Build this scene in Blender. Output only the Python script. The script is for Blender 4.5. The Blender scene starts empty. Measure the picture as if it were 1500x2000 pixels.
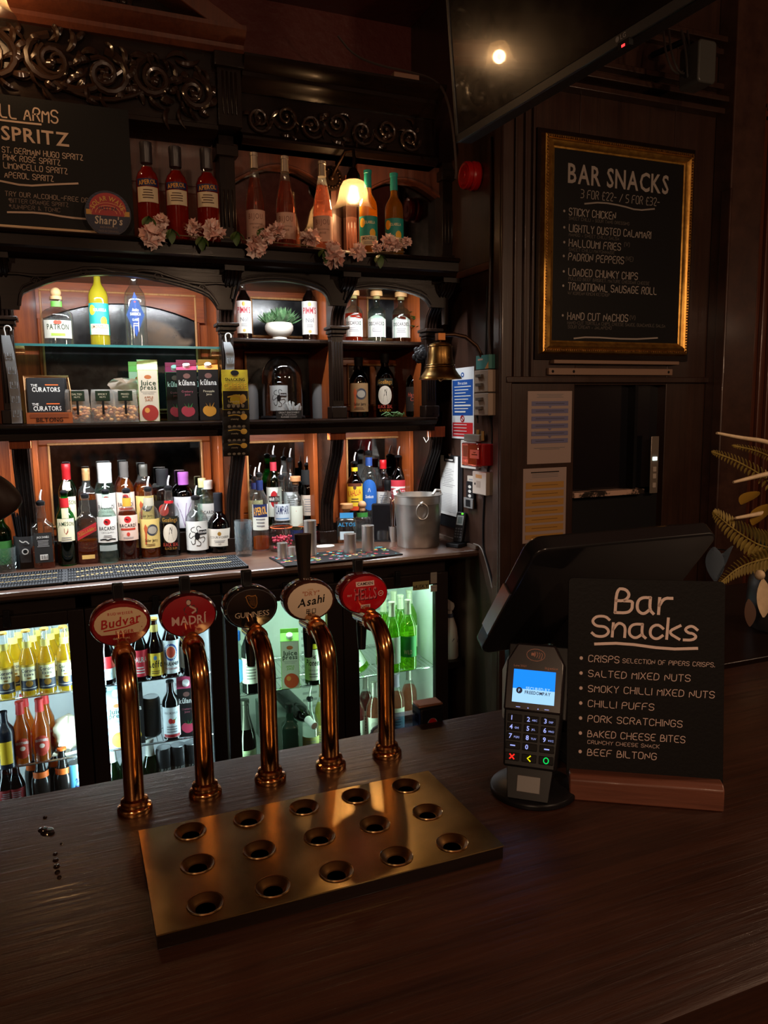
import bpy, bmesh, math, random
from mathutils import Vector, Matrix
random.seed(7)
PI = math.pi
SC = bpy.context.scene
COL = SC.collection
R_ = math.radians

# ---------------------------------------------------------------- camera
CAM = Vector((0.0, 0.0, 1.65))
FPX = 1500.0
YAW, PIT, ROL = R_(22.14), R_(7.60), R_(-0.761)
cf = Vector((math.sin(YAW) * math.cos(PIT), math.cos(YAW) * math.cos(PIT), -math.sin(PIT)))
cr0 = Vector((math.cos(YAW), -math.sin(YAW), 0)); cu0 = cr0.cross(cf)
cr = cr0 * math.cos(ROL) + cu0 * math.sin(ROL)
cu = cu0 * math.cos(ROL) - cr0 * math.sin(ROL)
cd = bpy.data.cameras.new('camera'); cam = bpy.data.objects.new('camera', cd); COL.objects.link(cam)
cd.sensor_fit = 'VERTICAL'; cd.sensor_height = 36; cd.lens = 36 * FPX / 2000; cd.clip_start = .02
mw = Matrix.Identity(4)
for i in range(3):
    mw[i][0] = cr[i]; mw[i][1] = cu[i]; mw[i][2] = -cf[i]; mw[i][3] = CAM[i]
cam.matrix_world = mw
SC.camera = cam

def at(px, py, X=None, Y=None, Z=None):
    """point of a real plane X=, Y= or Z= seen at pixel (px, py)"""
    d = cf + cr * ((px - 750) / FPX) - cu * ((py - 1000) / FPX)
    t = (Z - CAM.z) / d.z if Z is not None else (Y / d.y if Y is not None else X / d.x)
    return CAM + d * t

# ---------------------------------------------------------------- world, exposure, fill lights
SC.view_settings.view_transform = 'Standard'; SC.view_settings.look = 'None'
SC.view_settings.gamma = 1.0; SC.view_settings.use_curve_mapping = False
SC.view_settings.exposure = 0.0
SC.cycles.transparent_max_bounces = 40
SC.cycles.max_bounces = 10
SC.cycles.caustics_reflective = False; SC.cycles.caustics_refractive = False
SC.cycles.sample_clamp_indirect = 3.0
W = bpy.data.worlds.new('world'); SC.world = W; W.use_nodes = True
W.node_tree.nodes['Background'].inputs[0].default_value = (.9, .6, .45, 1)
W.node_tree.nodes['Background'].inputs[1].default_value = 0.0

def light(name, kind, loc, power, color, size=.1, size_y=None, aim=None, spread=None):
    l = bpy.data.lights.new(name, kind); l.energy = power; l.color = color
    if kind == 'AREA':
        l.shape = 'RECTANGLE'; l.size = size; l.size_y = size_y or size
        if spread: l.spread = spread
    else:
        l.shadow_soft_size = size
    o = bpy.data.objects.new(name, l); COL.objects.link(o); o.location = loc
    if aim is not None:
        o.rotation_euler = (Vector(aim)).to_track_quat('-Z', 'Y').to_euler()
    return o
WARM = (1, .66, .42); COOL = (.93, .97, 1.0)
# unseen warm fill lights added behind the camera and out of view to the right
light('room_fill_a', 'POINT', (-1.3, -1.6, 2.55), 78, WARM, .09)
light('room_fill_b', 'POINT', (1.1, -1.3, 2.6), 52, WARM, .09)
light('room_fill_d', 'POINT', (2.3, .35, 2.25), 30, WARM, .07)
# led tubes under the arches, under the middle shelf and in the fridges
L_ARCH = 4.8; L_MID = 6.4; L_FR1 = 6.0; L_FR2 = 2.8

# ---------------------------------------------------------------- materials
MATS = {}
def rgb(h):
    if isinstance(h, str):
        c = [int(h[i:i + 2], 16) / 255 for i in (0, 2, 4)]
        return tuple(x / 12.92 if x < .04045 else ((x + .055) / 1.055) ** 2.4 for x in c)
    return h
def new(name):
    m = bpy.data.materials.new(name); m.use_nodes = True; nt = m.node_tree
    for n in list(nt.nodes): nt.nodes.remove(n)
    out = nt.nodes.new('ShaderNodeOutputMaterial')
    def N(t, **k):
        n = nt.nodes.new(t)
        for a, v in k.items():
            if a.startswith('i_'):
                n.inputs[a[2:].replace('_', ' ')].default_value = v
            else: setattr(n, a, v)
        return n
    return m, nt, out, N
def c4(c): c = rgb(c); return (c[0], c[1], c[2], 1)

def P(color, rough=.5, metal=0, coat=0, bump=0, bscale=60, vary=0, name=None):
    """plain surface with a little procedural variation"""
    k = ('P', color, rough, metal, coat, bump, bscale, vary)
    if k in MATS: return MATS[k]
    m, nt, out, N = new(name or 'surface'); b = N('ShaderNodeBsdfPrincipled')
    b.inputs['Base Color'].default_value = c4(color); b.inputs['Roughness'].default_value = rough
    b.inputs['Metallic'].default_value = metal; b.inputs['Coat Weight'].default_value = coat
    b.inputs['Coat Roughness'].default_value = .08
    if rough >= .3 and not metal and max(c4(color)[:3]) < .03: b.inputs['Specular IOR Level'].default_value = .18
    nt.links.new(b.outputs[0], out.inputs[0])
    if bump or vary:
        tc = N('ShaderNodeTexCoord'); n = N('ShaderNodeTexNoise', i_Scale=bscale, i_Detail=5.0)
        nt.links.new(tc.outputs['Object'], n.inputs['Vector'])
        if bump:
            bp = N('ShaderNodeBump', i_Strength=bump, i_Distance=.004)
            nt.links.new(n.outputs[0], bp.inputs['Height']); nt.links.new(bp.outputs[0], b.inputs['Normal'])
        if vary:
            mr = N('ShaderNodeMapRange'); mr.inputs[3].default_value = max(.02, rough - vary); mr.inputs[4].default_value = rough + vary
            nt.links.new(n.outputs[0], mr.inputs[0]); nt.links.new(mr.outputs[0], b.inputs['Roughness'])
    MATS[k] = m; return m

def wood(c1, c2, axis='x', scale=1.0, rough=.32, coat=.3, bump=.25, scr=0):
    k = ('wood', c1, c2, axis, scale, rough, coat, bump, scr)
    if k in MATS: return MATS[k]
    m, nt, out, N = new('wood'); b = N('ShaderNodeBsdfPrincipled')
    L = nt.links.new
    tc = N('ShaderNodeTexCoord'); mp = N('ShaderNodeMapping')
    s = {'x': (1.6, 34, 34), 'y': (34, 1.6, 34), 'z': (34, 34, 1.6)}[axis]
    mp.inputs['Scale'].default_value = tuple(q * scale * 5 for q in s)
    mp2 = N('ShaderNodeMapping'); mp2.inputs['Scale'].default_value = tuple(q * scale for q in s); L(tc.outputs['Object'], mp2.inputs[0])
    n3 = N('ShaderNodeTexNoise', i_Scale=1.0, i_Detail=4.0, i_Distortion=1.2); L(mp2.outputs[0], n3.inputs['Vector'])
    L(tc.outputs['Object'], mp.inputs[0])
    n = N('ShaderNodeTexNoise', i_Scale=1.0, i_Detail=7.0, i_Roughness=.65, i_Distortion=.6); L(mp.outputs[0], n.inputs['Vector'])
    n2 = N('ShaderNodeTexNoise', i_Scale=5.0, i_Detail=3.0); L(tc.outputs['Object'], n2.inputs['Vector'])
    mx = N('ShaderNodeMath', operation='MULTIPLY_ADD'); L(n2.outputs[0], mx.inputs[0]); mx.inputs[1].default_value = .3
    ms = N('ShaderNodeMath', operation='MULTIPLY_ADD'); ms.inputs[1].default_value = .55; L(n3.outputs[0], ms.inputs[0])
    ms2 = N('ShaderNodeMath', operation='MULTIPLY'); ms2.inputs[1].default_value = .65; L(n.outputs[0], ms2.inputs[0]); L(ms2.outputs[0], ms.inputs[2])
    L(ms.outputs[0], mx.inputs[2])
    cr_ = N('ShaderNodeValToRGB'); cr_.color_ramp.elements[0].position = .52; cr_.color_ramp.elements[1].position = .98
    cr_.color_ramp.elements[0].color = c4(c1); cr_.color_ramp.elements[1].color = c4(c2)
    L(mx.outputs[0], cr_.inputs[0]); L(cr_.outputs[0], b.inputs['Base Color'])
    mr = N('ShaderNodeMapRange'); mr.inputs[3].default_value = rough - .1; mr.inputs[4].default_value = rough + .2
    L(n2.outputs[0], mr.inputs[0]); L(mr.outputs[0], b.inputs['Roughness'])
    bp = N('ShaderNodeBump', i_Strength=bump, i_Distance=.0016); L(n.outputs[0], bp.inputs['Height']); L(bp.outputs[0], b.inputs['Normal']); L(bp.outputs[0], b.inputs['Coat Normal'])
    b.inputs['Coat Weight'].default_value = coat; b.inputs['Coat Roughness'].default_value = .14
    if max(c2) > .35: b.inputs['Specular IOR Level'].default_value = .18
    if max(c2) < .02: b.inputs['Specular IOR Level'].default_value = .16
    L(b.outputs[0], out.inputs[0]); MATS[k] = m; return m

def G(tint='ffffff', refl=1.0, rough=.02, body=0):
    """thin clear or tinted glass: lets light straight through, mirrors at grazing angles"""
    k = ('G', tint, refl, rough, body)
    if k in MATS: return MATS[k]
    m, nt, out, N = new('glass'); L = nt.links.new
    t = N('ShaderNodeBsdfTransparent'); t.inputs[0].default_value = c4(tint)
    g = N('ShaderNodeBsdfGlossy'); g.inputs['Roughness'].default_value = rough
    lw = N('ShaderNodeLayerWeight', i_Blend=.5); pw = N('ShaderNodeMath', operation='POWER'); pw.inputs[1].default_value = 4
    ma = N('ShaderNodeMath', operation='MULTIPLY_ADD', use_clamp=True); ma.inputs[1].default_value = .75 * refl; ma.inputs[2].default_value = .06 * refl
    L(lw.outputs['Facing'], pw.inputs[0]); L(pw.outputs[0], ma.inputs[0])
    mx = N('ShaderNodeMixShader'); L(ma.outputs[0], mx.inputs[0]); L(t.outputs[0], mx.inputs[1]); L(g.outputs[0], mx.inputs[2])
    if body:  # milky share stands in for bright surroundings refracted through the glass
        tl = N('ShaderNodeBsdfTranslucent'); tl.inputs[0].default_value = c4(tint); m2 = N('ShaderNodeMixShader'); m2.inputs[0].default_value = body
        L(t.outputs[0], m2.inputs[1]); L(tl.outputs[0], m2.inputs[2]); L(m2.outputs[0], mx.inputs[1])
    L(mx.outputs[0], out.inputs[0]); MATS[k] = m; return m

def LIQ(color, body=.5, tint=None):
    """drink: tinted see-through plus some body colour"""
    k = ('L', color, body, tint)
    if k in MATS: return MATS[k]
    m, nt, out, N = new('liquid'); L = nt.links.new
    t = N('ShaderNodeBsdfTransparent'); t.inputs[0].default_value = c4(tint or color)
    d = N('ShaderNodeBsdfDiffuse'); d.inputs[0].default_value = c4(color)
    tl = N('ShaderNodeBsdfTranslucent'); tl.inputs[0].default_value = c4(color)
    a = N('ShaderNodeMixShader'); a.inputs[0].default_value = .6; L(d.outputs[0], a.inputs[1]); L(tl.outputs[0], a.inputs[2])
    mx = N('ShaderNodeMixShader'); mx.inputs[0].default_value = body; L(t.outputs[0], mx.inputs[1]); L(a.outputs[0], mx.inputs[2])
    L(mx.outputs[0], out.inputs[0]); MATS[k] = m; return m

def EM(color, s):
    k = ('E', color, s)
    if k in MATS: return MATS[k]
    m, nt, out, N = new('lit'); e = N('ShaderNodeEmission'); e.inputs[0].default_value = c4(color); e.inputs[1].default_value = s
    nt.links.new(e.outputs[0], out.inputs[0]); MATS[k] = m; return m

def speckled(c1, c2, scale, lo, hi, rough=.4, metal=0, bump=0, coat=0, rv=.12):
    k = ('sp', c1, c2, scale, lo, hi, rough, metal, bump, coat, rv)
    if k in MATS: return MATS[k]
    m, nt, out, N = new('worn'); L = nt.links.new; b = N('ShaderNodeBsdfPrincipled')
    tc = N('ShaderNodeTexCoord'); n = N('ShaderNodeTexNoise', i_Scale=scale, i_Detail=8.0, i_Roughness=.7); L(tc.outputs['Object'], n.inputs['Vector'])
    r = N('ShaderNodeValToRGB'); r.color_ramp.elements[0].position = lo; r.color_ramp.elements[1].position = hi
    r.color_ramp.elements[0].color = c4(c1); r.color_ramp.elements[1].color = c4(c2)
    L(n.outputs[0], r.inputs[0]); L(r.outputs[0], b.inputs['Base Color'])
    mr = N('ShaderNodeMapRange'); mr.inputs[3].default_value = max(.03, rough - rv); mr.inputs[4].default_value = rough + rv * 1.25
    L(n.outputs[0], mr.inputs[0]); L(mr.outputs[0], b.inputs['Roughness'])
    b.inputs['Metallic'].default_value = metal; b.inputs['Coat Weight'].default_value = coat
    if bump:
        bp = N('ShaderNodeBump', i_Strength=bump, i_Distance=.003); L(n.outputs[0], bp.inputs['Height']); L(bp.outputs[0], b.inputs['Normal'])
    L(b.outputs[0], out.inputs[0]); MATS[k] = m; return m

DARK = wood((.005, .0026, .0018), (.014, .0066, .0042), 'x', 1, .26, .10, .12)
DARKZ = wood((.005, .0026, .0018), (.014, .0066, .0042), 'z', 1, .26, .10, .12)
MAHOG = wood((.125, .021, .0045), (.355, .082, .016), 'z', 1, .38, .12, .12)  # lit copy of the panel wood, its orange glow put into the colour
MAHOGX = wood((.125, .021, .0045), (.355, .082, .016), 'x', 1, .38, .12, .12)
PANEL = wood((.050, .012, .005), (.115, .030, .012), 'z', .7, .36, .4, .15)
PANELB = wood((.020, .0085, .005), (.046, .019, .011), 'z', .7, .34, .45, .15)
STRIP = wood((.30, .13, .045), (.55, .27, .10), 'z', 1, .35, .2, .12)
CHROME = P((.75, .75, .75), .12, 1, name='chrome')
STEEL = P((.80, .79, .77), .36, 1, vary=.05, bscale=9, name='brushed_steel')
BLACK = P((.008, .008, .009), .35, name='black_plastic')
BLACKM = P((.010, .010, .011), .6, name='black_matte')
WHITE = P((.72, .72, .70), .5, name='white')
PAPER = P((.74, .72, .68), .7, name='paper')

# ---------------------------------------------------------------- mesh builder
class MB:
    def __init__(s): s.v = []; s.f = []; s.m = []; s.mats = []
    def mi(s, m):
        if m not in s.mats: s.mats.append(m)
        return s.mats.index(m)
    def add(s, vs, fs, m, xf=None):
        o = len(s.v)
        if xf is not None: vs = [xf @ Vector(p) for p in vs]
        s.v += [tuple(p) for p in vs]; s.f += [tuple(i + o for i in f) for f in fs]; s.m += [s.mi(m)] * len(fs)
        return s
    def box(s, x0, x1, y0, y1, z0, z1, m, xf=None):
        vs = [(x, y, z) for z in (z0, z1) for y in (y0, y1) for x in (x0, x1)]
        return s.add(vs, [(0, 2, 3, 1), (4, 5, 7, 6), (0, 1, 5, 4), (2, 6, 7, 3), (0, 4, 6, 2), (1, 3, 7, 5)], m, xf)
    def sweep(s, prof, m, c=(0, 0, 0), seg=24, n=2.0, ky=1.0, xf=None, a0=0, a1=2 * PI, cap=True):
        """profile [(r,z)] turned round z; n>2 squares the section, ky flattens it"""
        full = abs(a1 - a0 - 2 * PI) < 1e-6
        k = seg if full else seg + 1
        vs = []; fs = []
        for r, z in prof:
            for i in range(k):
                a = a0 + (a1 - a0) * i / seg
                q = cross(a, n)
                vs.append((c[0] + r * q * math.cos(a), c[1] + r * q * math.sin(a) * ky, c[2] + z))
        for j in range(len(prof) - 1):
            for i in range(k if full else seg):
                b = (i + 1) % k
                fs.append((j * k + i, j * k + b, (j + 1) * k + b, (j + 1) * k + i))
        if cap and full:
            if prof[0][0] > 1e-6: fs.append(tuple(range(k))[::-1])
            if prof[-1][0] > 1e-6: fs.append(tuple((len(prof) - 1) * k + i for i in range(k)))
        return s.add(vs, fs, m, xf)
    def tube(s, pts, r, m, seg=8, cap=True, xf=None, flat=1.0):
        pts = [Vector(p) for p in pts]; n = len(pts)
        rs = r if isinstance(r, (list, tuple)) else [r] * n
        vs = []; fs = []; up = None
        for i in range(n):
            t = (pts[min(i + 1, n - 1)] - pts[max(i - 1, 0)])
            t = t.normalized() if t.length > 1e-9 else Vector((0, 0, 1))
            if up is None:
                up = Vector((0, 0, 1)) if abs(t.z) < .9 else Vector((1, 0, 0))
            u = (up - t * up.dot(t)); u = u.normalized() if u.length > 1e-6 else t.orthogonal().normalized()
            w = t.cross(u); up = u
            for j in range(seg):
                a = 2 * PI * j / seg
                vs.append(pts[i] + (u * math.cos(a) + w * math.sin(a) * flat) * rs[i])
        for i in range(n - 1):
            for j in range(seg):
                b = (j + 1) % seg
                fs.append((i * seg + j, i * seg + b, (i + 1) * seg + b, (i + 1) * seg + j))
        if cap: fs.append(tuple(range(seg))[::-1]); fs.append(tuple((n - 1) * seg + j for j in range(seg)))
        return s.add(vs, fs, m, xf)
    def prism(s, poly, d0, d1, m, plane='xz', xf=None):
        """polygon in a plane pushed from d0 to d1 along the third axis"""
        f = {'xz': lambda a, b, d: (a, d, b), 'yz': lambda a, b, d: (d, a, b), 'xy': lambda a, b, d: (a, b, d)}[plane]
        n = len(poly)
        vs = [f(a, b, d0) for a, b in poly] + [f(a, b, d1) for a, b in poly]
        fs = [tuple(range(n)), tuple(range(n, 2 * n))[::-1]] + [(i, i + n, (i + 1) % n + n, (i + 1) % n) for i in range(n)]
        return s.add(vs, fs, m, xf)
    def ball(s, c, r, m, seg=12, k=(1, 1, 1), xf=None):
        pr = [(max(1e-5, r * math.sin(PI * i / (seg // 2 + 2))) if 0 < i < seg // 2 + 2 else 1e-5, -r * math.cos(PI * i / (seg // 2 + 2))) for i in range(seg // 2 + 3)]
        vs = []; o = MB(); o.sweep(pr, m, seg=seg)
        return s.add([(c[0] + p[0] * k[0], c[1] + p[1] * k[1], c[2] + p[2] * k[2]) for p in o.v], o.f, m, xf)
    def strip(s, prof, x0, x1, m, axis='x'):
        """moulding: profile [(y,z)] run along x"""
        return s.prism(prof, x0, x1, m, 'yz')
    def build(s, name, parent=None, off=None, smooth=35, bevel=0, fix=True):
        me = bpy.data.meshes.new(name)
        o3 = Vector(off) if off is not None else Vector((0, 0, 0))
        me.from_pydata([(p[0] - o3[0], p[1] - o3[1], p[2] - o3[2]) for p in s.v], [], s.f)
        for m in s.mats: me.materials.append(m)
        me.polygons.foreach_set('material_index', s.m)
        if fix:
            bm = bmesh.new(); bm.from_mesh(me); bmesh.ops.recalc_face_normals(bm, faces=bm.faces); bm.to_mesh(me); bm.free()
        if smooth:
            me.polygons.foreach_set('use_smooth', [True] * len(me.polygons))
            me.set_sharp_from_angle(angle=R_(smooth))
        me.update()
        o = bpy.data.objects.new(name, me); COL.objects.link(o)
        if parent is not None: o.parent = parent
        elif off is not None: o.location = o3
        if bevel:
            b = o.modifiers.new('bevel', 'BEVEL'); b.width = bevel; b.segments = 2; b.limit_method = 'ANGLE'; b.angle_limit = R_(40)
        return o

def cross(a, n):
    if n == 2: return 1.0
    return 1.0 / (abs(math.cos(a)) ** n + abs(math.sin(a)) ** n) ** (1.0 / n)

def tag(o, label=None, cat=None, group=None, kind=None):
    if label: o['label'] = label
    if cat: o['category'] = cat
    if group: o['group'] = group
    if kind: o['kind'] = kind
    return o
def thing(name, label, cat, loc=(0, 0, 0), rz=0, group=None):
    o = bpy.data.objects.new(name, None); COL.objects.link(o); o.empty_display_size = .05
    o.location = loc; o.rotation_euler = (0, 0, rz)
    return tag(o, label, cat, group)
def dup(root, loc, rz=None, label=None, group=None):
    r = root.copy(); COL.objects.link(r); r.location = loc
    if rz is not None: r.rotation_euler = (0, 0, rz)
    if label: r['label'] = label
    if group: r['group'] = group
    for ch in list(root.children):
        c = ch.copy(); COL.objects.link(c); c.parent = r
        for g in list(ch.children):
            d = g.copy(); COL.objects.link(d); d.parent = c
    return r
def face_cam(p, k=1.0): return math.atan2(-p[0], p[1]) * k

# ---------------------------------------------------------------- lettering
GL = {}
def glyph(ch, bold):
    k = (ch, bold)
    if k in GL: return GL[k]
    cu_ = bpy.data.curves.new('t', 'FONT'); cu_.body = ch; cu_.size = 1; cu_.resolution_u = 2; cu_.offset = .018 if bold else 0
    o = bpy.data.objects.new('t', cu_); me = o.to_mesh()
    vs = [(v.co.x, v.co.y) for v in me.vertices]; fs = [tuple(p.vertices) for p in me.polygons]
    o.to_mesh_clear(); bpy.data.objects.remove(o); bpy.data.curves.remove(cu_)
    x0 = min([v[0] for v in vs], default=0); x1 = max([v[0] for v in vs], default=.25)
    GL[k] = ([((x - x0) / .7, y / .7) for x, y in vs], fs, (x1 - x0) / .7)
    return GL[k]
ST = {'A': '00 26 40;12 32', 'B': '00 06 26 35 34 23 03;23 43 42 41 30 00', 'C': '45 36 16 05 01 10 30 41', 'D': '00 06 26 45 41 20 00',
      'E': '46 06 00 40;03 33', 'F': '46 06 00;03 33', 'G': '45 36 16 05 01 10 30 41 43 23', 'H': '06 00;46 40;03 43', 'I': '06 00', 'J': '36 31 20 10 01',
      'K': '06 00;46 03 40', 'L': '06 00 40', 'M': '00 06 23 46 40', 'N': '00 06 40 46', 'O': '16 05 01 10 30 41 45 36 16', 'P': '00 06 36 45 44 33 03',
      'Q': '16 05 01 10 30 41 45 36 16;22 40', 'R': '00 06 36 45 44 33 03;23 40', 'É': '46 06 00 40;03 33;27 38', 'S': '45 36 16 05 04 13 33 42 41 30 10 01', 'T': '06 46;26 20', 'U': '06 01 10 30 41 46',
      'V': '06 20 46', 'W': '06 10 24 30 46', 'X': '06 40;46 00', 'Y': '06 23 46;23 20', 'Z': '06 46 00 40', '0': '16 05 01 10 20 31 35 26 16', '1': '05 16 10',
      '2': '05 16 36 45 44 00 40', '3': '06 36 45 44 33 13;33 42 41 30 00', '5': '46 06 03 33 42 41 30 00', '£': '45 36 26 15 10 00;00 40;03 33', '/': '00 46', '-': '03 33',
      '.': '00 01', ',': '01 00', '+': '23 21;12 32', '(': '16 05 01 10', ')': '06 15 11 00', "'": '06 05', '&': '40 05 16 25 01 10 32', 'é': '03 33 34 24 14 03 01 10 30;25 36',
      'a': '34 14 03 01 10 20 31;34 31 40', 'r': '04 00;02 14 34', 'n': '04 00;02 14 24 33 30', 'c': '33 24 14 03 01 10 20 31', 'k': '06 00;34 02 30', 's': '33 24 14 03 12 22 31 20 00'}
def chaikin(p, closed=False):
    if len(p) < 3: return p
    q = [p[0]]
    for a, b in zip(p, p[1:]):
        q.append((a[0] * .75 + b[0] * .25, a[1] * .75 + b[1] * .25)); q.append((a[0] * .25 + b[0] * .75, a[1] * .25 + b[1] * .75))
    q.append(p[-1]); return q

class Art:
    """flat artwork in (u,v), later laid on a plane, a bottle or a dome"""
    def __init__(s): s.e = []; s.k = 0
    def lay(s): s.k += 1; return s.k
    def rect(s, x, y, w, h, m, ang=0):
        """centred rectangle"""
        s.e.append(('r', x, y, w, h, m, ang, s.lay())); return s
    def oval(s, x, y, rx, ry, m, seg=24):
        s.e.append(('o', x, y, rx, ry, m, seg, s.lay())); return s
    def poly(s, pts, m):
        s.e.append(('p', pts, m, s.lay())); return s
    def line(s, pts, w, m, smooth=1):
        pts = list(pts)
        for _ in range(smooth): pts = chaikin(pts)
        s.e.append(('l', pts, w, m, s.lay())); return s
    def text(s, t, x, y, h, m, w=None, bold=False, slant=0, align='c', gap=.13, ang=0, squeeze=1.0, arc=0):
        """built-in letter shapes; y is the baseline, h the capital height; w = width limit"""
        X = 0; items = []
        for ch in t:
            if ch == ' ': X += .42; continue
            vs, fs, adv = glyph(ch, bold); items.append((vs, fs, X)); X += adv + gap
        tot = max(.01, X - gap); sx = h * squeeze
        if w and tot * sx > w: sx = w / tot
        x0 = {'c': -tot * sx / 2, 'l': 0, 'r': -tot * sx}[align]; k = s.lay()
        ca, sa = math.cos(ang), math.sin(ang)
        V = []; F = []
        for vs, fs, ox in items:
            b = len(V)
            for a, c in vs:
                px = x0 + (a + ox + slant * c) * sx; py = c * h
                if arc:
                    th = px / arc; rr = abs(arc) + (py if arc > 0 else -py)
                    px, py = rr * math.sin(abs(th)) * (1 if px > 0 else -1), (rr * math.cos(th) - abs(arc)) * (1 if arc > 0 else -1)
                V.append((x + px * ca - py * sa, y + px * sa + py * ca))
            F += [tuple(i + b for i in f) for f in fs]
        s.e.append(('g', V, F, m, k)); return s
    def chalk(s, t, x, y, h, m, w=None, wt=.09, align='l', gap=1.5, jit=.15, squeeze=.62):
        """hand lettering drawn as strokes"""
        items = []; X = 0
        for ch in t:
            if ch == ' ': X += 3.2; continue
            st = ST.get(ch, ST.get(ch.upper()))
            if not st: continue
            L = [[(int(q[0]), int(q[1])) for q in pl.split()] for pl in st.split(';')]
            items.append((L, X, random.uniform(-jit, jit))); X += max(p[0] for l in L for p in l) + gap
        tot = max(1, X - gap); sx = h / 6 * squeeze
        if w: sx = w / tot
        x0 = x - (tot * sx / 2 if align == 'c' else 0); k = s.lay()
        for L, ox, j in items:
            for l in L:
                pl = [(x0 + (a + ox + .06 * c) * sx, y + (c + j) * h / 6) for a, c in l]
                s.e.append(('l', chaikin(chaikin(pl)), wt * h, m, k))
        return s
    def emit(s, mb, fn, lift=.0004, step=.00005, du=None):
        for e in s.e:
            k = lift + step * e[-1]
            if e[0] == 'r':
                _, x, y, w, h, m, ang, _k = e
                n = max(1, int(math.ceil(w / du))) if du else 1
                ca, sa = math.cos(ang), math.sin(ang); vs = []
                for j in (-1, 1):
                    for i in range(n + 1):
                        a = -w / 2 + w * i / n; b = j * h / 2
                        vs.append(fn(x + a * ca - b * sa, y + a * sa + b * ca, k))
                mb.add(vs, [(i, i + 1, n + 2 + i, n + 1 + i) for i in range(n)], m)
            elif e[0] == 'o':
                _, x, y, rx, ry, m, seg, _k = e
                vs = [fn(x, y, k)]; rings = 4
                for r in range(1, rings + 1):
                    vs += [fn(x + rx * r / rings * math.cos(2 * PI * i / seg), y + ry * r / rings * math.sin(2 * PI * i / seg), k) for i in range(seg)]
                fs = [(0, 1 + i, 1 + (i + 1) % seg) for i in range(seg)]
                for r in range(rings - 1):
                    b = 1 + r * seg
                    fs += [(b + i, b + seg + i, b + seg + (i + 1) % seg, b + (i + 1) % seg) for i in range(seg)]
                mb.add(vs, fs, m)
            elif e[0] == 'p':
                mb.add([fn(a, b, k) for a, b in e[1]], [tuple(range(len(e[1])))], e[2])
            elif e[0] == 'g':
                mb.add([fn(a, b, k) for a, b in e[1]], e[2], e[3])
            elif e[0] == 'l':
                pts, w, m = e[1], e[2], e[3]; n = len(pts); vs = []; w2 = w / 2
                for i in range(n):
                    a = pts[max(0, i - 1)]; b = pts[min(n - 1, i + 1)]
                    dx, dy = b[0] - a[0], b[1] - a[1]; d = math.hypot(dx, dy) or 1; dx /= d; dy /= d
                    ex = -w2 * .6 if i == 0 else (w2 * .6 if i == n - 1 else 0)
                    x, y = pts[i][0] + dx * ex, pts[i][1] + dy * ex
                    vs += [fn(x - dy * w2, y + dx * w2, k), fn(x + dy * w2, y - dx * w2, k)]
                mb.add(vs, [(2 * i, 2 * i + 1, 2 * i + 3, 2 * i + 2) for i in range(n - 1)], m)
        return mb
def on_plane(o, ux, uy):
    o, ux, uy = Vector(o), Vector(ux).normalized(), Vector(uy).normalized(); n = ux.cross(uy)
    return lambda a, b, k: o + ux * a + uy * b + n * k
def on_round(r, n=2.0, ky=1.0, a_off=0):
    """front (-y) of a bottle of radius r"""
    def f(u, v, k):
        if n > 3: return (u, -(r * ky) - k, v)
        a = -PI / 2 + u / r + a_off
        return ((r + k) * math.cos(a), (r + k) * math.sin(a) * ky - (k if ky < 1 else 0), v)
    return f
# ---------------------------------------------------------------- bottles
PROF = {
 'std': [(0, .012), (.85, .0), (1, .02), (1, .60), (.97, .65), (.82, .71), (.52, .775), (.40, .82), (.37, .96), (.42, .965), (.42, 1)],
 'slope': [(0, .012), (.85, 0), (1, .02), (1, .52), (.9, .60), (.70, .70), (.50, .78), (.40, .86), (.38, .96), (.43, .965), (.43, 1)],
 'wine': [(0, .03), (.85, 0), (1, .015), (1, .56), (.93, .64), (.65, .73), (.42, .79), (.37, .84), (.35, .96), (.40, .965), (.40, 1)],
 'round': [(0, .02), (.85, 0), (1, .015), (1, .55), (.98, .595), (.88, .64), (.66, .685), (.46, .72), (.38, .755), (.36, .96), (.41, .965), (.41, 1)],
 'short': [(0, .02), (.88, 0), (1, .015), (1, .60), (.97, .645), (.82, .70), (.56, .735), (.46, .77), (.43, .96), (.46, .965), (.46, 1)],
 'hock': [(0, .02), (.85, 0), (1, .015), (1, .46), (.88, .56), (.62, .70), (.42, .82), (.37, .90), (.36, .965), (.41, .97), (.41, 1)],
 'beer': [(0, .015), (.85, 0), (1, .02), (1, .50), (.95, .56), (.72, .65), (.52, .73), (.46, .82), (.40, .955), (.46, .96), (.46, 1)],
 'squat': [(0, .012), (.9, 0), (1, .02), (1, .60), (.95, .68), (.75, .74), (.42, .78), (.33, .82), (.32, .92), (.42, .93), (.42, 1)],
 'square': [(0, .012), (.95, 0), (1, .02), (1, .62), (.94, .66), (.55, .72), (.40, .77), (.44, .82), (.36, .88), (.36, .96), (.42, .965), (.42, 1)],
 'cognac': [(0, .012), (.85, 0), (1, .03), (1, .44), (.94, .52), (.70, .60), (.42, .66), (.33, .70), (.31, .96), (.36, .965), (.36, 1)],
 'flute': [(0, .03), (.85, 0), (1, .015), (1, .42), (.90, .54), (.62, .68), (.42, .80), (.38, .94), (.44, .95), (.44, 1)],
}
def prof_r(pr, z):
    for (r0, z0), (r1, z1) in zip(pr[1:], pr[2:]):
        if z0 <= z <= z1: return r0 + (r1 - r0) * (z - z0) / max(1e-6, z1 - z0)
    return pr[-1][0]
SPOUT = P((.72, .72, .72), .35, .5, name='pourer_metal')
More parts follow.
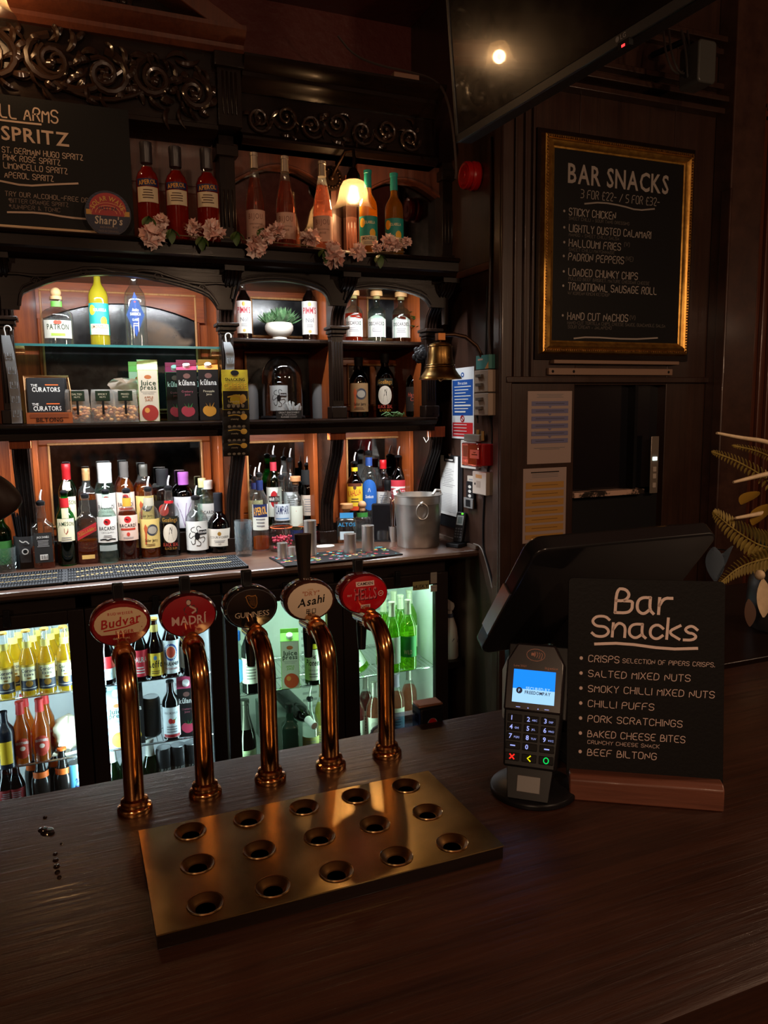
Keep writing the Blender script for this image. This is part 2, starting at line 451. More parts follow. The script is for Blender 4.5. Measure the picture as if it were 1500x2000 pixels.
def make_bottle(name, label, cat, pos, h, r, kind='std', glass=None, n=2.0, ky=1.0, liq=None, cap=None, labels=(), foil=None, group=None, rz=None, seg=24, extra=None):
    """liq=(material, fill); cap=(type, material[, from_fraction]); labels=[dict(z=(a,b), w=width/diameter, m=material, art=fn, round=bool)]"""
    glass = glass or GCLR
    pr = PROF[kind]
    root = thing(name, label, cat, pos, face_cam(pos) if rz is None else rz, group)
    b = MB(); b.sweep([(a * r, z * h) for a, z in pr], glass, seg=seg, n=n, ky=ky, cap=False)
    b.build('glass_body', root)
    if liq:
        m, fl = liq; q = [(0, .022 * h), (.9 * r, .022 * h)]
        zs = [z for a, z in pr if .03 < z < fl - .01]
        for z in [.04] + zs + [fl]: q.append((max(.001, prof_r(pr, z) * r - .0022), z * h))
        q.append((0, fl * h)); q.sort(key=lambda t: t[1]) if False else None
        MB().sweep(q, m, seg=seg, n=n, ky=ky, cap=False).build('drink', root)
    rn = prof_r(pr, .93) * r
    if cap:
        c = MB(); t = cap[0]; m = cap[1]; z0 = (cap[2] if len(cap) > 2 else .87) * h
        if t == 'screw':
            rr = max(rn * 1.22, prof_r(pr, z0 / h) * r * 1.04)
            c.sweep([(rr * .98, z0), (rr, z0 + .002), (rr, h * .93), (rr * 1.03, h * .935), (rr * 1.03, h + .003), (rr * .95, h + .005)], m, seg=16)
            c.build('cap', root)
        elif t == 'foil':
            q = [(prof_r(pr, z0 / h) * r + .0008, z0)] + [(a * r + .0008, z * h) for a, z in pr if z * h > z0] + [(rn * .8, h + .002)]
            c.sweep(q, m, seg=16).build('cap', root)
        elif t == 'cork':
            m2 = cap[3] if len(cap) > 3 else m
            c.sweep([(rn * .9, h - .012), (rn * .9, h), (rn * 1.55, h + .0005), (rn * 1.6, h + .004), (rn * 1.6, h + .020), (rn * 1.45, h + .023)], m, seg=16).build('stopper', root)
        elif t == 'ball':
            c.sweep([(rn * .9, h - .01), (rn * .9, h + .002)], m, seg=12); c.ball((0, 0, h + .016), .0195, m); c.build('stopper', root)
        elif t == 'crown':
            c.sweep([(rn * 1.25, h - .006), (rn * 1.18, h + .001), (rn * .9, h + .003)], m, seg=16).build('cap', root)
        if t == 'pourer':
            c.sweep([(rn * .8, h - .01), (rn * 1.12, h - .002), (rn * 1.12, h + .005), (rn * .6, h + .011)], BLACK, seg=14)
            p = c.build('pourer', root)
            s = MB(); s.tube([(0, 0, h + .012), (0, 0, h + .024), (.003, .002, h + .038), (.007, .004, h + .052)], [.0042, .004, .0034, .003], SPOUT, seg=8)
            s.build('spout', p)
    for L in labels:
        a, z1 = L['z'][0] * h, L['z'][1] * h
        zc = (a + z1) / 2; rr = max(prof_r(pr, max(.02, L['z'][0] + .01)), prof_r(pr, L['z'][1] - .01)) * r + .0006
        hw = L.get('w', 1.0) * rr * (1 if n > 3 else 1.25); A = Art(); hh = (z1 - a)
        sh = L.get('shape')
        if L.get('m') is not None:
            if sh == 'oval': A.oval(0, 0, hw, hh / 2, L['m'])
            elif sh == 'diamond': A.poly([(0, -hh / 2), (hw, 0), (0, hh / 2), (-hw, 0)], L['m'])
            elif sh == 'house': A.poly([(-hw, -hh / 2), (hw, -hh / 2), (hw, hh * .3), (0, hh / 2), (-hw, hh * .3)], L['m']) if n > 3 else [A.rect(0, -hh * .1, 2 * hw, hh * .8, L['m']), A.poly([(-hw, hh * .3), (-hw * .5, hh * .3), (0, hh * .3), (hw * .5, hh * .3), (hw, hh * .3), (hw * .5, hh * .4), (0, hh / 2), (-hw * .5, hh * .4)], L['m'])]
            else: A.rect(0, 0, 2 * hw, hh, L['m'], L.get('ang', 0))
        if L.get('art'): L['art'](A, hw * (.96 if n > 3 else .80), hh)
        o = MB(); f = on_round(rr, n, ky)
        A.emit(o, lambda u, v, k: f(u, v + zc, k), .0002, .00012, .004)
        o.build('label', root, fix=False, smooth=0)
    if extra: extra(root, h, r)
    return root

def by_px(px, yb, yt, wpx, z=None, Y=None):
    """real base point, height and radius of a standing round thing from where it is seen"""
    if Y is None:
        p = at(px, yb, Z=z); 
        r = abs(at(px + wpx / 2, yb, Y=p.y).x - at(px - wpx / 2, yb, Y=p.y).x) / 2 * .98
        p = Vector((p.x * (p.y + r) / p.y, p.y + r, z))
    else:
        q = at(px, (yt or 900), Y=Y); p = Vector((q.x, Y, z))
        r = abs(at(px + wpx / 2, yt, Y=Y).x - at(px - wpx / 2, yt, Y=Y).x) / 2 * .98
    h = at(px, yt, Y=p.y).z - z if yt else None
    return p, h, r

# shared inks
K = P('0d0d0e', .6); CR = P('d8cfae', .6); WH = P('d9d9d4', .6); RED = P('a3121a', .5); DRED = P('6d0f14', .5); NAVY = P('10204f', .5)
BLUE = P('1a4fa0', .5); GOLD = P('b98a3a', .4, .6); TEAL = P('178e86', .5); YEL = P('e2b81c', .5); ORG = P('d9641d', .5); GRY = P('77777a', .6)
BRN = P('4a2a16', .6); PINKL = P('dcb9a6', .6); GRN = P('1d6a34', .5); DGRN = P('12301c', .5); SILV = P((.6, .6, .62), .3, 1)
BAND = P((.78, .78, .76), .4)
GCLR = G('f4f8f7', 1.4, .05, .12); GGRN = G('46b862', 1.2, .04, .10); GDGRN = G('28522c'); GBRN = G('6b3512'); GDRK = G('1a1310'); GAQUA = G('e0f2ea', 1.3, .05, .09)
L_AMB = LIQ('b5560f', .35, 'd8801f'); L_DAMB = LIQ('7a2c0a', .35, 'a84a12'); L_RED = LIQ('e0300f', .55, 'f0501c'); L_CLR = LIQ('e4eeec', .05, 'f6fbfa')
L_DRK = LIQ('1c0a06', .6, '3a140a'); L_YEL = LIQ('f2cc2a', .35, 'ffe46a'); L_LEM = LIQ('f2de3c', .8, 'f7e86a'); L_LEM2 = LIQ('c98a1c', .8, 'd9a53a'); L_ROSE = LIQ('d98a72', .25, 'eab09a')
L_GRN = LIQ('b4cf58', .3, 'dcf090'); L_WHT = LIQ('d8d27a', .2, 'ece6a0'); L_DGRN = LIQ('20401c', .3, '3a6a30')

def lab(z, m, art=None, w=1.0, shape=None, ang=0): return dict(z=z, m=m, art=art, w=w, shape=shape, ang=ang)
def lines(A, hw, y0, y1, n, m, f=.7, wt=.18):
    """rows of small print"""
    for i in range(n):
        y = y0 + (y1 - y0) * (i + .5) / n
        A.rect(0, y, 2 * hw * f * random.uniform(.7, 1), abs(y1 - y0) / n * wt * 2.2, m)

def art_jameson(A, w, h):
    A.rect(0, h * .06, 1.9 * w, h * .86, P('e0d8b4', .6)); A.text('JAMESON', 0, h * .22, h * .15, DGRN, 1.7 * w, True, arc=w * 5)
    A.poly([(-w * .2, h * .12), (w * .2, h * .12), (w * .2, -h * .02), (0, -h * .12), (-w * .2, -h * .02)], P('8a3a22', .5)); lines(A, w, -h * .2, -h * .42, 3, GRY, .55)
def art_jw(A, w, h):
    pass
def art_jwred(A, w, h):
    A.poly([(-w, -h * .5), (w, h * .02), (w, h * .5), (-w, -.02 * h)], P('a01820', .5)); A.text('RED LABEL', 0, -h * .07, h * .17, GOLD, 1.7 * w, True, ang=.34); A.line([(-w * .9, -h * .3), (w * .9, h * .2)], h * .03, GOLD, 0)
def art_bacardi(A, w, h):
    A.oval(0, h * .30, w * .34, w * .34, P('b5161c', .5)); A.poly([(-w * .28, h * .31), (-w * .12, h * .36), (0, h * .32), (w * .12, h * .36), (w * .28, h * .31), (w * .1, h * .28), (0, h * .22), (-w * .1, h * .28)], K)
    A.text('BACARDÍ', 0, -h * .02, h * .14, K, 1.75 * w, True); A.text('CARTA BLANCA', 0, -h * .14, h * .06, GRY, 1.3 * w); lines(A, w, -h * .2, -h * .32, 2, GRY, .5); A.line([(-w * .8, -h * .4), (-w * .3, -h * .36), (0, -h * .42), (w * .3, -h * .36), (w * .8, -h * .4)], h * .05, K)
def art_bacspice(A, w, h):
    A.oval(0, h * .33, w * .34, w * .34, P('b5161c', .5)); A.poly([(-w * .28, h * .34), (-w * .12, h * .38), (0, h * .35), (w * .12, h * .38), (w * .28, h * .34), (w * .1, h * .31), (0, h * .25), (-w * .1, h * .31)], K)
    A.text('BACARDÍ', 0, h * .03, h * .13, K, 1.75 * w, True); A.rect(0, -h * .05, 1.5 * w, h * .08, P('b5321c', .5)); A.oval(0, -h * .25, w * .16, w * .2, P('c0392b', .5)); lines(A, w, -h * .36, -h * .44, 2, GRY, .5)
def art_sailor(A, w, h):
    A.oval(w * .25, h * .12, w * .6, h * .2, P('30343f', .5)); A.oval(w * .25, h * .12, w * .45, h * .13, P('9a9284', .5)); A.poly([(-w * .55, -h * .38), (-w * .35, -h * .38), (-w * .3, h * .05), (-w * .2, h * .2), (-w * .45, h * .34), (-w * .62, h * .18), (-w * .5, 0)], P('b0522a', .5))
    A.text('Sailor Jerry', w * .1, -h * .28, h * .1, K, 1.3 * w, True); lines(A, w, -h * .34, -h * .44, 2, BRN, .6)
def art_gos(A, w, h):
    A.rect(0, h * .40, 1.9 * w, h * .2, P('23231c', .5)); A.text('Goslings', 0, h * .34, h * .12, GOLD, 1.6 * w, True); A.oval(0, 0, w * .75, h * .28, P('c9bfae', .6)); A.poly([(-w * .2, -h * .2), (w * .3, -h * .2), (w * .15, h * .02), (w * .22, h * .2), (0, h * .18), (-w * .12, 0)], K)
    A.text('BLACK SEAL', 0, -h * .38, h * .1, P('a8382a', .5), 1.6 * w, True); A.text('BLACK RUM', 0, -h * .48, h * .07, GOLD, 1.2 * w)
def art_kraken(A, w, h):
    for a in range(7):
        t = a * .9 + .3; A.line([(0, -h * .02), (w * .3 * math.cos(t), h * .15 * math.sin(t)), (w * .6 * math.cos(t + .5), h * .28 * math.sin(t + .5)), (w * .8 * math.cos(t + .2), h * .36 * math.sin(t + .2)), (w * .66 * math.cos(t - .2), h * .33 * math.sin(t - .2))], w * .06, K, 2)
    A.oval(0, 0, w * .22, h * .13, K); A.rect(w * .55, h * .12, w * .75, h * .16, K); A.text('KRAKEN', w * .55, h * .09, h * .07, WH, w * .65, True)
def art_cog(A, w, h):
    A.oval(0, h * .22, w * .14, h * .12, GOLD); A.text('COURVOISIER', 0, -h * .04, h * .13, K, 1.8 * w); lines(A, w, -h * .14, -h * .3, 2, GRY, .5); A.text('VS', 0, -h * .42, h * .1, K)
def art_jd(A, w, h):
    A.text('JACK DANIELS', 0, h * .32, h * .07, WH, 1.4 * w); lines(A, w, h * .26, h * .02, 5, P('8f8f8f', .6), .7); A.rect(0, -h * .32, w * .9, h * .18, WH)
    for i in range(9): A.rect(-w * .38 + i * w * .095, -h * .32, w * (.02 + .02 * (i % 3)), h * .13, K)
def art_aperol(A, w, h):
    A.rect(0, h * .36, 2 * w, h * .28, NAVY); A.text('APEROL', 0, h * .28, h * .17, P('e0a02c', .5), 1.6 * w, True, ang=.10); A.rect(0, -h * .12, 2 * w, h * .6, P('d9c9a8', .6)); lines(A, w, h * .1, -h * .3, 4, BRN, .55)
def art_bijou(A, w, h):
    A.text('BIJOU', 0, h * .16, h * .2, P('7d4c3c', .5), 1.5 * w, gap=.3); A.text('COTEAUX DE PROVENCE', 0, -h * .05, h * .05, BRN, 1.3 * w); A.text('ROSÉ', 0, -h * .2, h * .07, BRN, .8 * w)
def art_limon(A, w, h):
    A.oval(-w * .7, h * .28, w * .34, h * .16, P('e8b62a', .5)); A.oval(w * .45, -h * .08, w * .33, h * .15, P('e8b62a', .5)); A.text('ISOLABELLA', w * .1, h * .24, h * .09, P('e8e0b0', .5), 1.3 * w, True)
    A.rect(0, -h * .33, 2 * w, h * .34, CR); A.text('LIMONCELLO', 0, -h * .30, h * .10, BRN, 1.7 * w, True); lines(A, w, -h * .36, -h * .46, 2, GRY, .6)
def art_pimm(A, w, h):
    A.text("PIMM'S", 0, h * .12, h * .19, P('a3182a', .5), 1.8 * w, True); A.oval(0, h * .40, w * .22, h * .07, GOLD); A.line([(-w * .8, h * .06), (0, h * .04), (w * .8, h * .06)], h * .018, RED, 0); A.text('No1', 0, -h * .14, h * .13, GRY, w, True)
    lines(A, w, -h * .2, -h * .3, 2, GRY, .5); A.oval(0, -h * .42, w * .2, h * .05, P('c99a52', .5))
def art_disc(A, w, h):
    A.text('DISCARDED', 0, h * .02, h * .15, K, 1.8 * w, True); lines(A, w, -h * .08, -h * .3, 3, GRY, .6)
def art_patron(A, w, h):
    A.oval(-w * .12, h * .38, w * .2, h * .11, P('cf3a22', .5)); A.oval(w * .12, h * .38, w * .2, h * .11, P('cf3a22', .5)); A.text('PATRÓN', 0, -h * .02, h * .3, P('26331f', .5), 1.8 * w, True); A.rect(0, -h * .3, w * 1.1, h * .14, P('8ab03a', .5))
def art_samb(A, w, h):
    A.text('Antica', 0, h * .07, h * .07, WH, w * .8, True, .2); A.text('SAMBUCA', 0, -h * .02, h * .065, WH, w * 1.3, True); A.text('CLASSIC', 0, -h * .14, h * .05, WH, w * .8); lines(A, w, -h * .18, -h * .27, 2, WH, .3); A.oval(0, h * .28, w * .12, w * .1, RED)
def art_kahlua(A, w, h):
    A.rect(0, h * .46, 2 * w, h * .12, P('5a2a14', .5)); A.oval(0, h * .36, w * .2, h * .08, BRN); A.text('KAHLUA', 0, h * .05, h * .22, P('b5401a', .5), 1.75 * w, True, ang=.18); lines(A, w, -h * .02, -h * .22, 2, BRN, .6); A.rect(0, -h * .42, 2 * w, h * .16, P('c8401c', .5))
def art_campari(A, w, h): A.text('CAMPARI', 0, -h * .1, h * .5, NAVY, 1.8 * w, True); A.rect(0, -h * .38, 1.8 * w, h * .08, P('6d8fb0', .5))
def art_ap2(A, w, h): A.rect(0, h * .25, 2 * w, h * .5, NAVY); A.text('APEROL', 0, h * .1, h * .3, P('e0a02c', .5), 1.8 * w, True, ang=.12); lines(A, w, -.02 * h, -.4 * h, 3, GRY, .6)
def art_martini(A, w, h): A.oval(0, h * .1, w * .6, h * .34, WH); A.oval(0, h * .1, w * .5, h * .28, RED); A.rect(0, h * .1, 1.5 * w, h * .2, K); A.text('MARTINI', 0, h * .04, h * .12, WH, 1.3 * w, True)
def art_altos(A, w, h): A.text('ALTOS', 0, h * .05, h * .45, P('2a86b8', .5), 1.8 * w, True)
def art_altos2(A, w, h): A.rect(0, 0, .9 * w, h * .4, P('4a90c0', .5)); A.text('TEQUILA', 0, -h * .1, h * .2, WH, .8 * w)
def art_blue(A, w, h): A.text('Sambuca', 0, -h * .1, h * .1, WH, 1.1 * w, True, .2); A.line([(-w * .15, h * .1), (0, h * .25), (w * .15, h * .1)], w * .05, WH)
def art_contr(A, w, h): A.rect(0, h * .25, 2 * w, h * .06, WH); A.text('CONTRATTO', 0, h * .02, h * .14, WH, 1.8 * w, True); A.rect(0, -h * .38, 2 * w, h * .1, DRED)
def art_havana(A, w, h): A.text('Havana', 0, h * .1, h * .16, P('a3402a', .5), 1.6 * w, True, .15); A.text('Club', 0, -h * .08, h * .16, P('a3402a', .5), w, True, .15); A.text('7', 0, -h * .35, h * .16, GOLD)
def art_corona(A, w, h):
    A.rect(0, h * .46, 2 * w, h * .08, P('c9a428', .5)); A.text('Corona', 0, h * .22, h * .13, NAVY, 1.6 * w, True); A.text('Extra', 0, h * .08, h * .1, NAVY, w, True); A.oval(0, -h * .01, w * .25, h * .03, GOLD)
    A.rect(0, -h * .30, 2 * w, h * .4, P('1c2233', .5)); A.oval(0, -h * .22, w * .38, h * .12, GOLD); A.rect(0, -h * .40, 1.7 * w, h * .02, WH)
def art_red(A, w, h):
    A.oval(0, 0, w * .93, h * .46, P('b23522', .5)); A.poly([(-w * .8, -h * .18), (w * .8, -h * .18), (w * .55, -h * .36), (0, -h * .45), (-w * .55, -h * .36)], P('e4ddd0', .5)); A.text('BROTHERS', 0, h * .2, h * .11, WH, 1.4 * w, True, arc=w * 2); A.oval(0, 0, w * .3, h * .1, P('e4cfc0', .5)); A.text('PASSION RED', 0, -h * .36, h * .11, P('b23522', .5), 1.2 * w, True)
def art_daura(A, w, h): A.text('DAURA', 0, h * .05, h * .2, WH, 1.7 * w, True); lines(A, w, -h * .1, -h * .4, 3, WH, .5)
def art_leffe(A, w, h): A.oval(0, h * .3, w * .2, h * .1, P('5a8fc0', .5)); A.text('Leffe', 0, -h * .12, h * .3, K, 1.6 * w, True, .1); lines(A, w, -h * .25, -h * .42, 2, BRN, .5)
def art_paul(A, w, h): A.oval(0, h * .15, w * .75, h * .26, P('2a4f9a', .5)); A.oval(0, h * .15, w * .58, h * .2, P('d8d0c0', .5)); A.oval(0, h * .15, w * .5, h * .17, P('b8402a', .5)); A.text('PAULANER', 0, -h * .25, h * .1, K, 1.8 * w, True); A.text('Hefeweizen', 0, -h * .38, h * .08, P('a8322a', .5), 1.4 * w)
def art_rek(A, w, h): A.text('REKORDERLIG', 0, h * .28, h * .07, K, 1.6 * w); A.oval(-w * .12, h * .05, w * .25, h * .09, P('b8282a', .5)); A.oval(w * .2, h * .03, w * .2, h * .07, P('c8381f', .5)); A.poly([(w * .2, h * .1), (w * .6, h * .16), (w * .35, h * .03)], P('4a8a3a', .5)); lines(A, w, -h * .1, -h * .35, 3, GRY, .6); A.rect(0, -h * .44, 2 * w, h * .1, RED)
def art_pion(A, w, h): A.text('THE', 0, h * .2, h * .11, K, w * .6, True, .2); A.text('Pioneer', 0, -h * .02, h * .2, K, 1.7 * w, True, .2); A.text('CHENIN BLANC', 0, -h * .2, h * .06, GRY, 1.2 * w); lines(A, w, -.25 * h, -.42 * h, 2, GRY, .5)
def art_rose(A, w, h): A.oval(0, h * .22, w * .4, h * .13, P('b9b4b0', .5)); A.text('Mont', 0, -h * .08, h * .12, K, w, True, .1); A.text('Vinea', 0, -h * .22, h * .12, K, w * 1.2, True, .1); lines(A, w, -h * .28, -h * .4, 2, GRY, .5)
def art_plain(A, w, h): lines(A, w, h * .35, -h * .35, 6, GRY, .6)
def art_tealw(A, w, h): A.rect(0, h * .3, 2 * w, h * .1, WH); A.text('ICE', 0, -h * .2, h * .16, WH, w, True)
# ---------------------------------------------------------------- the setting
def struct(mb, name, **k): return tag(mb.build(name, **k), kind='structure')
X0 = -1.9
m = MB(); m.box(-3.2, 3.6, -3.2, 4.0, -.05, 0, wood((.02, .010, .006), (.05, .024, .012), 'x', 1, .5, 0, .1)); struct(m, 'floor')
LINC = P((.085, .016, .012), .42, bump=.9, bscale=22, name='embossed_paper')
m = MB(); m.box(-3.2, 3.6, -3.2, 4.0, 3.42, 3.47, LINC); struct(m, 'ceiling')
m = MB(); m.box(-3.2, 1.7, 3.52, 3.6, 0, 3.42, LINC); struct(m, 'wall_back')
m = MB(); m.box(-3.25, -3.2, -3.2, 4.0, 0, 3.42, PANELB); struct(m, 'wall_left')
m = MB(); m.box(3.6, 3.65, -3.2, 4.0, 0, 3.42, PANELB); struct(m, 'wall_right')
m = MB(); m.box(-3.2, 3.6, -3.25, -3.2, 0, 3.42, P((.16, .07, .045), .7)); struct(m, 'wall_front')
# return wall beside the back bar (faces -x) and the wall that carries the menu board (faces -y)
SX = 1.60; WY = 2.66
m = MB(); m.box(SX, SX + .1, WY + .08, 3.52, 0, 3.42, PANELB)
m.box(SX - .012, SX, 2.76, 3.46, 2.20, 2.23, PANEL)
struct(m, 'wall_return', bevel=.004)
m = MB()
DX0 = at(1120, 900, Y=WY).x; DX1 = at(1296, 900, Y=WY).x; DZT = at(1200, 752, Y=WY).z
m.box(SX, DX0, WY, WY + .08, 0, 3.42, PANELB); m.box(DX0, DX1, WY, WY + .08, DZT, 3.42, PANELB); m.box(DX1, 3.6, WY, WY + .08, 0, 3.42, PANELB)
m.box(DX0, DX1, WY, WY + .08, 0, .9, PANELB)
z = at(1150, 742, Y=WY).z
m.box(SX, 2.9, WY - .022, WY, z - .012, z + .012, PANELB)               # rail over the hatch
for px in (1003, 1022, 1037):
    x = at(px, 600, Y=WY).x; m.box(x - .006, x + .006, WY - .014, WY, z, 3.1, PANELB)
for zz, d in ((2.86, .05), (2.90, .07), (2.96, .04), (3.10, .03), (3.14, .05)):
    m.box(SX, 3.6, WY - d, WY, zz, zz + .022, PANELB)
struct(m, 'wall_board', bevel=.003)
m = MB(); m.box(SX - .022, SX + .03, WY - .016, WY - .0005, 0, 3.42, PANELB); m.box(SX - .022, SX - .0005, WY - .0005, WY + .05, 0, 3.42, PANELB); struct(m, 'trim_1', bevel=.006)

# dark pillar and fluted panelling at the right
PY = 2.56
x0 = at(1374, 800, Y=WY).x; x1 = at(1468, 800, Y=PY).x
PILM = speckled((.030, .012, .008), (.075, .032, .020), 9, .35, .75, .38, bump=.15, coat=.3)
m = MB(); m.box(x0, x1, PY, WY, 0, 3.42, PILM)
m.box(x0 - .003, x0 + .010, PY - .004, PY + .05, 0, 2.55, PILM)
struct(m, 'trim_2', bevel=.006)
m = MB(); m.box(x1, 3.6, PY + .05, WY, 0, 3.42, PANEL)
for i in range(9):
    x = x1 + .02 + i * .05; m.box(x, x + .018, PY + .03, PY + .05, 0, 3.0, PANEL)
struct(m, 'wall_fluted', bevel=.005)
# ---------------------------------------------------------------- the carved back bar
BP = 3.46; ZC = 1.05; ZM = 1.615; ZT = 2.25; XE = 1.50
bb = thing('back_bar', 'dark carved mahogany back bar with arches, shelves and mirrors behind the serving area', 'back bar', (0, 3.3, ZC))
O = (0, 3.3, ZC)
def bpart(mb, name, bevel=0, parent=None, **k): return mb.build(name, parent or bb, O, bevel=bevel, **k)
CX = [at(18, 740, Y=3.07).x, at(447, 740, Y=3.07).x, at(661, 740, Y=3.07).x, at(843, 740, Y=3.07).x]
XL = CX[0] - (CX[1] - CX[0])
# back panelling, one sheet of red wood behind everything
m = MB(); m.box(X0, XE, BP, BP + .03, ZC, 2.22, MAHOG)
m.box(X0, XE, 3.18, 3.21, 2.22, 2.70, PANEL); m.box(XE - .03, XE, 3.12, BP, ZM, 2.2, MAHOG)
bpart(m, 'back_panel')
# ledge the second row of bottles stands on
m = MB(); m.box(X0, XE - .01, 3.345, BP, ZC, 1.14, DARK); bpart(m, 'bottle_ledge', .003)
# middle shelf
m = MB()
pr = [(BP, ZM), (3.055, ZM), (3.045, ZM - .006), (3.045, ZM - .014), (3.055, ZM - .018), (3.06, ZM - .03), (3.075, ZM - .036), (3.075, ZM - .045), (BP, ZM - .045)]
m.strip(pr, X0, XE, DARK); m.box(X0, XE, 3.078, 3.090, ZM - .060, ZM - .0445, DARK); bpart(m, 'middle_shelf')
# top shelf with moulded nosing
m = MB()
pr = [(3.2, ZT), (2.845, ZT), (2.835, ZT - .006), (2.84, ZT - .014), (2.852, ZT - .018), (2.852, ZT - .05), (2.865, ZT - .056), (2.872, ZT - .07), (2.90, ZT - .075), (BP, ZT - .075), (BP, ZT)]
m.strip(pr, X0, XE, DARK); bpart(m, 'top_shelf')
# short shelf across the second and third bay
ZS = 1.945
m = MB(); m.box(CX[1], XE, 3.15, BP, ZS - .022, ZS, DARK); m.box(CX[1], XE, 3.142, 3.15, ZS - .018, ZS - .004, DARK)
bpart(m, 'short_shelf', .003)
# bay dividers
for i, cx in enumerate(CX + [XL]):
    m = MB(); m.box(cx - .012, cx + .012, 3.12, BP, ZM, 2.18, MAHOG); bpart(m, 'divider')
# columns with fluted shafts, capitals and scroll brackets
def column(cx):
    w = .034
    m = MB(); m.box(cx - w * .72, cx + w * .72, 3.075, 3.125, ZM + .05, 1.955, DARKZ)
    for k in range(4):
        x = cx - w * .5 + k * w / 3; m.tube([(x, 3.074, ZM + .075), (x, 3.074, 1.93)], .0036, DARKZ, 6)
    c = bpart(m, 'column', .002)
    m = MB(); m.box(cx - w, cx + w, 3.062, 3.125, ZM, ZM + .05, DARKZ); bpart(m, 'plinth', .004, c)
    m = MB(); m.box(cx - w * .8, cx + w * .8, 3.066, 3.125, 1.950, 1.962, DARKZ); m.box(cx - w * 1.0, cx + w * 1.0, 3.052, 3.125, 1.962, 1.978, DARKZ); m.box(cx - w * 1.25, cx + w * 1.25, 3.035, 3.125, 1.978, 1.992, DARKZ)
    bpart(m, 'capital', .003, c)
    # s-shaped bracket above the capital, ribbed on its face
    pts = [(3.075, 1.992), (3.070, 2.02), (3.055, 2.05), (3.02, 2.08), (2.96, 2.105), (2.915, 2.13), (2.893, 2.155), (2.89, 2.178)]
    poly = pts + [(3.125, 2.178), (3.125, 1.992)]
    m = MB(); m.prism(poly, cx - w * .85, cx + w * .85, DARKZ, 'yz')
    for k in range(4):
        x = cx - w * .62 + k * w * 1.24 / 3; m.tube([(x, y - .001, z) for y, z in pts], .0055, DARKZ, 6)
    for s in (-1, 1):
        sp = [(cx + s * w * .86, 2.945 + .03 * (1 - t / 14) * math.cos(t * .75), 2.145 + .03 * (1 - t / 14) * math.sin(t * .75)) for t in range(14)]
        m.tube(sp, .004, DARKZ, 6)
    m.box(cx - w * 1.05, cx + w * 1.05, 2.878, 3.0, 2.160, 2.178, DARKZ)
    bpart(m, 'scroll_bracket', 0, c)
for cx in [XL] + CX: column(cx)
# arched fascias
FY = 2.945
def arch(xa, xb, pts, name='arched_fascia', carve=False):
    """pts: underside of the arch, left to right, as seen"""
    lo = [at(px, py, Y=FY) for px, py in pts]
    lo = [(p.x, p.z) for p in lo]
    for _ in range(1): lo = chaikin(lo)
    poly = [(xa, ZT - .074)] + [(xa, lo[0][1] - .0)] + lo + [(xb, lo[-1][1])] + [(xb, ZT - .074)]
    m = MB(); m.prism(poly, FY, FY + .025, DARK, 'xz')
    m.tube([(x, FY - .002, z + .012) for x, z in lo], .006, DARK, 6)
    m.tube([(x, FY - .001, z + .024) for x, z in lo[2:-2]], .003, DARK, 6)
    if carve:
        for s in (-1, 1):
            xc = (xa + xb) / 2
            sc = [(xc + s * (.02 + .052 * t), FY - .004, 2.142 + .012 * math.sin(t * 1.1) - .0028 * t * t * .25) for t in range(8)]
            m.tube(sc, [.004 + .003 * abs(math.sin(t)) for t in range(8)], DARK, 6)
            for q in (2, 5): 
                c = sc[q]; m.tube([(c[0] + .018 * math.cos(t) * (1 - t / 9), FY - .004, c[2] - .015 + .014 * math.sin(t) * (1 - t / 9)) for t in range(8)], .0035, DARK, 6)
    return bpart(m, name)
arch(CX[0], CX[1], [(38, 604), (41, 575), (60, 566), (100, 550), (150, 540), (196, 536), (245, 538), (300, 546), (360, 560), (405, 576), (418, 590), (426, 604)], carve=True)
arch(CX[1], CX[2], [(452, 590), (458, 563), (480, 553), (510, 549), (545, 548), (580, 552), (615, 561), (638, 574), (645, 596)])
arch(CX[2], CX[3], [(672, 592), (678, 571), (700, 565), (730, 562), (765, 564), (805, 572), (832, 583), (843, 600)])
m = MB(); m.box(X0, CX[0], FY, FY + .025, 2.05, ZT - .074, DARK); bpart(m, 'arched_fascia')
m = MB(); m.box(CX[3], XE, FY, FY + .025, 2.0, ZT - .074, DARK); bpart(m, 'end_fascia')
# mirrors with moulded frames: (px of the glass corners on the back panel)
def mirror(x0, x1, z0, z1, y=BP, fw=.045, fm=None, gm=None):
    fm = fm or MAHOGX
    f = MB()
    for (a0, a1, b0, b1) in ((x0 - fw, x1 + fw, z1, z1 + fw), (x0 - fw, x1 + fw, z0 - fw, z0), (x0 - fw, x0, z0, z1), (x1, x1 + fw, z0, z1)):
        f.box(a0, a1, y - .02, y, b0, b1, fm if (a1 - a0) > (b1 - b0) else MAHOG)
    k = .010
    for (a0, a1, b0, b1) in ((x0 - k, x1 + k, z1, z1 + k), (x0 - k, x1 + k, z0 - k, z0), (x0 - k, x0, z0, z1), (x1, x1 + k, z0, z1)):
        f.box(a0, a1, y - .028, y, b0, b1, STRIP)
    fo = bpart(f, 'mirror_frame', .004)
    g = MB(); g.box(x0, x1, y - .006, y - .002, z0, z1, gm or MIRR); bpart(g, 'mirror', 0, fo)
    return fo
DGL = speckled((.006, .006, .007), (.022, .021, .021), 16, .4, .8, .20, 0, .1)
MIRR = speckled((.22, .22, .22), (.36, .36, .35), 30, .45, .8, .045, 1, rv=.03)
def mpx(pa, pb, **k):
    a = at(pa[0], pa[1], Y=BP); b = at(pb[0], pb[1], Y=BP); return mirror(a.x, b.x, b.z, a.z, **k)
for pa, pb in (((97, 870), (395, 990)), ((482, 866), (601, 1010)), ((676, 858), (787, 1000))):
    a = at(*pa, Y=BP); b = at(*pb, Y=BP); mirror(a.x, b.x, 1.19, a.z)
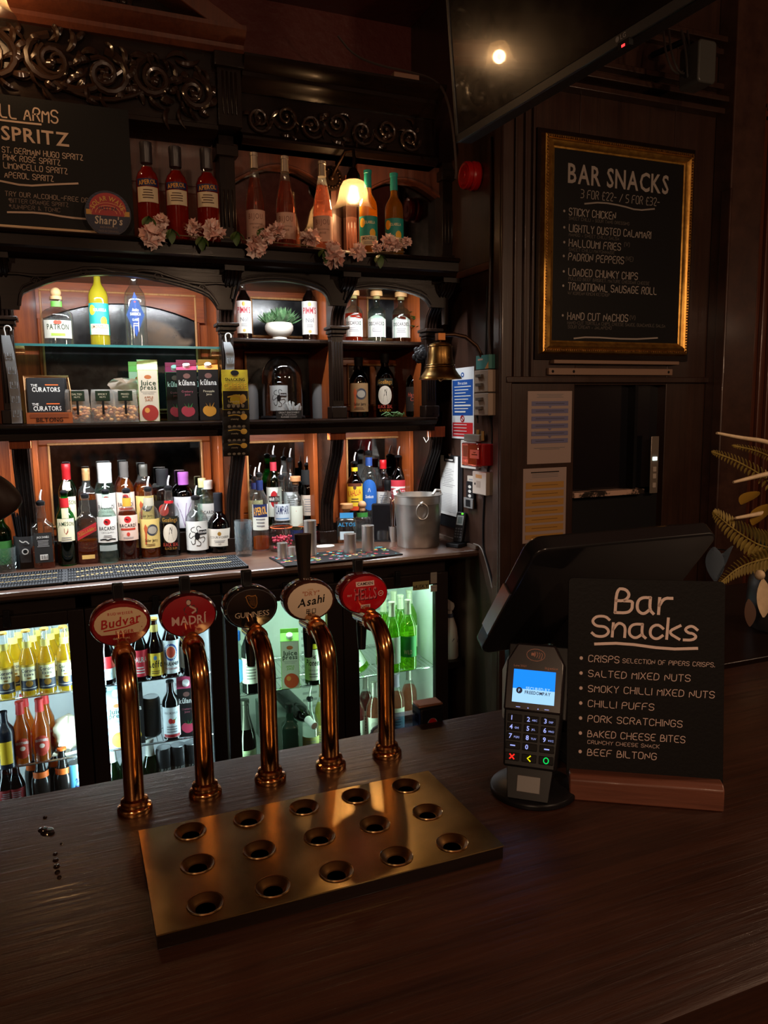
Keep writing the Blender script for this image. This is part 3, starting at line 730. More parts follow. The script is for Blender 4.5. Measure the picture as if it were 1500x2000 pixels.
mirror(XL + .15, CX[0] - .15, 1.19, 1.515)
a = at(80, 570, Y=BP); b = at(386, 795, Y=BP); mirror(a.x, b.x, ZM + .05, a.z, fw=.022, fm=STRIP, gm=DGL)
a = at(490, 585, Y=BP); b = at(618, 650, Y=BP); mirror(a.x, b.x, ZS + .04, a.z, fw=.05, gm=DGL)
a = at(716, 585, Y=BP); b = at(790, 650, Y=BP); mirror(a.x, b.x, ZS + .04, a.z, fw=.05, gm=DGL)
a = at(492, 690, Y=BP); b = at(632, 800, Y=BP); mirror(a.x - .03, b.x + .01, ZM + .012, 1.905, fw=.01, gm=DGL, fm=DARK)
a = at(678, 715, Y=BP); b = at(788, 800, Y=BP); mirror(a.x, b.x, ZM + .06, a.z, fw=.03)
# arched wooden heads over the bay mirror
a = at(80, 580, Y=BP); b = at(386, 580, Y=BP)
top = [(a.x + (b.x - a.x) * t / 12, 2.10 - .07 * (2 * t / 12 - 1) ** 2) for t in range(13)]
m = MB(); m.prism([(a.x - .02, 2.19), (a.x - .02, 2.03)] + top + [(b.x + .02, 2.03), (b.x + .02, 2.19)], BP - .026, BP - .02, MAHOGX, 'xz'); bpart(m, 'arched_head')
# lower scroll brackets between worktop and middle shelf
for px in (40, 463, 655, 848):
    cx = at(px, 870, Y=3.14).x
    pts = [(3.115, 1.57), (3.112, 1.52), (3.13, 1.46), (3.18, 1.39), (3.235, 1.31), (3.27, 1.24), (3.28, 1.17), (3.275, 1.11)]
    m = MB(); m.prism(pts + [(3.345, 1.11), (3.345, 1.14), (BP, 1.14), (BP, 1.57)], cx - .030, cx + .030, DARKZ, 'yz')
    for k in range(4):
        x = cx - .021 + k * .014; m.tube([(x, y - .001, z) for y, z in pts], .005, DARKZ, 6)
    m.box(cx - .04, cx + .04, 3.262, 3.345, ZC, 1.11, DARKZ); m.box(cx - .036, cx + .036, 3.10, 3.14, 1.525, 1.572, MAHOG)  # orange block on the dark bracket top stands in for led glow
    m.box(cx - .05, cx - .030, 3.30, BP, 1.14, 1.57, MAHOG)
    if px < 800: m.box(cx + .030, cx + .05, 3.30, BP, 1.14, 1.57, MAHOG)
    bpart(m, 'shelf_bracket', .002)
# upper storey: pilasters, frieze, cornice, pediment
PX = [at(445, 370, Y=3.1).x, at(876, 400, Y=3.1).x]
for cx in PX + [PX[0] - 1.15]:
    m = MB(); m.box(cx - .03, cx + .03, 3.10, 3.18, ZT, 2.70, DARKZ); m.box(cx - .042, cx + .042, 3.08, 3.18, ZT, ZT + .06, DARKZ); m.box(cx - .042, cx + .042, 3.08, 3.18, 2.62, 2.66, DARKZ)
    for k in range(3): m.tube([(cx - .016 + k * .016, 3.099, 2.36), (cx - .016 + k * .016, 3.099, 2.50)], .004, DARKZ, 6)
    bpart(m, 'pilaster', .003)
ax = [at(455, 420, Y=3.18).x, at(640, 420, Y=3.18).x, at(700, 420, Y=3.18).x, at(860, 420, Y=3.18).x]
for xa, xb in ((ax[0], ax[1]), (ax[2], ax[3])):
    n = 14; zs = 2.545
    top = [(xa + (xb - xa) * t / n, zs + .075 * math.sin(PI * t / n)) for t in range(n + 1)]
    m = MB(); m.prism([(xa - .02, 2.68), (xa - .02, ZT)] + [(xa, ZT)] + top + [(xb, ZT), (xb + .02, ZT), (xb + .02, 2.68)], 3.13, 3.18, PANEL, 'xz')
    m.tube([(x, 3.128, z) for x, z in top], .006, PANEL, 6)
    p_ = bpart(m, 'arched_surround')
    g = MB(); g.box(xa, xb, 3.172, 3.178, ZT + .01, zs + .06, MIRR); bpart(g, 'mirror', 0, p_)
m = MB(); m.box(.27, ax[0] - .03, 3.166, 3.18, ZT + .02, 2.52, PANEL); m.box(.30, ax[0] - .06, 3.158, 3.166, ZT + .05, 2.49, PANEL); bpart(m, 'raised_panel', .006)
def scroll(m, cx, cz, r, y, turns=1.6, sgn=1, a0=0, th=.008, mat_=None):
    n = int(turns * 14); pts = []; rs = []
    for t in range(n + 1):
        f = t / n; a = a0 + sgn * f * turns * 2 * PI; q = r * (1 - .86 * f)
        pts.append((cx + q * math.cos(a), y - .010 * math.sin(PI * f), cz + q * math.sin(a))); rs.append(th * (1.1 - .5 * f))
    m.tube(pts, rs, mat_, 7); m.ball((pts[-1][0], y - .006, pts[-1][2]), th * 1.3, mat_, 8)
def leaf_(m, x, z, y, ang, L, wd, mat_):
    pts = []; rs = []
    for t in range(7):
        f = t / 6; a = ang + .9 * f
        pts.append((x + L * f * math.cos(a), y - .012 * math.sin(PI * f), z + L * f * math.sin(a))); rs.append(wd * math.sin(PI * (f * .85 + .1)) + .001)
    m.tube(pts, rs, mat_, 6, flat=.5)
CARV = P((.022, .011, .007), .24, coat=.5, name='carved_wood')
rnd = random.Random(3)
# frieze right of the tall pilaster
fz0, fz1 = 2.70, 2.84
m = MB(); m.box(PX[0] + .05, XE, 3.06, 3.2, 2.66, 2.86, DARK); fr = bpart(m, 'frieze')
m = MB()
xs = PX[0] + .12
k = 0
while xs < XE - .06:
    s = 1 if k % 2 else -1
    scroll(m, xs, 2.765 + .01 * s, .05, 3.055, 1.7, s, PI * (k % 2), .0075, CARV)
    for j in range(5): leaf_(m, xs + rnd.uniform(-.05, .05), 2.76 + rnd.uniform(-.05, .05), 3.056, rnd.uniform(0, 6.3), rnd.uniform(.03, .06), .008, CARV)
    xs += .105; k += 1
bpart(m, 'carving', 0, fr)
m = MB(); m.strip([(3.2, 2.66), (3.05, 2.66), (3.03, 2.675), (3.03, 2.685), (3.05, 2.70), (3.06, 2.705), (3.2, 2.705)], PX[0] + .05, XE, DARK); bpart(m, 'lower_moulding')
m = MB(); m.strip([(3.2, 2.845), (3.05, 2.845), (3.03, 2.86), (3.02, 2.875), (3.0, 2.885), (3.0, 2.90), (2.965, 2.915), (2.95, 2.935), (2.95, 2.945), (3.2, 2.95)], PX[0] + .05, XE, DARK); bpart(m, 'cornice')
# taller carved frieze and pediment at the left
lx1 = PX[0] - .045; lx0 = PX[0] - 1.15
m = MB(); m.box(X0, lx1, 3.02, 3.2, 2.70, 2.96, DARK); fr = bpart(m, 'frieze')
m = MB(); rnd = random.Random(9)
def acanthus(x, z, r, s):
    scroll(m, x, z, r, 3.012, 1.5, s, PI * .5, .014, CARV); scroll(m, x + s * r * .2, z, r * .72, 3.008, 1.2, s, PI * .7, .009, CARV)
    for j in range(10):
        a = 2 * PI * j / 10; leaf_(m, x + r * .8 * math.cos(a), z + r * .8 * math.sin(a), 3.010, a + rnd.uniform(-.3, .8), r * rnd.uniform(.5, .9), .013, CARV)
for x, z, r, s in ((.02, 2.84, .085, 1), (.20, 2.82, .08, -1), (.36, 2.83, .075, 1), (.50, 2.80, .065, -1), (-.16, 2.83, .085, -1), (-.34, 2.83, .08, 1), (-.52, 2.83, .08, -1)): acanthus(x, z, r, s)
for j in range(46): leaf_(m, rnd.uniform(-.6, lx1 - .03), rnd.uniform(2.73, 2.92), 3.014, rnd.uniform(0, 6.3), rnd.uniform(.04, .09), .010, CARV)
m.tube([(-.05 + .05 * t, 3.008, 2.83 - .075 * math.sin(t * .55)) for t in range(7)], [.010 + .006 * math.sin(t * .5) for t in range(7)], CARV, 8)
m.tube([(-.02 + .06 * t, 3.005, 2.80 - .065 * math.sin(t * .5)) for t in range(7)], .009, CARV, 8)
bpart(m, 'carving', 0, fr)
m = MB(); m.strip([(3.2, 2.675), (3.03, 2.675), (3.01, 2.685), (3.01, 2.70), (3.02, 2.705), (3.2, 2.705)], X0, lx1, DARK); bpart(m, 'lower_moulding')
m = MB(); m.strip([(3.2, 2.95), (3.0, 2.95), (2.985, 2.965), (2.985, 2.98), (2.95, 2.99), (2.93, 3.01), (2.93, 3.025), (3.2, 3.03)], X0, lx1 + .10, PANEL); bpart(m, 'cornice')
m = MB(); m.box(PX[0] - .045, PX[0] + .045, 3.0, 3.2, 2.70, 2.95, DARKZ)
for k in range(4): m.tube([(PX[0] - .024 + k * .016, 2.999, 2.74), (PX[0] - .024 + k * .016, 2.999, 2.89)], .0045, DARKZ, 6)
m.box(PX[0] - .055, PX[0] + .055, 2.98, 3.2, 2.90, 2.95, DARKZ); bpart(m, 'fluted_block', .004)
m = MB()
a = (lx1 + .10, 3.03); b = (lx1 - .85, 3.03 + .52)
m.prism([a, b, (b[0], b[1] - .07), (a[0] - .13, a[1])], 2.95, 3.2, PANEL, 'xz')
m.prism([(a[0] - .12, 3.03), (b[0], b[1] - .05), (b[0], 3.03)], 3.06, 3.2, DARK, 'xz')
pd = bpart(m, 'pediment', .004)
m = MB(); rnd = random.Random(5)
for x, z, r, s in ((.0, 3.13, .07, 1), (.14, 3.11, .06, -1), (-.14, 3.13, .07, 1), (.27, 3.09, .04, 1)):
    scroll(m, x, z, r, 3.05, 1.5, s, PI * .5, .011, CARV)
    for j in range(9): leaf_(m, x + rnd.uniform(-r, r), z + rnd.uniform(-r, r) * .8, 3.05, rnd.uniform(0, 6.3), r * rnd.uniform(.6, 1), .011, CARV)
bpart(m, 'carving', 0, pd)
# led tubes and spot lights under the shelves (they are the bar's own lighting)
TUBE = EM((.93, .97, 1), 5)
def led(name, x0, x1, y, z, p, aim, spread=2.6):
    m = MB(); m.box(x0, x1, y - .008, y + .008, z, z + .008, BLACK); m.box(x0 + .004, x1 - .004, y - .004, y + .004, z - .0012, z, TUBE)
    bpart(m, 'led_strip')
    light(name, 'AREA', ((x0 + x1) / 2, y, z - .008), p, COOL, x1 - x0 - .02, .012, aim)
led('led_bay_a', CX[0] + .05, CX[1] - .05, 2.985, 2.155, L_ARCH * 1.7, (0, .5, -1))
led('led_bay_b', CX[1] + .05, CX[2] - .05, 2.985, 2.155, L_ARCH * .95, (0, .5, -1))
led('led_bay_c', CX[2] + .05, CX[3] - .05, 2.985, 2.155, L_ARCH * .8, (0, .5, -1))
led('led_low_a', CX[0] + .05, CX[1] - .05, 3.13, ZM - .0525, L_MID * 1.5, (0, .12, -1))
led('led_low_b', CX[1] + .08, CX[2] - .05, 3.13, ZM - .0525, L_MID * .8, (0, .12, -1))
led('led_low_c', CX[2] + .05, CX[3] - .05, 3.13, ZM - .0525, L_MID * .7, (0, .12, -1))
led('led_low_d', CX[0] - .5, CX[0] - .06, 3.13, ZM - .0525, L_MID * .8, (0, .12, -1))
for px, py in ((795, 836), (818, 832)):
    c = at(px, py, Y=3.075); m = MB(); m.sweep([(.019, 0), (.017, .004), (.0, .004)], CHROME, (c.x, c.y + .02, ZM - .050), 14); m.sweep([(.013, -.0008), (.0, -.0008)], EM((1, .97, .88), 14), (c.x, c.y + .02, ZM - .050), 14); bpart(m, 'spot_light')

# worktop and the fridges under it
WT = wood((.040, .018, .011), (.12, .058, .036), 'x', 1.2, .26, .5, .2)
m = MB(); m.strip([(BP, ZC), (2.875, ZC), (2.862, ZC - .006), (2.858, ZC - .016), (2.862, ZC - .028), (2.88, ZC - .04), (BP, ZC - .04)], X0, SX, WT)
tag(m.build('worktop', off=(0, 3, ZC)), 'dark wood worktop of the back bar with bottles along it', 'worktop')
# ---------------------------------------------------------------- front bar counter
BT = 1.10; CB = 1.172; CFR = .488
OAK = wood((.013, .0048, .0026), (.054, .018, .009), 'x', .75, .33, .5, .5)
bar = thing('bar_counter', 'dark oak bar counter across the foreground carrying the taps and tray', 'bar counter', (.2, .8, 0))
m = MB(); m.strip([(CB, BT), (CFR + .005, BT), (CFR, BT - .003), (CFR, BT - .045), (CFR + .012, BT - .055), (CB, BT - .055), (CB, BT)][:-1], -2.2, 2.5, OAK); m.build('counter_top', bar, (.2, .8, 0))
m = MB(); m.box(-2.2, 2.5, CFR + .10, CB - .06, 0, BT - .055, PANEL); m.build('counter_front', bar, (.2, .8, 0))
# wet rings and drips
STAIN = P((.012, .006, .004), .12, coat=.6, name='wet_stain')
m = MB(); rnd = random.Random(2)
for px, py, r in ((92, 1624, .008), (84, 1620, .006), (100, 1628, .0055), (88, 1597, .0035), (108, 1668, .003), (109, 1680, .0038), (111, 1692, .0042), (112, 1704, .0038), (116, 1714, .003), (120, 1648, .002)):
    c = at(px, py, Z=BT); m.sweep([(r * rnd.uniform(.8, 1.1), .0), (r * .8, .0008), (0, .0010)], STAIN, (c.x, c.y, BT), 12, ky=1.5)
tag(m.build('wet_spots', smooth=35), 'dark wet drips dried on the counter beside the drip tray', 'spill', kind='stuff')

# ---------------------------------------------------------------- brass drip tray with fifteen cups
BRASS = speckled((.30, .20, .065), (.74, .54, .24), 9, .30, .72, .22, 1, bump=.035, rv=.07)
BRASSD = P((.38, .22, .07), .25, 1, vary=.08, bscale=40, name='brass')
tx0, tx1, ty0, ty1, tz = .052, .462, .762, .976, 1.118
tray = thing('drip_tray', 'wide brass drip tray with fifteen drain cups in front of the taps', 'drip tray', ((tx0 + tx1) / 2, (ty0 + ty1) / 2, BT))
TO = ((tx0 + tx1) / 2, (ty0 + ty1) / 2, BT)
cups = []
for row, pts in enumerate((((372, 1624), (486, 1599), (594, 1577), (695, 1555), (793, 1535)), ((386, 1688), (507, 1660), (624, 1634), (732, 1610), (835, 1586)), ((401, 1765), (533, 1732), (657, 1702), (774, 1672), (883, 1646)))):
    for q in pts: p = at(*q, Z=tz); cups.append((p.x, p.y))
m = MB(); e_ = .002
for q in ((tx0, tx1, ty0, ty0 + e_), (tx0, tx1, ty1 - e_, ty1), (tx0, tx0 + e_, ty0 + e_, ty1 - e_), (tx1 - e_, tx1, ty0 + e_, ty1 - e_)): m.box(*q, BT + .001, tz - .0012, DARK)
m.box(tx0, tx1, ty0, ty1, BT + .0003, BT + .001, DARK)
m.build('tray_body', tray, TO, bevel=.0004)
# top sheet with real round openings, filled by boolean-free triangulation
bmh = bmesh.new(); outer = [bmh.verts.new((x, y, tz)) for x, y in ((tx0, ty0), (tx1, ty0), (tx1, ty1), (tx0, ty1))]
ed = [bmh.edges.new((outer[i], outer[(i + 1) % 4])) for i in range(4)]
for cx, cy in cups:
    vs = [bmh.verts.new((cx + .0195 * math.cos(2 * PI * i / 28), cy + .0195 * math.sin(2 * PI * i / 28), tz)) for i in range(28)]
    ed += [bmh.edges.new((vs[i], vs[(i + 1) % 28])) for i in range(28)]
bmesh.ops.triangle_fill(bmh, edges=ed, use_beauty=True)
bmh.verts.ensure_lookup_table(); bmh.verts.index_update()
m = MB(); m.add([v.co[:] for v in bmh.verts], [tuple(v.index for v in f.verts) for f in bmh.faces], BRASS); bmh.free()
for q in ((tx0 - .0008, tx1 + .0008, ty0 - .0008, ty0), (tx0 - .0008, tx1 + .0008, ty1, ty1 + .0008), (tx0 - .0008, tx0, ty0, ty1), (tx1, tx1 + .0008, ty0, ty1)): m.box(*q, tz - .0016, tz, BRASS)
m.build('top_plate', tray, TO, smooth=0)
RIMC = P((.70, .46, .20), .2, 1, name='cup_rim')
CUPM = P((.20, .105, .035), .38, 1, vary=.08, bscale=60, name='cup_brass')  # brass darkened to put the dim cup interior into the colour
HOLE = P((.002, .002, .002), .8, name='hole')  # for flat black discs that stand in for the shaded drain openings
for cx, cy in cups:
    m = MB(); m.sweep([(.0200, .0003), (.0194, .0012), (.0182, .0008), (.0130, -.0050), (.0108, -.0062)], CUPM, (cx, cy, tz), 28, cap=False)
    m.sweep([(.0110, -.0061), (0, -.0061)], HOLE, (cx, cy, tz), 16)
    m.sweep([(.0206, .0002), (.0200, .0016), (.0192, .0010)], RIMC, (cx, cy, tz), 28, cap=False)
    m.build('drain_cup', tray, TO)

# ---------------------------------------------------------------- five swan-neck taps
COPP = speckled((.50, .22, .07), (.72, .36, .13), 18, .3, .8, .13, 1)
RIMB = P((.04, .014, .010), .12, coat=1, name='badge_rim')
tapX = [(.053, 1.066), (.151, 1.072), (.248, 1.077), (.345, 1.082), (.441, 1.086)]
def make_tap(i, label, rim, art, rot, lever='black'):
    x, y = tapX[i]
    t = thing('beer_tap', label, 'beer tap', (x, y, BT), rot, 'swan-neck beer taps')
    m = MB(); r = .0136; top = .176
    pts = [(0, 0, .01)] + [(0, 0, .01 + top * k / 6 * .86) for k in range(1, 7)] + [(0, .046 * (1 - math.cos(a)), .01 + top * .86 + .046 * math.sin(a)) for a in [PI / 2 * k / 8 for k in range(1, 9)]] + [(0, .056, .01 + top * .86 + .046)]
    m.tube(pts, r, COPP, 20); m.build('swan_neck', t)
    m = MB(); m.sweep([(.0232, 0), (.0238, .002), (.0238, .006), (.0222, .009), (.0185, .0105), (.0178, .013), (.0188, .016), (.0178, .019), (.0135, .021), (.0128, .026)], COPP, seg=28); m.build('base_flange', t)
    zt = .01 + top * .86 + .046
    m = MB(); m.tube([(0, .052, zt), (0, .060, zt)], .0165, COPP, 18); m.tube([(0, .058, zt), (0, .124, zt - .006)], .0105, CHROME, 16); m.tube([(0, .104, zt + .006), (0, .104, zt - .018)], .009, CHROME, 14); m.build('tap_body', t)
    m = MB(); m.tube([(0, .104, zt - .014), (0, .106, zt - .030), (0, .107, zt - .062)], [.0095, .0085, .0065], BLACK, 12); m.build('spout', t)
    m = MB()
    if lever == 'chrome':
        m.tube([(0, .108, zt + .0), (0, .116, zt + .03)], [.006, .009], CHROME, 12); m.tube([(0, .116, zt + .03), (0, .118, zt + .055), (0, .122, zt + .142)], [.0105, .0085, .0145], P((.09, .07, .06), .2, .8), 14)
        m.sweep([(.011, 0), (.0125, .003), (.011, .006)], CHROME, (0, .116, zt + .034), 14)
    else: m.box(-.008, .008, .114, .126, zt - .004, zt + .092, BLACK)
    m.build('lever', t, bevel=.002 if lever != 'chrome' else 0)
    # oval lens badge above the neck, facing the customer
    bz = zt + .037; by = .096
    a, b = .0430, .0340
    m = MB(); fx = lambda u, v, k: (u, by - k, bz + v)
    N_ = 36
    def ring(s, d): return [(a * s * math.cos(2 * PI * q / N_), by - d, bz + b * s * math.sin(2 * PI * q / N_)) for q in range(N_)]
    rings = [ring(.86, -.026), ring(.98, -.022), ring(1.0, -.010), ring(1.0, .002), ring(.97, .006), ring(.92, .0075)]
    vs = [p for r_ in rings for p in r_]
    fs = [(k * N_ + q, k * N_ + (q + 1) % N_, (k + 1) * N_ + (q + 1) % N_, (k + 1) * N_ + q) for k in range(5) for q in range(N_)] + [tuple(range(N_)), tuple(5 * N_ + q for q in range(N_))]
    m.add(vs, fs, rim); m.tube([(0, by + .008, bz - b + .004), (0, .060, zt + .01)], .010, COPP, 12)
    bd = m.build('badge', t)
    A = Art(); art(A, a * .92, b * .92); m = MB()
    dome = lambda u, v, k: (u, by - .0076 - .0045 * (1 - (u / a) ** 2 - (v / b) ** 2) - k, bz + v)
    A.emit(m, dome, .0002, .00006, .006); m.build('badge_face', bd, fix=False)
    return t
CREAMB = P('cbb08a', .25, coat=1); BRED = P('7d1114', .2, coat=1); BRED2 = P('8d1620', .25, coat=1); HRED = P('b5101c', .25, coat=1); BLK = P((.006, .006, .006), .12, coat=1); CREAM2 = P('d2bfa6', .25, coat=1)
def b_budvar(A, a, b):
    A.oval(0, 0, a, b, BRED); A.oval(0, b * .08, a * .93, b * .76, CREAMB); A.rect(0, -b * .53, a * 1.55, b * .22, BRED); A.text('BUDWEISER', 0, b * .50, b * .12, RED, a * .9, True, gap=.3)
    A.text('Budvar', 0, -b * .02, b * .42, P('a01418', .4), a * 1.4, True, .22, ang=.12); A.line([(-a * .6, -b * .22), (0, -b * .14), (a * .62, b * .06)], b * .06, P('a01418', .4)); A.text('LAGER', a * .12, -b * .40, b * .16, P('a01418', .4), a * .7, True, gap=.25); A.text('ORIGINAL', 0, -b * .68, b * .1, CREAMB, a * .7, gap=.3)
def b_madri(A, a, b):
    A.oval(0, 0, a, b, BRED2); A.poly([(-a * .16, b * .12), (a * .30, b * .12), (a * .34, b * .34), (a * .2, b * .56), (a * .1, b * .5), (a * .06, b * .66), (a * .12, b * .78), (-a * .05, b * .84), (-a * .1, b * .7), (-a * .05, b * .55), (-a * .2, b * .4)], P('3a2424', .4)); A.oval(a * .0, b * .68, a * .08, b * .12, P('b59a8a', .4)); A.line([(a * .05, b * .5), (a * .3, b * .3), (a * .12, b * .16)], a * .07, P('b59a8a', .4))
    A.text('MADRÍ', 0, -b * .38, b * .42, P('c8a89c', .35), a * 1.3, True, gap=.1)
def b_guin(A, a, b):
    A.oval(0, 0, a, b, BLK); A.oval(0, 0, a * .99, b * .99, P('3a3a3c', .3)); A.oval(0, 0, a * .965, b * .96, BLK); g = P('a8743a', .3, .7)
    A.line([(-a * .22, b * .62), (-a * .16, b * .3), (a * .02, b * .0), (a * .2, b * .1), (a * .2, b * .68), (a * .02, b * .62), (-a * .14, b * .7), (-a * .24, b * .6)], a * .035, g)
    for k in range(5): A.line([(-a * .12 + k * a * .06, b * (.6 + .01 * k)), (-a * .04 + k * a * .045, b * (.2 - .03 * k))], a * .012, g, 0)
    A.text('GUINNESS', 0, -b * .42, b * .28, P('b9a58c', .35), a * 1.5, gap=.12)
def b_asahi(A, a, b):
    A.oval(0, 0, a, b, RIMB); A.oval(0, 0, a * .96, b * .95, CREAM2); A.text('SUPER', 0, b * .58, b * .08, GOLD, a * .5); A.text('"DRY"', 0, b * .32, b * .22, P('a86a4a', .4), a * .8, True, .15); A.text('Asahi', 0, -b * .18, b * .42, K, a * 1.25, True, .28, ang=.12)
    for s in (-1, 1): A.line([(s * a * .12 - a * .07, -b * .62), (s * a * .12 - a * .07, -b * .40), (s * a * .12 + a * .07, -b * .40), (s * a * .12 + a * .07, -b * .62), (s * a * .12 - a * .07, -b * .62)], a * .03, K, 0)
    A.line([(-a * .18, -b * .51), (-a * .06, -b * .51)], a * .03, K, 0); A.line([(-a * .12, -b * .4), (-a * .12, -b * .62)], a * .03, K, 0)
def b_hells(A, a, b):
    A.oval(0, 0, a, b, HRED); w = P('d8b8b0', .4); A.rect(0, b * .60, a * .82, b * .26, w); A.text('CAMDEN', 0, b * .53, b * .15, K, a * .7, True); A.text('HELLS', a * .03, -b * .26, b * .60, K, a * 1.0, True); A.text('HELLS', 0, -b * .22, b * .60, P('c9646a', .4), a * 1.0, True)
    A.rect(0, -b * .62, a * .42, b * .2, w); A.text('LAGER', 0, -b * .67, b * .1, K, a * .34, True); A.oval(a * .7, 0, a * .13, b * .15, w, 14); A.oval(a * .7, 0, a * .10, b * .115, HRED, 14); A.text('EST', -a * .70, -b * .02, b * .1, w, a * .25, True); A.line([(a * .65, 0), (a * .75, 0)], a * .03, w, 0)
make_tap(0, 'copper swan-neck beer tap with red and cream oval badge in red script', P('5d0d10', .15, coat=1), b_budvar, .0)
make_tap(1, 'copper swan-neck beer tap with dark red oval badge showing a standing figure', P('3a0a10', .15, coat=1), b_madri, 0)
make_tap(2, 'copper swan-neck beer tap with black oval badge showing a golden harp', P((.01, .01, .01), .12, coat=1), b_guin, 0)
make_tap(3, 'copper swan-neck beer tap with cream oval badge and tall chrome lever', RIMB, b_asahi, 0, 'chrome')
make_tap(4, 'copper swan-neck beer tap with bright red oval badge, farthest along the bar', P('6d0a12', .15, coat=1), b_hells, 0)

# dark rounded handle reaching in from the left edge
hp = thing('pump_handle', 'dark rounded pump handle end reaching in at the left edge of the bar', 'pump handle', (-.27, 1.06, BT))
hO = (-.27, 1.06, BT)
e = at(8, 985, Y=1.06)
m = MB(); m.tube([(-.27, 1.06, BT), (-.27, 1.06, 1.50)], .022, DARKZ, 14); m.sweep([(.05, 0), (.05, .02), (.03, .03)], BRASSD, (-.27, 1.06, BT), 20); m.build('pump_column', hp, hO)
q = [(-.27, 1.06, 1.50), (-.25, 1.06, 1.565), (-.20, 1.06, 1.575), (e.x - .02, 1.06, e.z + .028), (e.x + .008, 1.06, e.z - .012)]
q = [Vector(v) for v in q]
for _ in range(3): q = [q[0]] + [v for a, b in zip(q, q[1:]) for v in (a * .75 + b * .25, a * .25 + b * .75)] + [q[-1]]
n_ = len(q) - 1
m = MB(); m.tube(q, [(.018 + .007 * i / n_) * min(1, max(.02, 1 - max(0, (i / n_ - .80) / .20) ** 2) ** .5) for i in range(n_ + 1)], P((.02, .012, .010), .5), 18); m.build('handle', hp, hO)

# ---------------------------------------------------------------- card reader on its stand
RX, RY = .572, .872
cdr = thing('card_reader', 'black card payment terminal with glowing blue screen and keypad on the bar', 'card reader', (RX, RY, BT), R_(-41))
tilt = R_(24)
def rxf(u, v, k, w=0): return None
RF = Matrix.Translation((0, -.012, .030)) @ Matrix.Rotation(-tilt, 4, 'X')
m = MB()
body = [(-.036, .02), (.036, .02), (.040, .09), (.040, .165), (.026, .19), (-.026, .19), (-.040, .165), (-.040, .09)]
m.prism(body, -.014, .016, BLACK, 'xz', RF); m.prism([(-.041, .096), (.041, .096), (.041, .166), (.027, .192), (-.027, .192), (-.041, .166)], -.018, -.012, P((.012, .010, .012), .25), 'xz', RF)
m.build('housing', cdr, bevel=.003)
m = MB(); m.prism([(-.028, -.022), (.028, -.022), (.032, .022), (-.032, .022)], -.006, .02, BLACK, 'xz', RF); m.box(-.016, .016, -.0075, -.006, -.012, .010, P((.16, .15, .14), .4), RF); m.build('card_slot', cdr, bevel=.003)
m = MB(); m.sweep([(.062, 0), (.062, .008), (.05, .014), (.022, .018), (.02, .03)], BLACK, (0, .03, 0), 28); m.tube([(0, .035, .02), (0, .05, .08), (0, .052, .11)], .016, BLACK, 12); m.box(-.045, .045, .018, .034, .10, .205, BLACK, RF @ Matrix.Translation((0, 0, -.01))); m.build('stand', cdr, bevel=.002)
E_LB = EM('1a7be8', 1.5); E_WB = EM('9fd0f5', 1.2); E_K = EM('a9b4ff', 1.0); E_R = EM('ff2a20', 1.2); E_Y = EM('e8e010', 1.1); E_G = EM('10e060', 1.0)
A = Art(); A.rect(0, .131, .059, .046, E_WB); A.rect(0, .1405, .059, .027, E_LB); A.text('SECURED BY', .006, .1262, .0042, E_WB, .034, True); A.text('FREEDOMPAY', .006, .1205, .0045, P('123a80', .5), .036, True); A.oval(-.020, .1245, .0045, .0045, P('123a80', .5), 14); A.text('F', -.020, .1225, .004, E_WB, .004, True)
mm_ = MB(); A.emit(mm_, lambda u, v, k: RF @ Vector((u, -.0181 - k, v)), .0002, .0001); mm_.build('screen', cdr, fix=False)
A = Art(); ink = P('a8705c', .5)
A.line([(.013 * math.cos(t * .35), .176 + .0085 * math.sin(t * .35)) for t in range(19)], .0008, ink, 0)
for k in range(4): A.line([(-.002 + k * .0032, .1735 - .001 * k), (.0 + k * .0032, .177), (-.002 + k * .0032, .1805 - .0004 * k)], .0009, ink)
A.rect(-.004, .1768, .005, .004, ink); A.text('Lane/3000', -.03, .1575, .0032, ink, .018, align='l'); A.text('ingenico', .032, .1572, .0036, ink, .018, True, align='r')
for x in (-.02, .02): A.rect(x, .1015, .006, .0008, E_K)
for x in (-.006, .008): A.poly([(x - .001, .1005), (x + .001, .1005), (x, .1025)], E_K)
mm_ = MB(); A.emit(mm_, lambda u, v, k: RF @ Vector((u, -.0181 - k, v)), .0002, .0001); mm_.build('bezel_print', cdr, fix=False)
keys = [['1', '2ABC', '3DEF'], ['4GHI', '5JKL', '6MNO'], ['7PQRS', '8TUV', '9WXYZ'], ['', '0', '.,-']]
for r_ in range(4):
    for c_ in range(3):
        x = -.024 + c_ * .0235; z = .086 - r_ * .0125; s = keys[r_][c_]
        m = MB(); m.box(x - .010, x + .010, -.0165, -.0138, z - .005, z + .005, BLACKM, RF); kb = m.build('key', cdr, bevel=.001)
        A = Art()
        if r_ == 3 and c_ != 1: A.rect(x, z, .007, .0016, E_K)
        else:
            A.text(s[0], x - .004, z - .003, .0062, E_K, .006, True)
            if len(s) > 1: A.text(s[1:], x + .001, z - .002, .0026, E_K, .0075, align='l')
        mm_ = MB(); A.emit(mm_, lambda u, v, k: RF @ Vector((u, -.0166 - k, v)), .0002, .0001); mm_.build('legend', kb, fix=False)
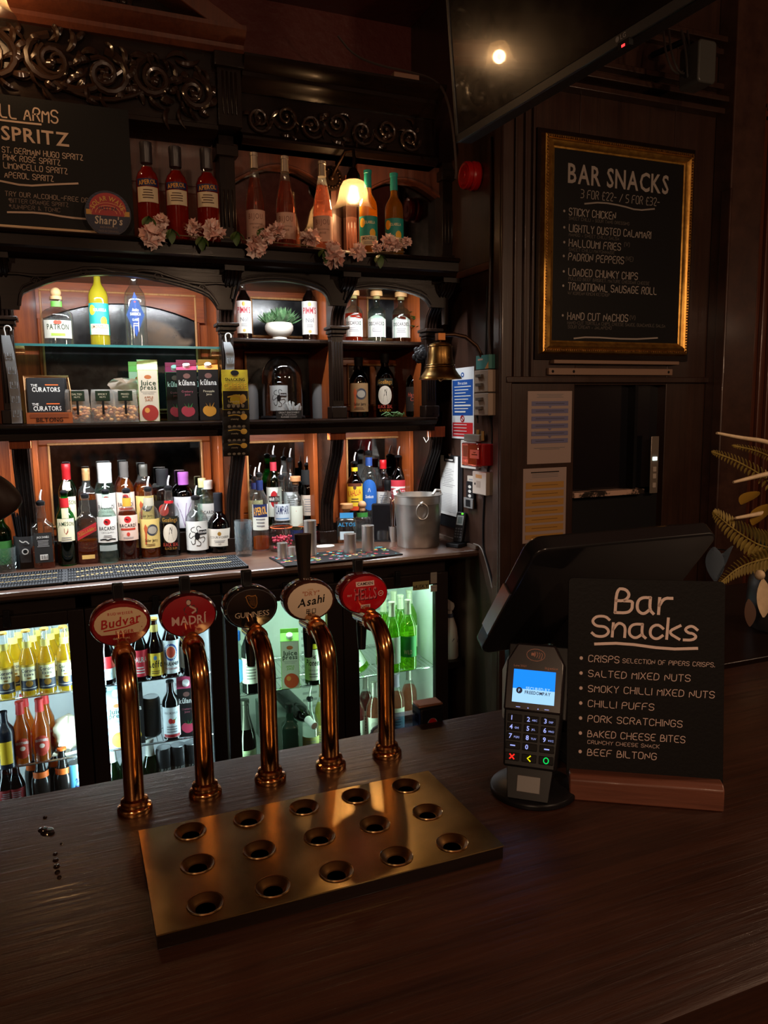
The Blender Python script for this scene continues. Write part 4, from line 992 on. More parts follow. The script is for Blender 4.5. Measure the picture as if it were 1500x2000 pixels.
for c_, (e_, sh) in enumerate(((E_R, 'x'), (E_Y, '<'), (E_G, 'o'))):
    x = -.024 + c_ * .0235; z = .0335
    m = MB(); m.box(x - .010, x + .010, -.0165, -.0138, z - .0055, z + .0055, BLACKM, RF); kb = m.build('key', cdr, bevel=.001)
    A = Art()
    if sh == 'x': A.line([(x - .003, z - .003), (x + .003, z + .003)], .0018, e_, 0); A.line([(x - .003, z + .003), (x + .003, z - .003)], .0018, e_, 0)
    elif sh == '<': A.line([(x + .002, z + .0035), (x - .002, z), (x + .002, z - .0035)], .0018, e_, 0)
    else: A.line([(x + .0033 * math.cos(t * .4), z + .0038 * math.sin(t * .4)) for t in range(17)], .0013, e_, 0)
    mm_ = MB(); A.emit(mm_, lambda u, v, k: RF @ Vector((u, -.0166 - k, v)), .0002, .0001); mm_.build('legend', kb, fix=False)

# ---------------------------------------------------------------- till screen seen from behind
till = thing('till_screen', 'black till touchscreen seen from its back, tilted above the card reader', 'till', (.74, 1.02, BT))
tO = (.74, 1.02, BT)
a = Vector((.580, 1.05, 1.277)); up = Vector((0, .895 - 1.05, 1.469 - 1.277)).normalized(); H_ = .248
nrm = Vector((1, 0, 0)).cross(up)
fr_ = Matrix(((1, nrm.x, up.x, a.x), (0, nrm.y, up.y, a.y), (0, nrm.z, up.z, a.z), (0, 0, 0, 1)))
def rr(x0, x1, z0, z1, r, n=5):
    o = []
    for cx, cz, s in ((x1 - r, z0 + r, -PI / 2), (x1 - r, z1 - r, 0), (x0 + r, z1 - r, PI / 2), (x0 + r, z0 + r, PI)):
        o += [(cx + r * math.cos(s + PI / 2 * k / n), cz + r * math.sin(s + PI / 2 * k / n)) for k in range(n + 1)]
    return o
m = MB(); m.prism(rr(0, .33, 0, H_, .02), -.004, .022, P((.010, .010, .011), .3, coat=.4), 'xz', fr_); m.prism(rr(.02, .31, .02, H_ - .02, .02), -.022, -.004, BLACK, 'xz', fr_)
sc_ = m.build('monitor', till, tO, bevel=.003)
m = MB(); m.prism(rr(-.003, .001, .05, .15, .001), -.002, .020, P((.72, .74, .76), .34, 1), 'xz', fr_); m.build('edge_sheen', sc_, tO)  # pale metal strip stands in for fridge light reflected on the monitor edge
m = MB(); m.box(.68, .80, .93, 1.12, BT, BT + .02, BLACK); m.tube([(.74, 1.03, BT + .015), (.74, 1.04, 1.22), (.74, 1.0, 1.34)], .03, BLACK, 14); m.build('stand', till, tO, bevel=.004)
# pale box and cable between reader and menu
c = at(1088, 1345, Z=1.16); m = MB()
pbx = thing('receipt_printer', 'pale grey receipt printer half hidden behind the small snack menu', 'printer', (.735, 1.09, BT))
m.prism([(-.05, 0), (.05, 0), (.05, .13), (-.03, .13), (-.05, .09)], -.05, .05, P((.42, .45, .44), .45), 'xz'); m.build('housing', pbx, bevel=.004)
m = MB(); m.prism([(-.02, .1302), (.045, .1302), (.045, .134), (-.02, .134)], -.04, .04, BLACK, 'xz'); m.build('paper_lid', pbx)
m = MB(); p = [at(1108, 1388, Z=BT + .004), at(1095, 1415, Z=BT + .004), at(1070, 1440, Z=BT + .004), at(1060, 1456, Z=BT + .004)]
m.tube(p, .0022, BLACK, 6); tag(m.build('power_cable'), 'thin black cable curving over the bar behind the card reader', 'cable')

# ---------------------------------------------------------------- small chalk menu in its wooden block
CHK = P((.007, .007, .0075), .55, bump=.1, bscale=200, name='chalkboard'); CHALK = P('f2dcd2', .8, name='chalk'); CHALK2 = P('dcc4ba', .8, name='chalk_thin')
pl, pr_ = at(1110, 1545, Z=BT), at(1405, 1568, Z=BT)
ux = (pr_ - pl).normalized(); ctr = (pl + pr_) / 2
sg = thing('table_menu', 'small black chalk snack menu standing in a wooden block on the bar', 'menu board', ctr, math.atan2(ux.y, ux.x))
wd = (pr_ - pl).length
REDW = wood((.10, .032, .018), (.22, .075, .042), 'x', 1, .45, .1, .2)
m = MB(); m.prism([(-.026, 0), (.034, 0), (.034, .022), (.012, .034), (-.018, .036), (-.026, .030)], -wd / 2, wd / 2, REDW, 'yz'); m.build('wooden_block', sg, bevel=.002)
lean = R_(8); BM = Matrix.Translation((0, 0, .022)) @ Matrix.Rotation(-lean, 4, 'X')
bh = .287; bw = .212
m = MB(); m.prism(rr(-bw / 2, bw / 2, 0, bh, .006, 3), -.002, .002, CHK, 'xz', BM); bo = m.build('board', sg, bevel=.0006)
A = Art()
def L(t, x, y, h, w=None, mat_=CHALK2, wt=.11, **k): A.chalk(t, x, y, h, mat_, w, wt, **k)
L('Bar', -.041, .239, .034, .076, CHALK, .12, gap=1.2, jit=0); L('Snacks', -.073, .2045, .029, .142, CHALK, .13, gap=1.0, jit=.1)
A.line([(-.068, .193), (-.03, .196), (.03, .190), (.07, .193)], .004, CHALK)
y = .172
for t, w, sub in (('CRISPS', .042, None), ('SALTED MIXED NUTS', .138, None), ('SMOKY CHILLI MIXED NUTS', .17, None), ('CHILLI PUFFS', .09, None), ('PORK SCRATCHINGS', .128, None), ('BAKED CHEESE BITES', .132, 'x'), ('BEEF BILTONG', .094, None)):
    L(t, -.077, y - .0045, .0092, w); A.oval(-.087, y, .0024, .0026, CHALK2, 10)
    if t == 'CRISPS': L('SELECTION OF PIPERS CRISPS.', -.030, y - .004, .006, .123)
    if sub: L('CRUNCHY CHEESE SNACK', -.077, y - .0145, .005, .098)
    y -= .0215 if not sub else .0265
mm_ = MB(); A.emit(mm_, lambda u, v, k: BM @ Vector((u, -.002 - k, v)), .0003, .00001); mm_.build('lettering', bo, fix=False, smooth=0)
# ---------------------------------------------------------------- bottle fridges
FRY = 2.93; FRB = 3.42; FZ0, FZ1 = .12, 1.008
FRM = P((.016, .011, .010), .4, vary=.08, name='fridge_frame'); LINER = P((.62, .64, .65), .45, name='fridge_liner')
def fridge(label, x0, x1, doors, shelves, power, col, lz=(.24, .905)):
    f = thing('bottle_fridge', label, 'fridge', ((x0 + x1) / 2, 3.15, 0)); o = ((x0 + x1) / 2, 3.15, 0)
    m = MB(); t = .02
    m.box(x0, x0 + t, FRY + .04, FRB, FZ0, FZ1, FRM); m.box(x1 - t, x1, FRY + .04, FRB, FZ0, FZ1, FRM); m.box(x0, x1, FRB, FRB + t, FZ0, FZ1, FRM); m.box(x0, x1, FRY + .04, FRB, FZ1 - t, FZ1, FRM); m.box(x0, x1, FRY + .04, FRB, 0, FZ0 + t, FRM)
    m.box(x0, x1, FRY, FRY + .04, 0, FZ0 + .02, FRM); m.box(x0, x1, FRY, FRY + .04, lz[1] + .03, FZ1, FRM); m.box((doors[0][1] + doors[1][0]) / 2 - .03, (doors[0][1] + doors[1][0]) / 2 + .03, FRY, FRY + .04, FZ0, FZ1, FRM)
    m.build('cabinet', f, o, bevel=.003)
    m = MB(); m.box(x0 + t, x0 + t + .004, FRY + .045, FRB, FZ0 + t, FZ1 - t, LINER); m.box(x1 - t - .004, x1 - t, FRY + .045, FRB, FZ0 + t, FZ1 - t, LINER); m.box(x0 + t, x1 - t, FRB - .004, FRB, FZ0 + t, FZ1 - t, LINER); m.box(x0 + t, x1 - t, FRY + .045, FRB, FZ1 - t - .004, FZ1 - t, LINER); m.box(x0 + t, x1 - t, FRY + .045, FRB, FZ0 + t, FZ0 + t + .004, LINER)
    for k in range(22):
        z = FZ0 + .08 + k * .034
        for xx in (x0 + .10, (x0 + x1) / 2, x1 - .10): m.box(xx - .035, xx + .035, FRB - .0055, FRB - .0035, z, z + .012, P((.35, .37, .38), .5))
    m.build('liner', f, o)
    for (g0, g1) in doors:
        i_ = doors.index((g0, g1)); md = (doors[0][1] + doors[1][0]) / 2; a = x0 + .002 if i_ == 0 else md + .0015; b = md - .0015 if i_ == 0 else x1 - .002
        m = MB(); z0, z1 = lz[0] - .06, lz[1] + .05
        m.box(a, g0, FRY - .032, FRY, z0, z1, FRM); m.box(g1, b, FRY - .032, FRY, z0, z1, FRM); m.box(g0, g1, FRY - .032, FRY, lz[1], z1, FRM); m.box(g0, g1, FRY - .032, FRY, z0, lz[0], FRM)
        d = m.build('door', f, o, bevel=.003)
        m = MB(); m.box(g0, g1, FRY - .016, FRY - .012, lz[0], lz[1], G('eef6f4', 1.0)); m.build('door_glass', d, o)
        m = MB(); m.box((a + b) / 2 - .011, (a + b) / 2 + .011, FRY - .046, FRY - .032, z1 - .035, z1 + .025, BLACK); m.build('door_handle', d, o, bevel=.002)
    wire = P((.68, .69, .70), .25, 1)
    for z in shelves:
        m = MB(); n = int((x1 - x0) / .022)
        for k in range(n + 1):
            x = x0 + .026 + (x1 - x0 - .052) * k / n; m.tube([(x, FRY + .055, z - .003), (x, FRB - .02, z - .003)], .0016, wire, 5)
        for y, r in ((FRY + .055, .0035), (FRY + .05, .003), (FRY + .2, .0025), (FRB - .02, .003)): m.tube([(x0 + .026, y, z - .0065 if y > FRY + .06 else z - .004), (x1 - .026, y, z - .0065 if y > FRY + .06 else z - .004)], r, wire, 6)
        m.build('wire_shelf', f, o)
    m = MB(); m.box(x0 + .03, x1 - .03, FRY + .05, FRY + .066, FZ1 - .042, FZ1 - .026, EM(col, 6)); m.build('light_tube', f, o)
    for (g0, g1) in doors:
        light('fridge_led', 'AREA', ((g0 + g1) / 2, FRY + .058, FZ1 - .046), power * .7, col, g1 - g0, .014, (0, .35, -1))
        for s, xx in ((1, g0 - .012), (-1, g1 + .012)):
            m = MB(); m.box(xx - .004, xx + .004, FRY + .001, FRY + .007, lz[0], lz[1], EM(col, 3)); m.build('side_light', f, o)
            light('fridge_side_led', 'AREA', (xx, FRY + .012, .57), power * .38, col, .014, .62, (s * .75, 1, 0))
    return f
fridge('dark framed glass door bottle fridge holding yellow and orange beers', -.49, .505, ((-.43, -.045), (.067, .452)), (.375, .632), L_FR1, (.72, .90, 1.0))
F2 = fridge('dark framed glass door wine fridge with green-lit bottles, nearest the wall', .512, 1.475, ((.560, .925), (1.060, 1.412)), (.515,), L_FR2, (.68, 1.0, .74))
o = (F2.location.x, 3.15, 0)
A = Art(); a = at(806, 1137, Y=FRY - .033); b = at(838, 1150, Y=FRY - .033)
A.rect((a.x + b.x) / 2, (a.z + b.z) / 2, b.x - a.x, a.z - b.z, P('8f8a5c', .5)); A.text('HUSKY', (a.x + b.x) / 2, b.z + .006, .016, K, b.x - a.x - .008, True)
for px, y0, y1, c in ((847, 1117, 1140, '8a857c'), (847, 1142, 1156, '9a958c')):
    p, q = at(px, y0, Y=FRY - .033), at(px, y1, Y=FRY - .033); A.rect(p.x, (p.z + q.z) / 2, .030, p.z - q.z - .003, P(c, .6)); A.rect(p.x, p.z - .012, .022, .003, GRY)
m = MB(); A.emit(m, on_plane((0, FRY - .033, 0), (1, 0, 0), (0, 0, 1))); m.build('stickers', F2, o, fix=False)
# --- contents: (fridge 1)
S1a, S1b, S1c = .632, .375, .145
def fx(px, py, Y): return at(px, py, Y=Y).x
def bot(name, label, px, Y, z, h, r, kind='beer', group=None, **k):
    return make_bottle(name, label, 'bottle', (fx(px, 1300 if z > .5 else 1420, Y), Y, z), h, r, kind, group=group, **k)
cor = bot('lager_bottle', 'clear yellow lager bottle, front row of the top fridge shelf, third from the door frame', 17 - 8, 2.995, S1a, .243, .031, group='yellow lager bottles in the fridge', glass=GCLR, liq=(L_YEL, .80), cap=('crown', GOLD), labels=[lab((.10, .50), P('e9dfb0', .6), art_corona), lab((.74, .84), P('d9c464', .6))])
cn = {}
for px, Y, l in ((57, 2.995, 'clear yellow lager bottle, front row, second from the fridge door frame'), (93, 2.995, 'clear yellow lager bottle, front row, with label turned full to the bar'), (130, 2.995, 'clear yellow lager bottle at the door frame end of the front row')):
    p = (fx(px - 2, 1300, Y), Y, S1a); dup(cor, p, face_cam(p), l)
for px, Y in ((28, 3.07), (66, 3.07), (101, 3.07), (130, 3.07), (40, 3.145), (77, 3.145), (112, 3.145), (135, 3.145)):
    p = (fx(px, 1290, Y), Y, S1a); dup(cor, p, face_cam(p), 'yellow lager bottle in the rows behind the front lagers on the top fridge shelf')
red = bot('cider_bottle', 'orange cider bottle with round red label, front pair, beside the black bottle', 41, 3.0, S1b, .236, .031, glass=GCLR, group='orange cider bottles', liq=(LIQ('e0862a', .4, 'f4aa48'), .86), cap=('foil', P('c42a2a', .5), .80), labels=[lab((.10, .46), None, art_red, 1.0)])
p = (fx(81, 1440, 3.0), 3.0, S1b); dup(red, p, face_cam(p), 'orange cider bottle with round red label, nearer the cloth bag of the front pair')
for px in (52, 92): p = (fx(px, 1430, 3.075), 3.075, S1b); dup(red, p, face_cam(p), 'orange cider bottle standing directly behind the front pair of cider bottles')
bot('stout_bottle', 'black bottle at the frame edge beside the orange cider on the middle fridge shelf', 8, 2.99, S1b, .21, .034, 'std', glass=P((.01, .012, .02), .25), labels=[lab((.1, .5), YEL, None, .5)])
for px, py, l in ((73, 1550, 'black bottle with orange neck band on the fridge floor, first of the pair'), (117, 1545, 'black bottle with orange neck band on the fridge floor, nearer the blue can')):
    bot('cider_bottle', l, px, 3.0, .175, .232, .034, 'beer', glass=P((.012, .009, .008), .2), cap=('crown', ORG), labels=[lab((.60, .70), ORG, None, .95)], group='black bottles with orange bands')
for px in (60, 104): bot('cider_bottle', 'black orange-banded bottle behind the front pair on the fridge floor', px, 3.08, .175, .232, .034, 'beer', glass=P((.012, .009, .008), .2), cap=('crown', ORG), labels=[lab((.60, .70), ORG, None, .95)], group='black bottles with orange bands')
for px, l in ((22, 'dark red bottle on the fridge floor beside the orange-banded black bottles'), (2, 'dark red bottle on the fridge floor at the picture edge')): bot('ale_bottle', l, px, 3.0, .175, .225, .032, 'beer', glass=GBRN, liq=(LIQ('3a0f0c', .6), .7), labels=[lab((.25, .52), DRED, art_plain)], cap=('crown', RED))
def can(label, px, Y, z, h, r, mat_, art=None, cat='can', group=None):
    p = (fx(px, 1420, Y), Y, z); t = thing('drink_can', label, cat, p, face_cam(p), group)
    m = MB(); m.sweep([(0, .004), (r * .8, 0), (r, .008), (r, h - .012), (r * .86, h - .002), (r * .84, h)], mat_, seg=24, cap=False); m.build('can_body', t)
    m = MB(); m.sweep([(r * .86, h), (r * .82, h + .001), (r * .80, h - .004), (0, h - .004)], SILV, seg=24); m.build('can_lid', t)
    if art:
        A = Art(); art(A, r * 1.2, h); m = MB(); f = on_round(r + .0004); A.emit(m, lambda u, v, k: f(u, v + h / 2, k), .0002, .0001, .004); m.build('print', t, fix=False)
    return t
can('pale blue drink can on the fridge floor by the door frame', 143, 3.0, .175, .168, .033, P('5ba6d0', .35, .3), lambda A, w, h: A.text('A', 0, -h * .1, h * .3, NAVY, w, True))
# cloth bag
p = at(128, 1425, Y=3.02)
bg = thing('cloth_bag', 'crumpled cream cloth bag on the middle fridge shelf beside orange ciders', 'bag', (p.x, 3.06, S1b))
m = MB(); rnd = random.Random(4); vs = []; fs = []; nx, nz = 22, 14
for j in range(nz + 1):
    for i in range(nx):
        a = 2 * PI * i / nx; f = j / nz; rr_ = (.052 + .016 * math.sin(a * 3 + f * 4) + .008 * math.sin(a * 7 - f * 9) + .007 * math.sin(f * 17 + a * 2) + rnd.uniform(-.003, .003)) * (math.sin(PI * (f * .86 + .12)) ** .5)
        vs.append((rr_ * math.cos(a) * .95 + .012 * f, rr_ * math.sin(a) * .9, f * .135 + .010 * math.sin(a * 2 + 1) * f * (1 - f) * 4))
for j in range(nz):
    for i in range(nx): fs.append((j * nx + i, j * nx + (i + 1) % nx, (j + 1) * nx + (i + 1) % nx, (j + 1) * nx + i))
fs += [tuple(range(nx)), tuple(nz * nx + i for i in range(nx))]
m.add(vs, fs, P('cfc6b0', .85, bump=.2, bscale=80)); m.build('bag', bg, smooth=60)
m = MB(); m.tube([(-.03, -.058, .02), (-.05, -.062, .012), (.0, -.066, .006), (.05, -.06, .010)], [.006, .008, .008, .006], P('cfc6b0', .85), 8, flat=.5); m.build('strap', bg)
# second door of fridge 1
def carton(name, label, px, py, Y, z, w, d, h, mat_, art, capm=WHITE, topm=None, rz=None, group=None, cap=True):
    p = (fx(px, py, Y), Y, z); t = thing(name, label, 'carton', p, face_cam(p) if rz is None else rz, group)
    m = MB(); hb = h * .83
    m.box(-w / 2, w / 2, -d / 2, d / 2, 0, hb, mat_); tm = topm or mat_
    m.add([(-w / 2, -d / 2, hb), (w / 2, -d / 2, hb), (w / 2, d / 2, hb), (-w / 2, d / 2, hb), (-w / 2, 0, h * .93), (w / 2, 0, h * .93)], [(0, 1, 5, 4), (2, 3, 4, 5), (0, 4, 3), (1, 2, 5)], tm)
    m.box(-w / 2, w / 2, -.0015, .0015, h * .93 - .001, h, tm); m.build('carton_body', t, bevel=.0012)
    if cap:
        m = MB(); n_ = Matrix.Translation((0, -d * .25, h * .88)) @ Matrix.Rotation(math.atan2(h * .10, d / 2), 4, 'X')
        m.sweep([(.014, -.002), (.014, .012), (.012, .014), (0, .014)], capm, seg=16, xf=n_); m.build('cap', t)
    A = Art(); art(A, w / 2, hb); m = MB(); A.emit(m, on_plane((0, -d / 2, 0), (1, 0, 0), (0, 0, 1)), .0003, .00008); m.build('print', t, fix=False)
    return t
def a_juice(fruit, bandc, ground=None):
    def f(A, w, h):
        if ground: A.rect(0, h * .5, 1.9 * w, h * .98, ground)
        A.oval(0, h * .86, w * .35, h * .04, P('b86a3a', .5)); A.text('Juice', 0, h * .70, h * .10, P('26402c', .5), 1.6 * w, True); A.text('press', 0, h * .62, h * .09, P('26402c', .5), 1.6 * w, True)
        A.rect(0, h * .575, 1.5 * w, h * .006, GRY); A.text('FRESH PRESSED', 0, h * .53, h * .022, GRY, 1.4 * w); A.text('APPLE', 0, h * .45, h * .04, bandc, w, True); A.text('JUICE', 0, h * .40, h * .04, bandc, w, True); A.oval(w * .08, h * .17, w * .8, h * .155, fruit); A.oval(-w * .2, h * .22, w * .25, h * .05, P('e09a4a', .5))
    return f
def a_kul(fruit, leafc):
    def f(A, w, h):
        A.rect(0, h * .5, 1.94 * w, h * .98, P((.014, .013, .013), .4))
        A.oval(0, h * .88, w * .35, h * .05, P('6d4a44', .5)); A.text('kūlana', 0, h * .70, h * .10, WH, 1.6 * w, True); A.text('Pineapple' if leafc == GOLD else 'Cranberry', 0, h * .56, h * .04, P('a85a6a', .5) if leafc != GOLD else CR, 1.1 * w); A.text('Juice', 0, h * .50, h * .04, P('a85a6a', .5) if leafc != GOLD else CR, .7 * w)
        A.oval(-w * .25, h * .2, w * .42, h * .09, fruit); A.oval(w * .25, h * .19, w * .42, h * .09, fruit); A.oval(0, h * .16, w * .5, h * .08, fruit)
        for s in (-1, 0, 1): A.poly([(s * w * .15, h * .26), (s * w * .45 + w * .05, h * .36), (s * w * .2 + w * .12, h * .26)], leafc)
    return f
bot('ale_bottle', 'brown bottle with red and white label on the top shelf of the second fridge door', 208, 3.0, S1a, .235, .031, glass=GBRN, liq=(L_DRK, .8), cap=('crown', RED), labels=[lab((.1, .28), P('b8d0d8', .6), art_plain), lab((.28, .48), RED)])
bot('ale_bottle', 'brown beer bottle behind the first tap on the top fridge shelf', 243, 3.0, S1a, .235, .031, glass=GBRN, liq=(L_DRK, .8), cap=('crown', GOLD), labels=[lab((.12, .48), CR, art_plain)])
bot('lager_bottle', 'dark beer bottle with crimson label, between the tap and the yellow-labelled bottle', 274, 3.0, S1a, .235, .031, glass=GBRN, liq=(L_DRK, .8), cap=('crown', GOLD), labels=[lab((.08, .52), P('c42438', .5), art_daura)])
bot('ale_bottle', 'dark beer bottle with yellow label on the top fridge shelf', 304, 3.0, S1a, .235, .032, glass=GBRN, liq=(L_DRK, .8), cap=('crown', GOLD), labels=[lab((.06, .44), P('d9b92c', .5), art_leffe), lab((.78, .90), P('c9b25c', .5))])
bot('wheat_beer_bottle', 'beer bottle with white label and round blue crest on the top fridge shelf', 335, 3.0, S1a, .262, .033, glass=GBRN, liq=(LIQ('b97a1c', .5), .8), cap=('crown', WHITE), labels=[lab((.06, .56), P('d5ddE0'.lower(), .6), art_paul)])
bot('ale_bottle', 'brown bottle behind the second tap on the top fridge shelf', 368, 3.0, S1a, .235, .031, glass=GBRN, liq=(L_DRK, .8), cap=('crown', GOLD), labels=[lab((.12, .48), WH, art_plain)])
bot('wine_bottle', 'dark green bottle with white label on the middle shelf beside a blue carton', 207, 3.02, S1b, .24, .03, 'wine', glass=GDGRN, liq=(L_DGRN, .7), labels=[lab((.12, .46), CR, art_plain)])
carton('juice_carton', 'pale blue and white orange juice carton standing behind the first tap', 229, 1400, 3.02, S1b, .072, .072, .238, P('9fc4dc', .5), a_juice(P('d98a3a', .5), P('d9822a', .5), None))
carton('juice_carton', 'black juice carton half hidden behind the first tap, middle fridge shelf', 262, 1400, 3.03, S1b, .072, .072, .238, P((.02, .018, .018), .4), a_kul(P('c9a02a', .5), GOLD))
can('dark grey drink can on the middle fridge shelf between two taps', 297, 3.06, S1b, .16, .036, P((.05, .055, .06), .4), lambda A, w, h: A.rect(0, 0, 1.6 * w, h * .5, P('3d444a', .5)))
bot('cider_bottle', 'dark fruit cider bottle with a red strawberry on its white label', 336, 3.0, S1b, .235, .033, 'std', glass=GBRN, liq=(L_DRK, .8), cap=('crown', K), labels=[lab((.06, .58), P('d0d8dc', .6), art_rek)])
carton('juice_carton', 'black and pink cranberry juice carton on the middle fridge shelf', 366, 1400, 3.02, S1b, .072, .072, .24, P((.02, .018, .018), .4), a_kul(P('c23a5a', .5), GRN), topm=P('a8385c', .5))
for px, l in ((318, 'black stout can on the fridge floor, first of three'), (345, 'black stout can on the fridge floor, middle of three'), (372, 'black stout can on the fridge floor, beside the second tap')):
    can(l, px, 3.0, .175, .168, .033, P((.015, .015, .016), .35), lambda A, w, h: (A.rect(0, -h * .13, 1.7 * w, h * .5, P((.02, .02, .021), .35)), A.text('GUINNESS', 0, -h * .02, h * .07, P('9a9a94', .5), 1.6 * w), A.rect(0, -h * .3, 1.4 * w, h * .08, P('6a6a66', .5))), group='black stout cans')
for px, l in ((215, 'green glass bottle on the floor of the second fridge door, by the frame'), (245, 'green glass bottle just behind the first tap'), (290, 'green glass bottle with silver label between two taps on the fridge floor')):
    bot('cider_bottle', l, px, 3.0, .16, .225, .033, 'beer', glass=GGRN, liq=(L_DGRN, .8), cap=('foil', P('b8bcb4', .4), .72), labels=[lab((.1, .4), P('9aa09a', .5), art_plain)])
# --- fridge 2
S2 = .515; SF = .175
def b2(name, label, px, Y, z, h, r, kind='wine', **k): return make_bottle(name, label, 'bottle', (fx(px, 1260 if z > .4 else 1440, Y), Y, z), h, r, kind, **k)
b2('water_bottle', 'bottle with round blue label at the edge of the wine fridge door', 462, 3.02, S2, .25, .036, 'std', glass=GCLR, liq=(L_CLR, .8), labels=[lab((.2, .6), P('4a86b8', .5), None, .8, 'oval')], cap=('screw', BLUE))
b2('wine_bottle', 'dark green wine bottle standing behind the third tap', 488, 3.0, S2, .30, .037, glass=GDGRN, liq=(L_DGRN, .7), labels=[lab((.15, .5), WH, art_plain)], cap=('foil', K, .76))
carton('juice_carton', 'green and white apple juice carton on the wine fridge shelf', 566, 1270, 3.0, S2, .075, .075, .245, P('7cc242', .5), a_juice(P('c9522c', .5), P('7cb23a', .5), P('cfd9c4', .6)))
b2('wine_bottle', 'white wine bottle with yellow capsule and large white label beside the green carton', 611, 2.99, S2, .30, .037, glass=GDGRN, liq=(L_WHT, .7), labels=[lab((.08, .52), P('d9dcd2', .6), art_pion), lab((.53, .60), P('d9cf2a', .5))], cap=('foil', YEL, .76))
b2('champagne_bottle', 'champagne bottle with black foil neck on the wine fridge floor', 480, 3.0, SF, .31, .042, 'flute', glass=GDGRN, liq=(L_DGRN, .6), cap=('foil', P((.05, .05, .045), .3, .5), .62), labels=[lab((.1, .35), P('8a9a7a', .5), art_plain)])
b2('wine_bottle', 'square dark green bottle below the juice carton', 567, 3.0, SF, .26, .036, 'square', glass=P('142a22', .2), cap=('screw', K), n=6)
b2('wine_bottle', 'clear half empty bottle with black pourer beside the dark square bottle', 607, 3.0, SF, .27, .036, glass=GCLR, liq=(L_WHT, .3), cap=('pourer', K), labels=[lab((.1, .42), P('8f8f5a', .6), art_plain)])
b2('wine_bottle', 'tall amber bottle partly hidden by the fourth tap on the fridge floor', 632, 3.06, SF, .31, .037, glass=GCLR, liq=(L_WHT, .7), cap=('foil', GOLD, .8), labels=[lab((.12, .42), P('b8a05a', .6), art_plain)])
# bottle lying across the others with its white capped neck towards the bar
lb = make_bottle('wine_bottle', 'wine bottle lying on its side, white capped neck pointing to the bar', 'bottle', (fx(556, 1380, 3.18), 3.22, SF + .225), .31, .037, 'wine', glass=GDGRN, liq=(L_DGRN, .7), cap=('foil', WHITE, .8), rz=0)
lb.rotation_euler = (R_(98), R_(-6), R_(10))
# rack the lying bottle rests on
m = MB(); x_ = fx(545, 1400, 3.2)
m.box(x_ - .07, x_ + .08, 3.10, 3.36, SF, SF + .17, P('6f7d78', .6)); tag(m.build('storage_box', off=(x_, 3.23, SF), bevel=.004), 'grey box at the back of the wine fridge under the lying bottle', 'box')
gw = dict(glass=G('d4f0b8', 1.2, .03, .05), liq=(L_GRN, .74))
for px, Y, l, k in ((766, 2.99, 'green wine bottle in the front of the shelf, pale leaf label with teal corner', lab((.14, .52), P('cfe0d4', .6), lambda A, w, h: (A.poly([(-w, -h * .5), (w * .2, -h * .5), (-w * .3, 0), (-w, h * .1)], TEAL), A.line([(0, h * .4), (w * .3, 0), (0, -h * .3)], w * .2, P('8ab88a', .5))))),
                    (797, 2.995, 'green wine bottle nearest the wall end of the fridge, bright green label', lab((.20, .50), P('2f9a4a', .5), lambda A, w, h: A.text('WILD', 0, -h * .35, h * .2, CR, w, True)))):
    b2('wine_bottle', l, px, Y, S2, .31, .037, cap=('foil', P('b9b9a4', .35, .3), .80), labels=[k], **gw)
for px, Y, l in ((750, 3.08, 'green wine bottle in the second row behind the leaf label bottle'), (783, 3.09, 'green wine bottle in the second row between the two front ones'), (800, 3.16, 'green wine bottle at the very back of the shelf by the fridge wall'), (770, 3.17, 'green wine bottle at the back, its cap above the others')):
    b2('wine_bottle', l, px, Y, S2, .31, .037, cap=('foil', P('b9b9a4', .35, .3), .80), labels=[lab((.15, .48), P('bcd0a8', .6), art_plain)], **gw)
tb = b2('wine_bottle', 'green wine bottle tipped over behind the last tap with white back label', 706, 3.02, S2 + .02, .30, .037, cap=('foil', P('b9b9a4', .35, .3), .80), labels=[lab((.1, .5), P('dfe4dc', .6), art_plain)], **gw)
tb.rotation_euler = (R_(10), R_(-28), face_cam(tb.location))
for px, Y, l, li, g_ in ((697, 3.0, 'rosé wine bottle with round emblem label on the wine fridge floor', LIQ('b0545a', .4, 'c97a78'), GCLR), (732, 3.0, 'pale rosé bottle beside the last tap on the wine fridge floor', L_ROSE, GCLR)):
    b2('rose_bottle', l, px, Y, SF, .30, .037, glass=g_, liq=(li, .74), cap=('foil', P('a8a4a0', .3, .5), .80), labels=[lab((.12, .50), P('d4d2cc', .6), art_rose)])
b2('rose_bottle', 'rosé bottle with lilac cap behind the last tap', 775, 3.06, SF, .30, .037, glass=GCLR, liq=(L_ROSE, .7), cap=('foil', P('a898b8', .4), .80), labels=[lab((.12, .5), P('c9ccc4', .6), art_plain)])
b2('rose_bottle', 'dark rosé bottle in the second row of the wine fridge floor', 716, 3.09, SF, .30, .037, glass=GCLR, liq=(LIQ('8a3a40', .4, 'a85a5a'), .74), cap=('foil', P('a8a4a0', .3, .5), .80), labels=[lab((.12, .5), P('c9ccc4', .6), art_plain)])
b2('rose_bottle', 'pale rosé bottle in the second row by the fridge wall', 800, 3.12, SF, .30, .037, glass=GCLR, liq=(L_ROSE, .7), cap=('foil', P('a8a4a0', .3, .5), .80))
